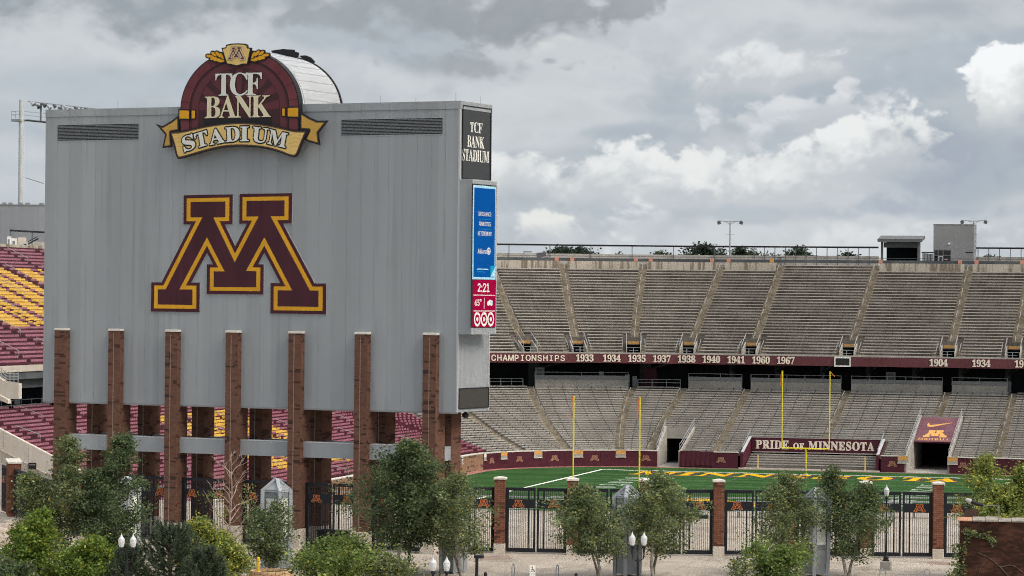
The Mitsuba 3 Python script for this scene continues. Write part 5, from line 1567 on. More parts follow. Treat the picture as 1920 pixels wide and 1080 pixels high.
for k in range(len(le) - 1):
    t = thing('lower_bench_section', f'lower deck block of bench rows, {_ln[k]} along the curve counting from the left', 'bleachers', 'lower deck bench blocks')
    br = []
    for i in range(NL - (0 if k in (0, 1, 3) else 0)):
        r = rl_[i] + 0.34
        ka, kb = float(ll(le[k], r)), float(ll(le[k + 1], r))
        a, b = ka + AW * arck(ka, r), kb - AW * arck(kb, r)
        for p, q in cut(a, b, r, LH, 0.45):
            part(t, 'bench', bench_mesh(p, q, r, zl_r[i] + 0.30, 0.125, 0.26), 'bench_lower')
            for s in np.arange(p + 0.8, q, 1.9 * arck((p + q) / 2, r)):
                M = frame(P3(s, r - 0.03, zl_r[i]), tangent(s), outward(s))
                br.append(mul(M, box(-0.05, 0.05, 0, 0.16, 0.0, 0.40)))
    if br:
        part(t, 'brackets', cat(*br), 'steel_beam', stuff=True)

# stairs and hand rails in the aisles
def aisle(name, e, lerp, rs, zs, i0, label, holes, group):
    t = thing(name, label, 'stairs', group)
    st, rail = [], []
    for i in range(i0, len(rs) - 1):
        s = float(lerp(e, rs[i]))
        if any(h[0] - 0.7 < s < h[1] + 0.7 and rs[i] < h[2] + 0.3 for h in holes):
            continue
        M = frame(P3(s, rs[i], zs[i]), tangent(s), outward(s))
        h = zs[i + 1] - zs[i]
        st.append(mul(M, box(-0.60, 0.60, 0.02, TR + 0.01, 0.004, 0.02)))
        st.append(mul(M, box(-0.58, 0.58, TR * 0.5, TR - 0.002, 0.02, h * 0.5)))
        st.append(mul(M, box(-0.60, 0.60, TR - 0.035, TR - 0.004, 0.0, h)))
        if i % 4 != 3:
            rail.append((s, rs[i], zs[i]))
        else:
            rail.append(None)
    part(t, 'steps', cat(*st), 'aisle_concrete', stuff=True)
    run_, k = [], 0
    for q in rail + [None]:
        if q is not None:
            run_.append(q)
            continue
        if len(run_) > 1:
            pts = [P3(*q_) + [0, 0, 0.95] for q_ in run_]
            ms = [tube([pts[0] - [0, 0, 0.95], pts[0], *pts[1:], pts[-1] - [0, 0, 0.95]], 0.028, 5)]
            part(t, 'hand_rail', cat(*ms), 'rail_metal')
        run_ = []
    return t


for k, e in enumerate(UA):
    aisle('upper_aisle', e, ul, ru_, zu_r, 4, f'concrete aisle stair of the upper deck, {_ln[k]} from the scoreboard', [], 'upper deck aisle stairs')
for k, e in enumerate(LA):
    aisle('lower_aisle', e, ll, rl_, zl_r, 0, f'concrete aisle stair of the lower deck, {_ln[k]} from the left', LH, 'lower deck aisle stairs')
# portals through the upper deck
for k, s in enumerate(VOM):
    t = thing('stand_portal', f'upper deck doorway with an orange sign, {_ln[k]} counting from the scoreboard', 'doorway', 'doorways of the upper deck')
    o = P3(s, RU + 0.31, 0)
    M = frame(o, tangent(s), outward(s))
    w = VW
    zt = 15.35
    for sg_ in (-1, 1):
        x0, x1 = sorted((sg_ * w, sg_ * (w - 0.12)))
        side = Polygon([(0.0, 12.9), (3.1, 12.9), (3.1, 15.3), (0.0, 14.0)])
        v, f = extrude(side, 0, x1 - x0)
        part(t, 'cheek_wall', mul(M, (np.c_[x0 + v[:, 2], v[:, 0], v[:, 1]], f)), 'grey_concrete')
        rr = [np.array([sg_ * w * 0.97, y, z]) for y, z in ((0.05, 14.0), (0.05, 14.75), (3.0, 16.1), (3.0, 15.2))]
        part(t, 'side_rail', mul(M, tube(rr, 0.045, 5)), 'rail_metal')
        rr = [np.array([sg_ * (w + 0.5), y, z]) for y, z in ((0.3, 13.4), (0.3, 14.3), (2.8, 15.35), (2.8, 14.5))]
        part(t, 'outer_rail', mul(M, tube(rr, 0.03, 5)), 'rail_metal')
    part(t, 'doorway', mul(M, box(-w + 0.121, w - 0.121, 2.9, 3.0, 12.9, 14.55)), 'louvre_dark')
    part(t, 'lintel', mul(M, box(-w, w, 2.62, 2.895, 14.55, 15.55)), 'terrace_upper')
    part(t, 'sign', mul(M, box(-w + 0.22, w - 0.22, 2.56, 2.61, 14.66, 15.04)), 'portal_sign')
    part(t, 'floor', mul(M, box(-w + 0.121, w - 0.121, 0.0, 2.9, 12.85, 12.95)), 'terrace_upper')
    part(t, 'front_rail', mul(M, cat(box(-w, w, -0.02, 0.02, 14.25, 14.31), box(-0.04, 0.04, -0.02, 0.02, 13.5, 14.25), box(-0.6, 0.6, -0.02, 0.02, 13.85, 13.90))), 'rail_metal')
    # plain half steps beside the portal
    part(t, 'side_steps', mul(M, cat(*[box(sg_ * (w + 0.05) if sg_ > 0 else -w - 1.1, w + 1.1 if sg_ > 0 else -w - 0.05, j * 0.42, 3.4, 12.9 + j * 0.19, 13.22 + j * 0.19) for sg_ in (-1, 1) for j in range(8)])), 'aisle_concrete')

# low walls and rails at the top of the lower deck
for k, (xa, xb) in enumerate(((1003, 1178), (1291, 1391), (1408, 1577), (1596, 1767), (1785, 1889))):
    a, b = s_of_px(xa, 24.5, 9.6), s_of_px(xb, 24.5, 9.6)
    t = thing('viewing_platform', f'concrete fronted platform with a metal rail behind the lower deck, {_ln[k]} from the scoreboard', 'platform', 'platforms at the back of the lower deck')
    part(t, 'front_wall', swept([(24.4, 8.3), (24.75, 8.3), (24.75, 10.0), (24.4, 10.0)], a, b), 'grey_concrete')
    for h in (10.45, 10.9):
        part(t, 'rail', swept([(24.5, h), (24.56, h), (24.56, h + 0.055), (24.5, h + 0.055)], a, b), 'rail_metal')
    part(t, 'mesh_infill', swept([(24.52, 10.02), (24.54, 10.02), (24.54, 10.44), (24.52, 10.44)], a, b), 'grey_metal')
    for s in np.linspace(a, b, max(3, int((b - a) / 1.8))):
        part(t, 'post', bar(P3(s, 24.5, 10.0), P3(s, 24.5, 10.95), 0.035), 'rail_metal')
    for s in np.arange(a + 1.2, b - 1.0, 3.1):
        M = frame(P3(s, 26.3, 8.95), tangent(s), outward(s))
        part(t, 'table', mul(M, cat(box(-0.8, 0.8, -0.3, 0.3, 1.40, 1.46), box(-0.06, 0.06, -0.06, 0.06, 0, 1.4))), 'steel_beam')
for k, (xa, xb) in enumerate(((918, 980), (1196, 1276))):
    a, b = s_of_px(xa, 24.6, 9.6), s_of_px(xb, 24.6, 9.6)
    t = thing('guard_rail', ['two bar rail behind the lower deck beside the scoreboard', 'two bar rail behind the lower deck right of the long platform'][k], 'railing')
    for h in (9.65, 10.05):
        part(t, 'rail', swept([(24.5, h), (24.56, h), (24.56, h + 0.06), (24.5, h + 0.06)], a, b), 'rail_metal')
    for s in np.linspace(a, b, 4):
        part(t, 'post', bar(P3(s, 24.5, 8.9), P3(s, 24.5, 10.1), 0.035), 'rail_metal')
for k, (x, w, m) in enumerate(((1012, 0.62, 'pale_metal'), (1670, 0.62, 'pale_metal'), (1219, 0.85, 'maroon_wall'))):
    s = s_of_px(x, 27.5, 10.2)
    t = thing('concourse_door', ['pale framed double door on the concourse beside the scoreboard', 'pale framed double door on the concourse above the football tunnel', 'maroon door panel on the dark concourse'][k], 'door')
    M = face_frame(P3(s, 27.5, 8.96), tangent(s))
    part(t, 'frame', mul(M, extrude(sbox(-w, 0, w, 2.5), -0.1, 0.0)), m)
    if k < 2:
        part(t, 'panel', mul(M, extrude(sbox(-w + 0.22, 1.0, w - 0.22, 2.3), 0.001, 0.02)), 'grey_metal')
for k, (x, dz) in enumerate(((1127, 1.5), (1176, 0.9), (1190, 0.6), (1892, 0.7))):
    s = s_of_px(x, 26.5, 10.2)
    one('concourse_crate', mul(frame(P3(s, 26.2, 8.96), tangent(s), outward(s)), cbox(-0.3, 0.3, -0.3, 0.3, dz * 0.2 if k else 1.2, 1.15 + dz * 0.6, 0.03)), 'pale_metal' if k < 2 else 'grey_metal', ['pale box on the dark concourse left of the centre', 'pale narrow bin at the right end of the long platform', 'grey bin beside the two bar rail', 'grey bin on the concourse at the far right'][k], 'box')

# ------------------------------------------------------------------ left field tunnel
def trench(name, label, a, b, r1, zceil, holes_r):
    t = thing(name, label, 'tunnel')
    for sg_, s in ((-1, a), (1, b)):
        rr = np.array([-0.22, *np.arange(0.5, r1, TR), r1])
        top = [max(1.95, 1.55 + 0.245 * (x - 0.5) / TR + 0.42) for x in rr]
        w = 0.22
        s0, s1 = (s - w, s) if sg_ < 0 else (s, s + w)
        ring = []
        for x, z in zip(rr, top):
            p, q = path(s0, x), path(s1, x)
            ring.append(np.array([[*p, 0.0], [*q, 0.0], [*q, z], [*p, z]]))
        part(t, 'side_wall', loft(ring), 'grey_concrete')
        sm = (s0 + s1) / 2
        for h in (0.5, 0.95):
            part(t, 'rail', tube([P3(sm, x, z + h) for x, z in zip(rr, top)], 0.035, 5), 'rail_metal')
        for x, z in list(zip(rr, top))[::3]:
            part(t, 'rail_post', bar(P3(sm, x, z), P3(sm, x, z + 0.97), 0.03, 5), 'rail_metal')
    part(t, 'floor', swept([(-0.3, 0.0), (r1 + 9, 0.0), (r1 + 9, 0.02), (-0.3, 0.02)], a, b), 'grey_concrete')
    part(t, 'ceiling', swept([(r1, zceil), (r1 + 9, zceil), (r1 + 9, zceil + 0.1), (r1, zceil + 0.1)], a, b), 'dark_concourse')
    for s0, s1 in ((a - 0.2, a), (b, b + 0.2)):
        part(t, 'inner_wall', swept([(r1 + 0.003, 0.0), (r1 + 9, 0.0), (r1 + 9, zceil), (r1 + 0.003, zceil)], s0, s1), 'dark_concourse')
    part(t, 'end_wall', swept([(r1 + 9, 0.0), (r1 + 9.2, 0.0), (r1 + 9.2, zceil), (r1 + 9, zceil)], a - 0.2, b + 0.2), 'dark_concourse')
    return t


z1 = 1.55 + 0.245 * 9.1 / TR
t = trench('field_tunnel', 'concrete walled tunnel cut into the lower deck left of the goal posts', T1[0], T1[1], 9.6, 3.1, None)
part(t, 'lintel', swept([(9.4, 3.1), (9.9, 3.1), (9.9, 4.35), (9.4, 4.35)], T1[0] - 0.1, T1[1] + 0.1), 'grey_concrete')
# ------------------------------------------------------------------ team tunnel with its canopy
t = trench('team_tunnel', 'wide dark team tunnel cut into the lower deck at the right', T2[0], T2[1], 15.6, 4.4, None)
part(t, 'inner_wall', swept([(7.0, 0.0), (15.6, 0.0), (15.6, 3.2), (7.0, 3.2)], T2[0] - 0.2, T2[0] - 0.001), 'dark_concourse')
part(t, 'head_wall', swept([(15.4, 4.4), (15.62, 4.4), (15.62, 6.2), (15.4, 6.2)], T2[0], T2[1]), 'grey_concrete')
cn = thing('tunnel_canopy', 'sloping maroon canopy over the team tunnel with a swoosh, block M and the word football', 'canopy')
ra, za_, rb_, zb_ = 7.2, 3.45, 15.3, 6.15
o = P3(T2[0] + 0.05, ra, za_)
wd = T2[1] - T2[0] - 0.10
up = nrm(P3(T2[0], rb_, zb_) - P3(T2[0], ra, za_))
tt = tangent(30)
CM = frame(o, tt, up, np.cross(tt, up))
ln = float(np.linalg.norm(P3(T2[0], rb_, zb_) - P3(T2[0], ra, za_)))
part(cn, 'cover', mul(CM, box(0, wd, 0, ln, -0.08, 0.0)), 'maroon_canopy')
part(cn, 'front_edge', mul(CM, box(0, wd, -0.05, -0.002, -0.16, 0.02)), 'maroon_wall')
g = affinity.translate(affinity.scale(BLOCK_M, 2.9, 3.6, origin=(0, 0)), wd / 2 - 0.1, 1.55)
part(cn, 'emblem', mul(CM, extrude(g.difference(g.buffer(-0.30, join_style=2)), 0.002, 0.02)), 'orange_sign')
sw = Polygon(smooth_line([(-1.75, 0.10), (-1.95, -0.5), (-1.6, -0.95), (-0.9, -0.9), (0.3, -0.45), (2.0, 0.25), (0.2, -0.15), (-0.9, -0.42), (-1.45, -0.45), (-1.6, -0.25), (-1.75, 0.10)], 6)).buffer(0)
part(cn, 'swoosh', mul(CM, extrude(affinity.translate(affinity.scale(sw, 0.78, 1.3, origin=(0, 0)), wd / 2 + 0.05, 6.4), 0.002, 0.02)), 'orange_sign')
q = text('FOOTBALL', 0.75, 0.62, 60)
part(cn, 'lettering', mul(CM, extrude(affinity.translate(q, wd / 2 - 0.1, 0.5), 0.002, 0.02)), 'orange_sign')

# ------------------------------------------------------------------ band pit
pt = thing('band_board', 'wide maroon board lettered PRIDE OF MINNESOTA above the field end benches', 'sign')
pa, pb = PIT
zb0, zb1 = 1.92, 3.60
part(pt, 'board', swept([(5.75, zb0), (6.1, zb0), (6.1, zb1), (5.75, zb1)], pa + 0.35, pb - 0.35), 'maroon_wall')
part(pt, 'lower_ledge', swept([(5.60, zb0 - 0.10), (6.1, zb0 - 0.10), (6.1, zb0 - 0.003), (5.60, zb0 - 0.003)], pa + 0.35, pb - 0.35), 'maroon_dark')
part(pt, 'cap', swept([(5.70, zb1 + 0.003), (6.15, zb1 + 0.003), (6.15, zb1 + 0.07), (5.70, zb1 + 0.07)], pa + 0.35, pb - 0.35), 'grey_concrete')
for h in (0.45, 0.9):
    part(pt, 'rail', swept([(6.0, zb1 + h), (6.05, zb1 + h), (6.05, zb1 + h + 0.05), (6.0, zb1 + h + 0.05)], pa, pb), 'rail_metal')
xs_ = [1425, 1442, 1456, 1470.5, 1487, 0, 0, 0, 1527, 1545, 1558, 1574.5, 1590, 1604.5, 1618, 1632.5, 0]
g = text('PRIDE of MINNESOTA', 1.0, 0.98, 70, 0.74)
a, b = s_of_px(1417.5, 5.75, 2.6), s_of_px(1639, 5.75, 2.6)
g = affinity.scale(g, (b - a) / (g.bounds[2] - g.bounds[0]), 1.0, origin=(0, 0)).buffer(0.03)
part(pt, 'lettering', mul(face_frame(P3((a + b) / 2, 5.74, 2.26), tangent(10)), extrude(g, 0.0, 0.05)), 'letter_pale')
bs = thing('field_bleachers', 'low block of pale bench rows at field level under the maroon lettered board', 'bleachers')
NB = 7
for i in range(NB):
    r, z = 0.2 + 0.78 * i, 0.05 + 0.265 * i
    part(bs, 'step', swept([(r, 0.0), (r + 0.78, 0.0), (r + 0.78, z), (r, z)], pa + 0.36, pb - 0.36), 'terrace_lower')
    if i:
        part(bs, 'bench', swept([(r + 0.25, z + 0.17), (r + 0.5, z + 0.17), (r + 0.5, z + 0.27), (r + 0.25, z + 0.27)], pa + 0.5, pb - 0.5), 'bench_lower')
part(bs, 'front_kerb', swept([(-0.3, 0.0), (0.19, 0.0), (0.19, 0.16), (-0.3, 0.16)], pa - 0.2, pb + 0.2), 'ramp_concrete')
for x in (1422, 1623):
    s = s_of_px(x, 0.4, 0.8)
    part(bs, 'post', move(box(-0.08, 0.08, -0.08, 0.08, 0.02, 1.72), *P3(s, 0.0, 0)), 'gold_pale')
for sg_, s in ((-1, pa), (1, pb)):
    s0, s1 = (s - 0.02, s + 0.3) if sg_ < 0 else (s - 0.3, s + 0.02)
    ring = []
    for x, z in ((-0.22, 1.92), (0.6, 2.0), (6.1, 3.62)):
        p, q = path(s0, x), path(s1, x)
        ring.append(np.array([[*p, 0.0], [*q, 0.0], [*q, z], [*p, z]]))
    part(bs, 'cheek_wall', loft(ring), 'maroon_wall')
    sm = (s0 + s1) / 2
    part(bs, 'cheek_cap', strip(P3(sm, 0.3, 2.04), P3(sm, 6.1, 3.70), 0.34, 0.07), 'pale_metal')
    part(bs, 'side_rail', tube([P3(sm, 0.4, 2.0), P3(sm, 0.4, 2.7), P3(sm, 6.0, 4.4), P3(sm, 6.0, 3.7)], 0.04, 5), 'rail_metal')

# ------------------------------------------------------------------ goal posts
for k, (y, sgn) in enumerate(((0.0, -1), (L, 1))):
    t = thing('goal_post', ['yellow goal post uprights of the near end rising behind the gate piers', 'yellow goal post standing before the maroon lettered board'][k], 'goal post')
    hb, w = 3.05, 5.64 / 2
    part(t, 'base', tube([(0, y + sgn * 0.55, 0), (0, y + sgn * 0.55, 2.1), (0, y + sgn * 0.45, 2.75), (0, y + sgn * 0.12, 2.98), (0, y, 3.0)], 0.12, 10), 'goal_yellow', smooth=40)
    part(t, 'base_pad', mul(np.eye(4), move(lathe([(0.20 if k else 0.30, 0), (0.20 if k else 0.30, 0.06 if k else 1.8), (0.05, 0.07 if k else 1.82)], 14), 0, y + sgn * 0.55, 0.0)), 'goal_yellow' if k else 'maroon_wall')
    part(t, 'crossbar', bar((-w - 0.05, y, hb), (w + 0.05, y, hb), 0.085, 10), 'goal_yellow', smooth=40)
    for s in (-1, 1):
        part(t, 'upright', bar((s * w, y, hb), (s * w, y, hb + 9.15), 0.062, 8), 'goal_yellow', smooth=40)
        pts = [(s * w - 0.07 - 0.02 * k, y - 0.02, hb + 9.12), (s * w - 0.16, y - 0.05, hb + 8.6), (s * w - 0.15, y - 0.1, hb + 7.9), (s * w - 0.20, y - 0.08, hb + 7.3)] if k == 0 or s < 0 else [(s * w + 0.05, y, hb + 9.1), (s * w + 0.25, y, hb + 8.85), (s * w + 0.42, y, hb + 8.7), (s * w + 0.55, y, hb + 8.55)]
        q = np.array(pts)
        part(t, 'wind_ribbon', loft([np.array([p + [-0.05, 0, 0], p + [0.05, 0.01, 0.02], p + [0.05, 0.02, 0.02], p + [-0.05, 0.01, 0]]) for p in q]), 'ribbon_orange')

# ------------------------------------------------------------------ seats of the long side stand
S_SEAT = LA[0]
SEAT_W = 0.52
bk = box(-0.225, 0.225, 0.14, 0.19, 0.40, 0.86)
bk = (bk[0] + np.where(bk[0][:, 2:3] > 0.6, [[0, 0.10, 0]], [[0, 0, 0]]), bk[1])
pn = box(-0.215, 0.215, -0.02, 0.13, 0.36, 0.47)
SEAT = cat(bk, pn)
SEAT_GOLD = cat(bk, box(-0.255, 0.255, -0.10, 0.13, 0.32, 0.615))


def seat_list():
    out = []
    for deck, (rs, zs, n) in enumerate(((rl_, zl_r, NL), (ru_, zu_r, NU))):
        for i in range(n):
            r = rs[i] + 0.42
            s1 = float(lin(S_SEAT, r, 0.8, 24.5)) - AW if deck == 0 else -33.0
            s = s1 - 0.3
            while s > -128:
                k = (s - 3.1) % 10.2                       # aisles
                if k > 1.25:
                    gold = (9 <= i <= 24 and (s * 1.0) % 6.1 > 1.7) if deck else (4 <= i <= 22 and -90 < s - 0.2 * i < -64 and (s + 0.25 * i) % 9.0 > 2.0)
                    out.append((deck, i, s, r, zs[i], gold))
                s -= SEAT_W
    return out


SEATS = seat_list()
_pos = np.array([[*path(q[2], q[3]), q[4] + 0.6] for q in SEATS]) - CAM
_dep = _pos @ FW
_pxx = 960 + FOC * (_pos @ RT) / _dep
_pyy = 540 - FOC * (_pos @ UP) / _dep
_vis = (_pxx > 1) & (_pxx < 101) & (_pyy > 742) & (_pyy < 800 + _pxx * 0.55) & np.array([q[0] == 0 for q in SEATS])
_near = np.nonzero(_vis)[0]
_near = set(_near[np.argsort(_dep[_near])][:300].tolist())
SEAT_PLY = {False: mikit.ply(SEAT, 'seat_maroon'), True: mikit.ply(SEAT_GOLD, 'seat_gold')}
mass = {False: [], True: []}
for k, (deck, i, s, r, z, gold) in enumerate(SEATS):
    t = tangent(s)
    M = frame(P3(s, r, z), t, outward(s))
    if k in _near:
        key = thing('folding_chair', 'gold folding chair in the lower tier of the side stand at the far left' if gold else 'maroon folding chair in the lower tier of the side stand at the far left', 'chair',
                    'gold chairs of the lower side stand' if gold else 'maroon chairs of the lower side stand')
        scene[key] = {**SEAT_PLY[gold], 'to_world': mi.ScalarTransform4f(M.tolist())}
    else:
        mass[gold].append(M)


def stamp(mesh, Ms):
    Ms = np.array(Ms)
    v, f = mesh
    vs = (np.einsum('kij,nj->kni', Ms[:, :3, :3], v) + Ms[:, None, :3, 3]).reshape(-1, 3)
    fs = (np.asarray(f)[None] + (np.arange(len(Ms)) * len(v))[:, None, None]).reshape(-1, 3)
    return vs, fs


one('maroon_seats', stamp(SEAT, mass[False]), 'seat_maroon', 'mass of maroon folding seats covering both tiers of the long side stand', 'seats', kind='stuff')
one('gold_seats', stamp(SEAT_GOLD, mass[True]), 'seat_gold', 'blocks of golden folding seats set among the maroon ones in the side stand', 'seats', kind='stuff')
pan_strips = []  # dark strips before the chairs: folded pans with painted-in shade
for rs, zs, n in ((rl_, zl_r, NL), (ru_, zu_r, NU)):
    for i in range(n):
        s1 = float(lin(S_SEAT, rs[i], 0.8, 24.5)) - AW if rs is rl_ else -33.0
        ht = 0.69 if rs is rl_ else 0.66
        pan_strips.append(swept([(rs[i] + 0.36, zs[i] + 0.34), (rs[i] + 0.40, zs[i] + 0.34), (rs[i] + 0.43, zs[i] + ht), (rs[i] + 0.40, zs[i] + ht)], -128.0, s1))
part(bowl, 'shaded_seat_pans', cat(*pan_strips), 'shaded_pan_maroon', stuff=True)
sh_ = thing('side_stand_rails', 'metal hand rails stepping down the aisles of the maroon side stand', 'railing')
for deck, (rs, zs, n, lo) in enumerate(((rl_, zl_r, NL, 0), (ru_, zu_r, NU, 2))):
    for a in np.arange(-125.4, -33, 10.2):
        s = a + 0.62 + (3.1 - a) % 10.2
        if s > -33:
            continue
        for i in range(lo, n - 3, 5):
            p, q = P3(s, rs[i], zs[i]), P3(s, rs[i + 3], zs[i + 3])
            u = np.array([0, 0, 0.95])
            part(sh_, 'rail', tube([p, p + u, q + u, q], 0.035, 5), 'rail_metal')
# steel uprights, door and rail under the upper side tier
dd = thing('concourse_door', 'pale framed door in the dark gap between the two tiers of the side stand', 'door')
s = s_of_px(50, 25.5, 10.5, -140, -40)
M = face_frame(P3(s, 26.5, 8.96), tangent(s))
part(dd, 'frame', mul(M, extrude(sbox(-0.55, 0.6, 0.75, 2.9), -0.1, 0.0)), 'pale_metal')
part(dd, 'panel', mul(M, extrude(sbox(-0.3, 1.1, 0.5, 2.7), 0.001, 0.02)), 'dark_glass')
gr = thing('guard_rail', 'metal guard rail behind the last row of the lower side tier', 'railing')
for h in (9.6, 10.1):
    part(gr, 'rail', swept([(24.9, h), (24.96, h), (24.96, h + 0.06), (24.9, h + 0.06)], -128, -40), 'rail_metal')
for s in np.arange(-127, -40, 2.4):
    part(gr, 'post', bar(P3(s, 24.93, 8.9), P3(s, 24.93, 10.15), 0.035), 'rail_metal')

# ------------------------------------------------------------------ concrete ramp at the far left
def facing(pts, depth, slope=0.0):
    """points seen at pixels, on an upright face turned to the plaza at this depth"""
    p0 = at(40, 820, depth)
    n = nrm([-0.10, -1.0, 0])
    return np.array([on_plane(x, y, p0, n) for x, y in pts]), n


def slabwall(t, name, pts, depth, thick, m):
    q, n = facing(pts, depth)
    part(t, name, loft([q, q - n * thick]) if np.dot(np.cross(q[1] - q[0], q[2] - q[0]), n) < 0 else loft([q - n * thick, q]), m)


rp = thing('access_ramp', 'pale concrete access ramp climbing to the left beside the side stand', 'ramp')
for k in range(5):
    xa, xb = -90 + 48 * k - (0 if k else 0), -90 + 48 * (k + 1) - 0.6
    ya, yb = 806 + (xa - 3) * 0.52, 806 + (xb - 3) * 0.52
    slabwall(rp, 'upper_panel', [(xa, ya), (xb, yb), (xb, yb + 37), (xa, ya + 37)], 232, 0.4, 'ramp_concrete')
    slabwall(rp, 'lower_panel', [(xa - 2, ya + 38), (xb - 2, yb + 38), (xb - 2, 968), (xa - 2, 968)], 232.5, 0.4, 'ramp_concrete')
slabwall(rp, 'landing_wall', [(-90, 640), (13, 719), (35, 719), (35, 748), (16, 748), (-90, 690)], 231, 0.5, 'ramp_concrete')
slabwall(rp, 'landing_wall', [(-90, 692), (15, 750), (15, 757), (-90, 712)], 234, 0.5, 'ramp_concrete')
for dy in (-10, -17, -24):
    q, n = facing([(-90, 640 + dy), (13, 719 + dy * 0.8), (34, 719 + dy * 0.75)], 231.3)
    part(rp, 'rail', tube(q, 0.03, 5), 'rail_metal')
for k in range(8):
    x = -20 + 7.7 * k
    y0 = 719 + min(0, x - 13) * 0.767
    q, n = facing([(x, y0), (x, y0 - 21)], 231.3)
    part(rp, 'rail_post', bar(q[0], q[1], 0.03, 5), 'rail_metal')
dsx = thing('notice_board', 'small dark notice board on the concrete ramp wall at the left', 'sign')
q, n = facing([(53, 868), (67, 868), (67, 880.5), (53, 880.5)], 231.9)
part(dsx, 'board', loft([q, q - n * 0.06][::-1] if np.dot(np.cross(q[1] - q[0], q[2] - q[0]), n) > 0 else [q, q - n * 0.06]), 'ink')
q, n = facing([(54.5, 871), (65.5, 871), (65.5, 872.2), (54.5, 872.2)], 231.85)
part(dsx, 'stripe', loft([q, q - n * 0.03]), 'rail_metal')

# ------------------------------------------------------------------ things on the rim of the upper deck
RB_ = ru_[-1]
ZR = zu_r[-1] - 0.15
rf = thing('rim_fence', 'long dark fence with thin posts along the top rim of the stand', 'fence')
for a, b in ((_bs, s_of_px(1645, 58, 27)), (s_of_px(1812, 58, 27), S_END)):
    ss = np.arange(a, b, 6.0)
    for s in ss:
        e = min(s + 6.0, b)
        part(rf, 'top_rail', swept([(RB_ + 9.9, 28.05), (RB_ + 10.15, 28.05), (RB_ + 10.15, 28.28), (RB_ + 9.9, 28.28)], s, e), 'ink')
        part(rf, 'low_wall', swept([(RB_ + 10.2, ZR), (RB_ + 10.5, ZR), (RB_ + 10.5, 26.95), (RB_ + 10.2, 26.95)], s, e - 0.004), 'grey_concrete')
    for s in np.arange(a, b, 1.48):
        part(rf, 'post', bar(P3(s, RB_ + 10.02, ZR), P3(s, RB_ + 10.02, 28.1), 0.055, 5), 'steel_beam')
fr_ = thing('rim_rail', 'low steel rail along the front edge of the upper rim walkway', 'railing')
for s in np.arange(_bs, S_END - 1, 6.0):
    for z, th in ((25.80, 0.42), (26.45, 0.07)):
        part(fr_, 'rail', swept([(RB_ + 0.3, z), (RB_ + 0.38, z), (RB_ + 0.38, z + th), (RB_ + 0.3, z + th)], s, min(s + 6, S_END)), 'steel_beam')


def rim_frame(x, r, z=26.0):
    s = s_of_px(x, r, z)
    return s, frame(P3(s, r, ZR), tangent(s), outward(s))


for k, (x, y) in enumerate(((1044, 0), (1073, 0), (1192, 0), (1220, 0), (1335, 1), (1366, 1), (1447, 1), (1651, 1), (1800, 1), (1831, 1), (1916, 1))):
    s, M = rim_frame(x, RB_ + 0.2)
    one('section_sign', mul(M, cat(box(-0.28, 0.28, 0.0, 0.05, 0.55, 1.05), box(-0.03, 0.03, 0.051, 0.08, 0, 1.0))), 'pink_sign' if k != 6 else 'orange_sign', f'small pinkish section sign on the rim walkway, {(_ln + ["eleventh"])[k]} from the scoreboard', 'sign', 'section signs on the rim walkway')
# concession booth
s, M = rim_frame(1688, RB_ + 3.0)
bt = thing('concession_booth', 'open fronted booth with a dark interior and grey sloping roof on the rim', 'booth')
part(bt, 'roof', mul(M, loft([np.array([[x, -0.9, 3.55], [x, -0.9, 3.85], [x, 2.8, 4.45], [x, 2.8, 4.05]]) for x in (-3.05, 3.05)])), 'booth_grey')
part(bt, 'fascia', mul(M, box(-3.05, 3.05, -0.96, -0.905, 3.50, 3.92)), 'booth_grey')
for x in (-2.65, 2.35):
    part(bt, 'post', mul(M, box(x, x + 0.28, -0.2, 0.1, 0, 3.55)), 'booth_grey')
part(bt, 'back_wall', mul(M, box(-2.2, 2.3, 2.4, 2.6, 0, 4.0)), 'louvre_dark')
part(bt, 'side_wall', mul(M, box(2.31, 2.45, 0.2, 2.6, 0, 3.7)), 'steel_beam')
part(bt, 'shutter_box', mul(M, box(-2.3, 2.34, 0.11, 0.5, 2.75, 3.5)), 'steel_beam')
part(bt, 'counter', mul(M, box(-2.3, 2.34, 0.11, 0.6, 0, 0.95)), 'steel_beam')
part(bt, 'counter_rail', mul(M, box(-2.6, 2.6, -0.5, -0.45, 0.9, 0.96)), 'rail_metal')
for x in (-1.6, 0.0, 1.6):
    part(bt, 'rail_post', mul(M, box(x, x + 0.06, -0.5, -0.45, 0, 0.9)), 'rail_metal')
part(bt, 'platform', mul(M, box(-3.2, 3.0, -2.2, 3.0, -0.5, -0.003)), 'stained_concrete')
part(bt, 'platform_front', mul(M, box(-3.2, 3.0, -2.5, -2.203, -1.2, 0.25)), 'grey_concrete')
# grey block with a glazed door
s, M = rim_frame(1791, RB_ + 6.0)
s2 = s_of_px(1750, RB_ + 6.0, 28)
s3 = s_of_px(1825, RB_ + 6.0, 28)
gb = thing('lift_building', 'plain grey metal clad block with a glazed door on the rim of the upper deck', 'building')
M = frame(P3(s2, RB_ + 6.0, ZR), tangent(40), outward(40))
WB = s3 - s2
HB = 31.25 - ZR
part(gb, 'walls', mul(M, cat(box(0, WB, 0.0, 4.2, 2.55, HB), box(2.45, WB, 0.0, 4.2, 0, 2.546), box(0.0, 0.06, 0.0, 4.2, 0, 2.546), box(0.07, 2.44, 1.6, 1.7, 0, 2.546))), 'building_grey')
part(gb, 'roof_edge', mul(M, box(-0.05, WB + 0.05, -0.05, 4.25, HB + 0.003, HB + 0.12)), 'grey_metal')
for x0, x1, z0, z1 in ((0.10, 0.62, 1.75, 2.5), (0.70, 1.30, 1.75, 2.5), (1.36, 2.40, 1.75, 2.5), (1.36, 2.40, 0.1, 1.68)):
    part(gb, 'window', mul(M, box(x0, x1, 0.10, 0.13, z0, z1)), 'dark_glass')
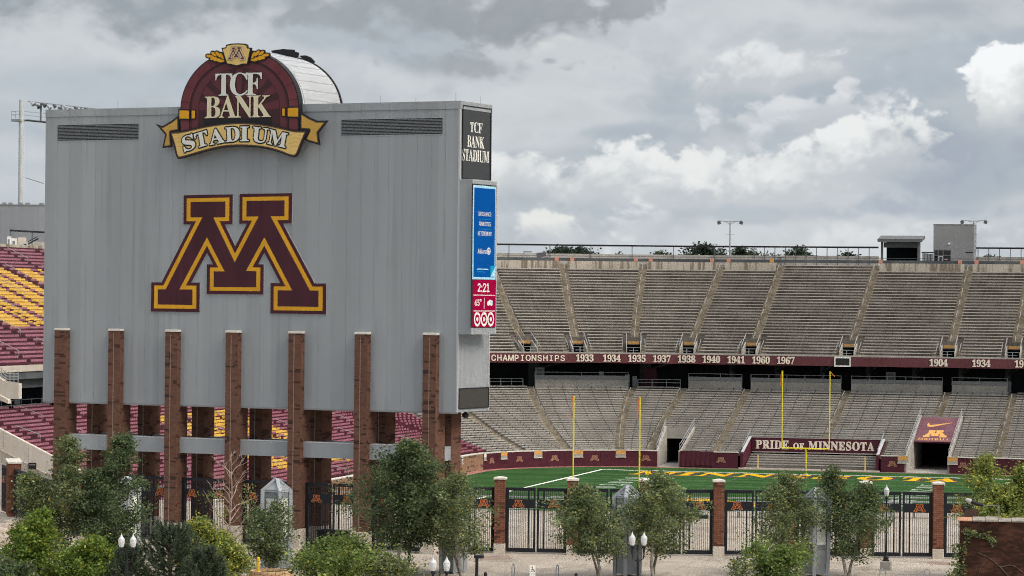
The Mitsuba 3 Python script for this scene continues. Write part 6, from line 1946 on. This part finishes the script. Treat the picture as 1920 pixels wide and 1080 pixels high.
dr_ = part(gb, 'door', mul(M, box(0.66, 1.32, 0.06, 0.12, 0.02, 1.70)), 'pale_metal')
part(dr_, 'pane', mul(M, box(0.82, 1.18, 0.045, 0.058, 0.35, 1.55)), 'dark_glass')
part(gb, 'window_frame', mul(M, cat(*[box(x, x + 0.06, 0.02, 0.10, 0, 2.54) for x in (0.07, 0.63, 1.31, 2.39)], *[box(0.13, 0.63, 0.021, 0.099, z, z + 0.06) for z in (1.69, 2.48)], *[box(0.69, 1.31, 0.021, 0.099, z, z + 0.05) for z in (1.705, 2.48)], *[box(1.37, 2.39, 0.021, 0.099, z, z + 0.06) for z in (0.0, 1.69, 2.48)])), 'grey_metal')
part(gb, 'lamp', mul(M, move(lathe([(0.05, -0.02), (0.16, 0.0), (0.14, 0.14), (0.03, 0.2)], 12), 2.15, -0.12, 3.3)), 'white_paint', smooth=40)
part(gb, 'notice', mul(M, box(1.55, 1.95, 0.07, 0.095, 1.15, 1.3)), 'pink_sign')
pc = thing('panel_fence', 'grey slatted fence between the booth and the grey block', 'fence')
s4 = s_of_px(1730, RB_ + 7, 27)
for k in range(7):
    M = frame(P3(s4, RB_ + 6.6, ZR), nrm(tangent(40) + outward(40) * 0.25), nrm(outward(40) - tangent(40) * 0.25))
    part(pc, 'slat', mul(M, box(k * 0.21, k * 0.21 + 0.185, 0, 0.05, 0.15, 2.1 - 0.02 * k)), 'building_grey')
part(pc, 'top_rail', mul(M, box(-0.1, 1.5, -0.05, 0.1, 2.11, 2.25)), 'ink')
pc = thing('panel_fence', 'grey slatted fence right of the grey block', 'fence')
M = frame(P3(s_of_px(1811, RB_ + 5, 27), RB_ + 5.0, ZR), tangent(40), outward(40))
for k in range(5):
    part(pc, 'slat', mul(M, box(k * 0.21, k * 0.21 + 0.185, 0, 0.05, 0.15, 2.1)), 'building_grey')
part(pc, 'top_rail', mul(M, box(-0.1, 1.2, -0.05, 0.1, 2.11, 2.25)), 'ink')
# twin armed light poles
for k, (x, yt) in enumerate(((1368.5, 413), (1825.5, 412))):
    s = s_of_px(x, RB_ + 9.0 - 4.5 * k, 28)
    o = P3(s, RB_ + 9.0 - 4.5 * k, ZR)
    d = np.dot(o - CAM, FW)
    zt_ = at(x, yt + 2, d)[2]
    t = thing('light_pole', ['slim light pole with two angled arms above the middle of the rim', 'slim light pole with two angled arms in front of the grey block'][k], 'light pole', 'light poles on the rim')
    e = tangent(40)
    top = np.array([o[0], o[1], zt_])
    part(t, 'pole', tube([o, (o + top) / 2, top], [0.13, 0.10, 0.075], 8), 'grey_metal', smooth=40)
    for sg_ in (-1, 1):
        part(t, 'arm', cat(bar(top + [0, 0, -0.05], top + e * sg_ * 1.75 + [0, 0, 0.08], 0.05, 6), tube([top + [0, 0, -0.45], top + e * sg_ * 0.6 + [0, 0, -0.08], top + e * sg_ * 0.9 + [0, 0, 0.0]], 0.035, 6)), 'grey_metal')
        a = top + e * sg_ * 1.62
        hd = move(cbox(-0.22, 0.22, -0.25, 0.25, -0.32, 0.12, 0.04), 0, 0, 0)
        part(t, 'lamp_head', mul(frame(a + [0, 0, -0.1], nrm(e + [0, 0, -0.35 * sg_]), outward(40), nrm(np.cross(nrm(e + [0, 0, -0.35 * sg_]), outward(40)))), hd), 'steel_beam')
    for dz in (1.9, 4.1):
        part(t, 'cross_stub', bar(top + e * -0.6 + [0, 0, -dz], top + e * 0.65 + [0, 0, -dz], 0.022, 5), 'grey_metal')
# dark speaker-like cabinets, tables and machines along the rim
for k, (x, r, w, h, m, nm, lab) in enumerate(((990, 2.0, 0.55, 1.5, 'pale_metal', 'portable_cabinet', 'white upright cabinet on the rim beside the scoreboard'),
                                            (938, 2.5, 0.9, 0.9, 'ink', 'equipment_case', 'dark equipment cases on the rim beside the video screen'),
                                            (1405, 3.0, 0.9, 0.95, 'ink', 'equipment_case', 'dark case on the rim right of the first light pole'),
                                            (1428, 3.0, 0.75, 0.85, 'ink', 'equipment_case', 'second dark case on the rim right of the first light pole'),
                                            (1462, 1.0, 0.35, 1.3, 'grey_metal', 'portable_cabinet', 'grey narrow cabinet at the top of the fifth aisle'),
                                            (1855, 3.5, 0.85, 0.95, 'ink', 'equipment_case', 'dark case on the rim right of the grey block'),
                                            (1900, 3.5, 0.7, 0.95, 'ink', 'equipment_case', 'dark case on the rim at the far right'))):
    s, M = rim_frame(x, RB_ + r)
    t = thing(nm, lab, 'cabinet' if 'cabinet' in nm else 'case')
    part(t, 'body', mul(M, cbox(-w, w, 0, 0.7, 0, h + (0.25 if k == 0 else 0), 0.04)), m)
    part(t, 'lid', mul(M, cbox(-w - 0.03, w + 0.03, -0.03, 0.73, h + (0.25 if k == 0 else 0) + 0.002, h + (0.33 if k == 0 else 0.06), 0.02)), 'grey_metal')
    if k == 0:
        part(t, 'panel', mul(M, box(-0.3, 0.3, -0.03, -0.002, 0.35, 1.35)), 'bench_lower')
s, M = rim_frame(1016, RB_ + 2.0)
t = thing('floodlight_trailer', 'pair of tilted white edged lamp boxes on a stand beside the white cabinet', 'light')
part(t, 'stand', mul(M, cat(bar((-0.6, 0.3, 0), (-0.2, 0.3, 1.2), 0.05), bar((0.9, 0.3, 0), (0.3, 0.3, 1.3), 0.05), bar((-0.6, 0.3, 0.5), (0.9, 0.3, 0.5), 0.04))), 'grey_metal')
for j, (dx, dz, a) in enumerate(((-0.1, 1.35, 0.15), (-0.2, 0.75, -0.2), (0.75, 0.75, -0.5))):
    c, s_ = math.cos(a), math.sin(a)
    M2 = M @ np.array([[c, 0, -s_, dx], [0, 1, 0, 0], [s_, 0, c, dz], [0, 0, 0, 1.0]])
    w = 0.75 if j == 0 else 0.32
    part(t, 'lamp_box', mul(M2, box(-w, w, -0.1, 0.3, -0.38, 0.38)), 'pale_metal')
    part(t, 'lamp_face', mul(M2, box(-w + 0.07, w - 0.07, -0.13, -0.102, -0.3, 0.3)), 'steel_beam')
# rim, far left
for k, (x0, x1, y0, y1, m, nm, lab) in enumerate(((13, 20, 438, 466, 'white_paint', 'portable_cabinet', 'left one of two white cabinets on the rim at the far left'), (21.5, 30, 441, 466, 'white_paint', 'portable_cabinet', 'right one of two white cabinets on the rim at the far left'),
                                                  (33, 48, 433, 462, 'limestone', 'service_door', 'plain cream door in the grey block at the far left'))):
    s = s_of_px((x0 + x1) / 2, RB_ + 2.0 + (3 if k == 2 else 0), 26.0, -90, -38)
    o = P3(s, RB_ + 2.0 + (3 if k == 2 else 0), ZR)
    d = np.dot(o - CAM, FW)
    h = (y1 - y0) * d / FOC
    w = (x1 - x0) * d / FOC
    e = nrm([RT[0], RT[1], 0])
    t = thing(nm, lab, 'door' if k == 2 else 'cabinet')
    M = frame(o, e, np.cross((0, 0, 1), e))
    part(t, 'body', mul(M, cbox(-w / 2, w / 2, 0, 0.5, 0, h, 0.03)), m)
    part(t, 'panel', mul(M, box(-w / 2 + 0.12, w / 2 - 0.12, -0.03, -0.002, 0.5 if k < 2 else 0.1, h - 0.3)), 'grey_metal' if k < 2 else 'limestone')
s = s_of_px(47, RB_ + 1.5, 26.0, -90, -38)
o = P3(s, RB_ + 1.5, ZR + 0.75)
e = nrm([RT[0], RT[1], 0])
M = frame(o, nrm(e * 0.94 + np.array([0, 0, 0.34])), np.cross((0, 0, 1), e), nrm(np.cross(nrm(e * 0.94 + np.array([0, 0, 0.34])), np.cross((0, 0, 1), e))))
t = thing('speaker_box', 'tilted white fronted box with a dark ring on the rim at the far left', 'loudspeaker')
part(t, 'body', mul(M, cbox(-0.34, 0.34, 0, 0.7, -0.32, 0.32, 0.03)), 'pale_metal')
v, f = lathe([(0.20, 0), (0.20, 0.03), (0.02, 0.03)], 16)
part(t, 'ring', mul(M, (np.c_[v[:, 0], -v[:, 2] - 0.002, v[:, 1]], f)), 'ink')
part(t, 'arm', mul(M, cat(bar((0.35, 0.3, 0.1), (1.7, 0.3, 0.3), 0.09), bar((0.35, 0.3, 0.32), (1.6, 0.3, 0.55), 0.05))), 'ink')
part(bowl, 'rear_wall', swept([(ru_[NU - 1] + 0.55, zu_r[NU - 1]), (ru_[NU - 1] + 0.8, zu_r[NU - 1]), (ru_[NU - 1] + 0.8, zu_r[NU] + 0.6), (ru_[NU - 1] + 0.55, zu_r[NU] + 0.6)], -128, -33), 'stained_concrete')

# grey upper block behind the side stand and the light mast
q0 = at(-120, 384, 392)
e = nrm([RT[0], RT[1], 0])
bk_ = np.cross((0, 0, 1), e)
M = frame(np.array([q0[0], q0[1], 0]), e, bk_)
wb = 340 / FOC * 392
tb = thing('press_block', 'plain pale grey upper block behind the maroon seats at the far left', 'building')
ztb = q0[2]
part(tb, 'walls', mul(M, box(0, wb, 0, 9, 20.0, ztb)), 'building_far')
part(tb, 'roof_edge', mul(M, box(-0.05, wb + 0.05, -0.06, 9.1, ztb + 0.003, ztb + 0.16)), 'grey_metal')
for x in (-110, -60, 2, 14, 33, 46, 72):
    xx = (x + 120) / FOC * 392
    part(tb, 'roof_vent', mul(M, cbox(xx, xx + 0.55, 0.6, 1.2, ztb + 0.163, ztb + 0.42, 0.03)), 'grey_metal')
t = thing('light_mast', 'tall white light mast with a floodlight gantry rising behind the scoreboard at the left', 'light mast')
dm_ = 420.0
pb_, pt_ = at(40.5, 392, dm_), at(40.5, 187, dm_)
pb_ = np.array([pt_[0], pt_[1], 24.0])
part(t, 'pole', tube([pb_, (pb_ + pt_) / 2, pt_], [0.36, 0.35, 0.34], 14), 'mast_white', smooth=40)
_e = np.array([60.0 * 0.19612, 60.0 * 0.98058, 0.0])
part(t, 'pole', tube([pb_ + _e, (pb_ + pt_) / 2 + _e, pt_ + _e], [0.36, 0.35, 0.34], 14), 'mast_white', smooth=40)
g0 = at(45, 206, dm_ - 0.5)
gd = nrm([0.20, 1.0, 0])
GM = frame(np.array([pt_[0], pt_[1], 0]), gd, np.cross((0, 0, 1), gd))
# gantry runs away along the stand; walkway, rails, lamp brackets and lamps
zg = at(45, 222, dm_)[2]
zl_ = at(45, 195, dm_)[2]
part(t, 'walkway', mul(GM, box(0.35, 62, -1.0, 0.4, zg - 0.28, zg - 0.15)), 'steel_beam')
for h in (0.5, 1.0):
    part(t, 'walkway_rail', mul(GM, box(0.35, 62, 0.30, 0.36, zg + h, zg + h + 0.06)), 'rail_metal')
part(t, 'end_platform', mul(GM, cat(box(-0.6, 0.5, -0.3, 1.3, zg - 0.45, zg - 0.12), box(-0.6, -0.55, -0.3, 1.3, zg + 0.45, zg + 0.5), box(-0.6, -0.55, -0.3, 1.3, zg + 0.95, zg + 1.0), box(-0.6, 0.5, 1.25, 1.3, zg + 0.95, zg + 1.0), box(-0.6, 0.5, 1.25, 1.3, zg + 0.45, zg + 0.5), box(-0.6, -0.55, 1.25, 1.3, zg - 0.12, zg + 1.0), box(-0.6, -0.55, 0.5, 0.55, zg - 0.12, zg + 1.0))), 'rail_metal')
part(t, 'truss', mul(GM, cat(box(0.35, 62, -0.9, -0.8, zl_ + 0.30, zl_ + 0.42), *[box(3.5 + 5 * k, 3.7 + 5 * k, -0.85, -0.65, zg - 0.15, zl_ + 0.3) for k in range(12)])), 'grey_metal')
rng = np.random.default_rng(8)
for k in range(46):
    x = 1.0 + 1.32 * k
    h = 0.0 if k % 2 else 0.28
    a = 0.5 + 0.5 * rng.random()
    part(t, 'floodlight', mul(GM @ frame((x, -1.15, zl_ + h - 0.15), nrm((1, 0.25 * rng.standard_normal(), 0)), (0, 1, 0)), tube([(0, 0.25, 0.12), (0, 0.0, 0.0), (0, -0.32 * a, -0.22)], [0.12, 0.20, 0.33], 8)), 'steel_beam' if k % 3 else 'pale_metal')
part(t, 'stay_bar', bar(at(47.5, 333, dm_), at(82, 344, dm_ + 3), 0.05), 'grey_metal')

# ------------------------------------------------------------------ trees and shrubs
def leaf_cloud(cen, n, size, rng, col, spread=0.25, flat=0.5, narrow=0.62, var=0.38, yellow=0.1):
    """n small leaves scattered about the twig points cen; returns mesh and colours"""
    k = rng.integers(0, len(cen), n)
    p = cen[k] + rng.normal(0, spread, (n, 3)) * [1, 1, 0.8]
    a = rng.normal(0, 1, (n, 3))
    a[:, 2] *= flat
    a /= np.linalg.norm(a, axis=1, keepdims=True)
    b = np.cross(a, rng.normal(0, 1, (n, 3)))
    b /= np.linalg.norm(b, axis=1, keepdims=True)
    s = size * rng.uniform(0.65, 1.25, (n, 1))
    a, b = a * s / 2, b * s * narrow / 2
    v = np.stack([p - a, p - a * 0.1 + b, p + a, p - a * 0.1 - b], 1).reshape(-1, 3)
    i = np.arange(n) * 4
    f = np.vstack([np.c_[i, i + 1, i + 2], np.c_[i, i + 2, i + 3]])
    cv = rng.normal(0, 1, len(cen)) * var * 0.7
    br = np.exp(rng.normal(0, var * 0.6, n) + cv[k])
    c = np.asarray(col)[None] * br[:, None]
    y = rng.random(n) < yellow
    c[y] *= [1.9, 1.45, 0.9]
    return (v, f), np.repeat(np.clip(c, 0, 0.9), 4, 0)


def grow(base, h, rx, lo, rng, stems=1, n_limb=26, up=0.9, shape='egg', lean=0.0):
    """limbs: list of (points, radii); twig points for the leaves"""
    limbs, twigs = [], []
    base = np.asarray(base, float)
    for st in range(stems):
        an = rng.uniform(0, 6.28) if stems > 1 else 0
        off = np.array([math.cos(an), math.sin(an), 0]) * (0.22 * rx if stems > 1 else 0)
        hs = h * (1.0 if st == 0 else rng.uniform(0.72, 0.95))
        zz = np.linspace(0, hs * 0.97, 9)
        wob = np.cumsum(rng.normal(0, 0.035 * rx, (9, 2)), 0)
        tr = np.c_[base[0] + off[0] * np.linspace(0.2, 2.2, 9) + wob[:, 0] + lean * zz / h, base[1] + off[1] * np.linspace(0.2, 2.2, 9) + wob[:, 1], base[2] + zz]
        r0 = 0.018 * h * (1 if stems == 1 else 0.75) + 0.02
        limbs.append((tr, np.linspace(r0, 0.012, 9)))
        m = n_limb // stems
        for j in range(m):
            t = lo + (1 - lo) * (j + rng.random()) / m
            q = np.array([np.interp(t, np.linspace(0, 1, 9), tr[:, d]) for d in range(3)])
            if shape == 'egg':
                tt_ = min(1.0, max(0.0, (t - lo) / (1 - lo)))
                w = 1.12 * rx * min(1.0, (tt_ + 0.10) / 0.30) ** 0.7 * (1 - tt_) ** 0.72 * rng.uniform(0.6, 1.15) + 0.08
            elif shape == 'cone':
                w = rx * (1.04 - (t - lo) / (1 - lo)) ** 0.8 * rng.uniform(0.75, 1.1) + 0.08
            else:
                w = rx * math.sqrt(max(0.05, 1 - ((t - 0.5 - lo / 2) / (0.5 - lo / 2 + 1e-6)) ** 2)) * rng.uniform(0.6, 1.1)
            a = j * 2.399 + rng.normal(0, 0.4)
            d = np.array([math.cos(a), math.sin(a), 0])
            rise = up * w * rng.uniform(0.5, 1.1) * (1.1 - 0.4 * t)
            if q[2] + rise > base[2] + h * 1.02:
                rise = max(0.05, base[2] + h * 1.02 - q[2])
            pts = np.array([q, q + d * w * 0.4 + [0, 0, rise * 0.5], q + d * w * 0.75 + [0, 0, rise * 0.85], q + d * w + [0, 0, rise]]) + np.r_[np.zeros((1, 3)), rng.normal(0, 0.06 * w, (3, 3))]
            limbs.append((pts, np.array([0.035, 0.025, 0.016, 0.007]) * (0.35 + 0.18 * w) * 0.75))
            for u in np.linspace(0.28, 1.05, 7):
                c = np.array([np.interp(u, [0, 0.4, 0.75, 1.05], pts[:, dd_]) for dd_ in range(3)])
                twigs.append(c)
                for _ in range(2):
                    e = rng.normal(0, 1, 3) * [1, 1, 0.7]
                    e = e / np.linalg.norm(e) * w * rng.uniform(0.12, 0.38)
                    twigs.append(c + e)
                    if rng.random() < 0.3:
                        limbs.append((np.array([c, c + e]), np.array([0.010, 0.004])))
    return limbs, np.array(twigs)


GREEN_DK, GREEN_MD, GREEN_YE, GREEN_BR = (0.120, 0.165, 0.088), (0.165, 0.212, 0.110), (0.215, 0.275, 0.095), (0.160, 0.240, 0.062)


def tree(name, label, cat_, px_x, px_base, px_top, px_w, seed, col=GREEN_MD, leaves=9000, size=0.15, lo=0.18, stems=1, n_limb=44, up=0.8, shape='egg', bark='bark_pale', group=None, yellow=0.1, spread=0.22, lean=0.0, extra=0.0):
    rng = np.random.default_rng(seed)
    q = ground(px_x, px_base, PZ) if not isinstance(px_base, tuple) else np.array([*at(px_x, 900, px_base[0])[:2], px_base[1]])
    s = FOC / np.dot(q - CAM, FW)
    yb = px_base if not isinstance(px_base, tuple) else 540 - FOC * np.dot(q - CAM, UP) / np.dot(q - CAM, FW)
    h, rx = (yb - px_top) / s, px_w / s / 2
    limbs, tw = grow(q, h, rx * (1.28 if shape == 'egg' else 1.1), lo, rng, stems, n_limb, up, shape, lean)
    t = thing(name, label, cat_, group)
    part(t, 'trunk', tube(limbs[0][0], limbs[0][1], 8), bark, smooth=40)
    part(t, 'limbs', cat(*[tube(p, r, 5) for p, r in limbs[1:]]), 'bark_limb', stuff=True)
    m, c = leaf_cloud(tw, int(leaves * (1.40 if shape == 'egg' else 1.2)), size * 1.15, rng, col, spread, yellow=yellow)
    part(t, 'crown', m, 'leaf', color=c)
    return t


# the row of young trees in front of the gates, from the left
tree('leafy_tree', 'loose leafed pale tree at the far left in front of the scoreboard pillars', 'tree', 94, 1078, 820, 112, 11, GREEN_MD, 9500, 0.15, 0.16, 2, 44, yellow=0.16)
tree('leafy_tree', 'dense dark green tree right beside the loose leafed one at the left', 'tree', 208, 1080, 812, 116, 12, GREEN_DK, 15000, 0.15, 0.14, 2, 60, yellow=0.05)
tree('leafy_tree', 'small round young tree growing from the stone planter', 'tree', 508, 1075, 945, 92, 13, GREEN_MD, 5200, 0.14, 0.10, 2, 30, up=0.6, shape='round', yellow=0.06)
tree('leafy_tree', 'biggest dark green tree covering the right end pillar of the scoreboard', 'tree', 760, 1078, 824, 176, 14, GREEN_DK, 21000, 0.15, 0.17, 2, 80, up=0.8, yellow=0.07)
tree('leafy_tree', 'lighter tree with a thin white trunk right of the biggest tree', 'tree', 868, 1085, 885, 130, 15, GREEN_MD, 8500, 0.14, 0.15, 2, 46, yellow=0.14)
tree('leafy_tree', 'left one of the two middle trees behind the twin lamp', 'tree', 1126, 1087, 912, 140, 16, GREEN_MD, 9500, 0.15, 0.22, 2, 46, up=0.7, yellow=0.12)
tree('leafy_tree', 'right one of the two middle trees behind the twin lamp', 'tree', 1222, 1083, 884, 140, 17, GREEN_MD, 10500, 0.14, 0.2, 2, 50, yellow=0.12)
tree('leafy_tree', 'narrow airy tree in front of the fifth brick pier', 'tree', 1490, 1084, 888, 122, 18, GREEN_MD, 7000, 0.14, 0.14, 2, 42, yellow=0.14)
tree('leafy_tree', 'dense upright tree left of the single street lamp', 'tree', 1587, 1082, 880, 112, 19, GREEN_DK, 10500, 0.14, 0.16, 2, 50, yellow=0.14)
tree('leafy_tree', 'pale yellowish tree rising behind the old brick wall', 'tree', 1850, 1088, 853, 108, 20, GREEN_YE, 8500, 0.15, 0.2, 2, 44, yellow=0.3)
tree('leafy_tree', 'pale tree cut off by the right edge of the picture', 'tree', 1918, 1088, 872, 76, 21, GREEN_YE, 6500, 0.15, 0.2, 1, 36, yellow=0.25)
# shrubs in the foreground
tree('leafy_shrub', 'bright green young maple at the lower left corner', 'shrub', 62, 1118, 953, 105, 31, GREEN_BR, 9000, 0.17, 0.05, 3, 42, up=0.5, shape='cone', yellow=0.25)
tree('leafy_shrub', 'bright green bush at the bottom between the young maple and the pine', 'shrub', 150, 1125, 1012, 110, 32, GREEN_BR, 7500, 0.17, 0.03, 3, 36, up=0.4, shape='round', yellow=0.2)
tree('leafy_shrub', 'dark green bush in the lower left corner below the boulders', 'shrub', 10, 1130, 1040, 90, 33, GREEN_DK, 4500, 0.17, 0.03, 3, 30, up=0.4, shape='round')
tree('leafy_shrub', 'yellow green shrub behind the top of the pine', 'shrub', 352, 1085, 980, 62, 34, GREEN_YE, 3800, 0.15, 0.1, 2, 26, up=0.6, yellow=0.35)
tree('leafy_shrub', 'yellow green shrub below the bare tree', 'shrub', 397, 1088, 975, 66, 38, GREEN_YE, 4200, 0.15, 0.1, 2, 26, up=0.6, yellow=0.35)
tree('leafy_shrub', 'low yellow green shrub at the bottom right of the pine', 'shrub', 425, 1105, 1012, 62, 35, GREEN_YE, 4200, 0.14, 0.08, 2, 26, up=0.6, yellow=0.3)
tree('leafy_shrub', 'spreading light green shrub at the bottom under the scoreboard', 'shrub', 625, 1120, 1014, 150, 36, (0.150, 0.215, 0.075), 9500, 0.17, 0.04, 3, 46, up=0.4, shape='round', yellow=0.2)
tree('leafy_shrub', 'low sparse shrub beside the trunk of the biggest tree', 'shrub', 725, 1118, 1046, 96, 37, GREEN_MD, 2600, 0.16, 0.04, 3, 26, up=0.6, shape='round', yellow=0.2)
tree('leafy_shrub', 'rounded bush in front of the narrow airy tree', 'shrub', 1448, 1108, 1018, 92, 39, (0.150, 0.220, 0.080), 7000, 0.15, 0.05, 3, 40, up=0.4, shape='round', yellow=0.2)
tree('leafy_shrub', 'thin leafy sprig at the bottom left of the rounded bush', 'shrub', 1388, 1112, 1044, 34, 40, GREEN_MD, 420, 0.16, 0.25, 2, 12, up=0.9, yellow=0.15)
tree('leafy_shrub', 'white flowered bush at the foot of the old brick wall', 'shrub', 1808, 1112, 1046, 52, 41, (0.10, 0.14, 0.06), 2600, 0.15, 0.05, 2, 26, up=0.5, shape='round', yellow=0.4)
tree('leafy_shrub', 'dark ivy bush in the lower right corner', 'shrub', 1898, 1128, 1036, 80, 42, GREEN_DK, 4200, 0.2, 0.05, 2, 30, up=0.5, shape='round')
# bare little tree
rng = np.random.default_rng(77)
q = ground(432, 1072, PZ)
s = FOC / np.dot(q - CAM, FW)
H = (1072 - 850) / s
t = thing('bare_tree', 'leafless young tree with pale pinkish branches in front of the scoreboard pillar', 'tree')
tp = np.array([q + [0.05 * math.sin(z * 1.7), 0.04 * math.cos(z), z] for z in np.linspace(0, H, 10)])
part(t, 'trunk', tube(tp, np.linspace(0.065, 0.010, 10), 8), 'bark_pink', smooth=40)
lm_ = []
ends = []
for j in range(20):
    u = 0.20 + 0.74 * (j + rng.random()) / 20
    o = np.array([np.interp(u, np.linspace(0, 1, 10), tp[:, d]) for d in range(3)])
    a = j * 2.4 + rng.normal(0, 0.3)
    w = (1.9 * (1 - u) ** 0.8 + 0.35) * rng.uniform(0.7, 1.1)
    d = np.array([math.cos(a), math.sin(a), 0])
    pts = np.array([o, o + d * w * 0.35 + [0, 0, w * 0.30], o + d * w * 0.7 + [0, 0, w * 0.72], o + d * w * 0.92 + [0, 0, w * 1.05]]) + np.r_[np.zeros((1, 3)), rng.normal(0, 0.12, (3, 3))]
    lm_.append(tube(pts, [0.022 * w + 0.007, 0.016 * w + 0.006, 0.011, 0.006], 5))
    ends.append(pts[-1])
    for _ in range(4):
        k = rng.uniform(0.3, 1)
        c = np.array([np.interp(k, [0, 0.33, 0.66, 1], pts[:, dd_]) for dd_ in range(3)])
        e = d * rng.uniform(0.1, 0.4) * w + [rng.normal(0, 0.2 * w), rng.normal(0, 0.2 * w), rng.uniform(0.2, 0.5) * w]
        lm_.append(tube([c, c + e * 0.5 + rng.normal(0, 0.02, 3), c + e], [0.012, 0.009, 0.005], 4))
part(t, 'branches', cat(*lm_), 'bark_pink', stuff=True)
lw = np.array([o for o in ends[:9]])
m, c = leaf_cloud(lw, 420, 0.13, rng, GREEN_YE, 0.28, yellow=0.2)
part(t, 'last_leaves', m, 'leaf', color=c)
# pine
def pine(px_x, px_base, px_top, px_w, seed, label, n_whorl=15):
    rng = np.random.default_rng(seed)
    q = ground(px_x, px_base, PZ)
    s = FOC / np.dot(q - CAM, FW)
    h, rx = (px_base - px_top) / s, px_w / s / 2
    t = thing('pine_tree', label, 'tree', 'dark pines at the lower left')
    part(t, 'trunk', tube([q, q + [0, 0, h * 0.5], q + [0, 0, h * 0.97]], [0.14, 0.08, 0.015], 8), 'bark_dark', smooth=40)
    lm, V, C = [], [], []
    for i in range(n_whorl):
        u = (i + 0.5) / n_whorl
        z = h * (0.06 + 0.88 * u)
        w = rx * (1.05 - u) ** 0.55
        for j in range(7):
            a = j * 0.9 + i * 1.3 + rng.normal(0, 0.2)
            d = np.array([math.cos(a), math.sin(a), 0])
            ww = w * rng.uniform(0.75, 1.15)
            p0 = q + [0, 0, z]
            pts = np.array([p0, p0 + d * ww * 0.5 + [0, 0, ww * 0.10], p0 + d * ww * 0.9 + [0, 0, ww * 0.42], p0 + d * ww + [0, 0, ww * 0.62 + 0.12]])
            lm.append(tube(pts, [0.028, 0.02, 0.013, 0.008], 4))
            n = 190
            k = rng.uniform(0.25, 1.0, n)
            c0 = np.stack([np.interp(k, [0, 0.5, 0.85, 1.0], pts[:, dd_]) for dd_ in range(3)], 1)
            ax = np.stack([d[0] + rng.normal(0, 0.55, n), d[1] + rng.normal(0, 0.55, n), 0.75 + rng.normal(0, 0.45, n)], 1)
            ax /= np.linalg.norm(ax, axis=1, keepdims=True)
            sd_ = np.cross(ax, rng.normal(0, 1, (n, 3)))
            sd_ /= np.linalg.norm(sd_, axis=1, keepdims=True)
            ln_ = 0.30 * rng.uniform(0.6, 1.1, (n, 1))
            V.append(np.stack([c0 - sd_ * 0.020, c0 + sd_ * 0.020, c0 + ax * ln_], 1).reshape(-1, 3))
            C.append(np.repeat(np.array([[0.095, 0.125, 0.082]]) * np.exp(rng.normal(0, 0.35, (n, 1))) * rng.uniform(0.7, 1.5), 3, 0))
    part(t, 'branches', cat(*lm), 'bark_dark', stuff=True)
    v = np.vstack(V)
    part(t, 'needles', (v, np.arange(len(v)).reshape(-1, 3)), 'leaf', color=np.vstack(C))


pine(318, 1122, 984, 150, 51, 'dark pine with upright shoots at the bottom left of the bare tree', 16)
pine(243, 1128, 1020, 90, 52, 'smaller dark pine in front of the twin lamp at the lower left', 12)
pine(385, 1130, 1028, 90, 53, 'low dark pine at the bottom between the big pine and the yellow green shrub', 12)
# vines on the old brick wall
rng = np.random.default_rng(61)
vn = thing('climbing_vine', 'leafy vine and bare dark stems climbing over the old brick wall', 'vine')


def vstem(pts, r):
    p = smooth_line([(x, -0.03 - 0.0 * x, z) for x, z in pts], 6)
    return mul(WM, tube(p, np.linspace(r, r * 0.4, len(p)), 5))


stems = [[(0.9, 3.9), (1.6, 3.55), (2.3, 2.9), (2.9, 2.1), (3.2, 1.5)], [(0.3, 5.0), (0.9, 4.75), (1.4, 4.7), (1.7, 4.4)], [(2.0, 3.2), (2.6, 3.3), (3.3, 2.9), (4.2, 2.9)], [(1.4, 3.6), (1.0, 3.0), (0.9, 2.2)], [(2.9, 2.2), (3.6, 1.9), (4.6, 2.0)], [(0.1, 0.2), (0.15, 2.0), (0.25, 4.0), (0.5, 4.9)], [(3.4, 4.6), (4.0, 4.2), (5.0, 4.3)]]
part(vn, 'stems', cat(*[vstem(p, 0.03) for p in stems]), 'bark_dark', stuff=True)
tw = []
for p in stems[1:2] + stems[5:6]:
    a = np.array(p)
    for u in np.linspace(0, 1, 26):
        tw.append([np.interp(u, np.linspace(0, 1, len(a)), a[:, 0]), -0.10, np.interp(u, np.linspace(0, 1, len(a)), a[:, 1])])
for _ in range(60):
    tw.append([rng.uniform(-0.25, 0.15), rng.uniform(-0.25, 0.1), rng.uniform(0.3, 4.2)])
for _ in range(40):
    tw.append([2.3 + rng.normal(0, 0.9), -0.12, 0.9 + rng.normal(0, 0.45)])
for _ in range(26):
    tw.append([2.9 + rng.normal(0, 0.5), -0.12, 1.0 + rng.normal(0, 0.5)])
tw = mul(WM, (np.array(tw), np.zeros((1, 3), int)))[0]
m, c = leaf_cloud(tw, 2300, 0.15, rng, GREEN_MD, 0.10, yellow=0.2)
part(vn, 'leaves', m, 'leaf', color=c)
# old trees standing beyond the rim
for k, (x, yt, w) in enumerate(((1036, 459, 52), (1088, 461, 50), (1243, 468, 34), (1308, 453, 60), (1396, 462, 50), (1494, 462, 50), (1592, 470, 40), (1850, 478, 60), (1158, 474, 40), (1440, 474, 44))):
    tree('distant_tree', f'dark round topped tree beyond the stadium rim, {["behind the tilted lamp boxes", "second from the scoreboard", "small one left of the tallest", "tallest of the row", "just right of the first light pole", "behind the fifth aisle top", "low one left of the booth", "low one right of the grey block", "lowest one left of the centre", "low one between two bigger crowns"][k]}', 'tree',
         x, (500.0 + 9 * k, -0.5), yt + 1, w * 1.9, 90 + k, (0.060, 0.085, 0.062), 7000, 0.50, 0.58, 1, 50, up=0.35, shape='round', bark='bark_dark', group='old trees beyond the rim', yellow=0.03, spread=0.45)
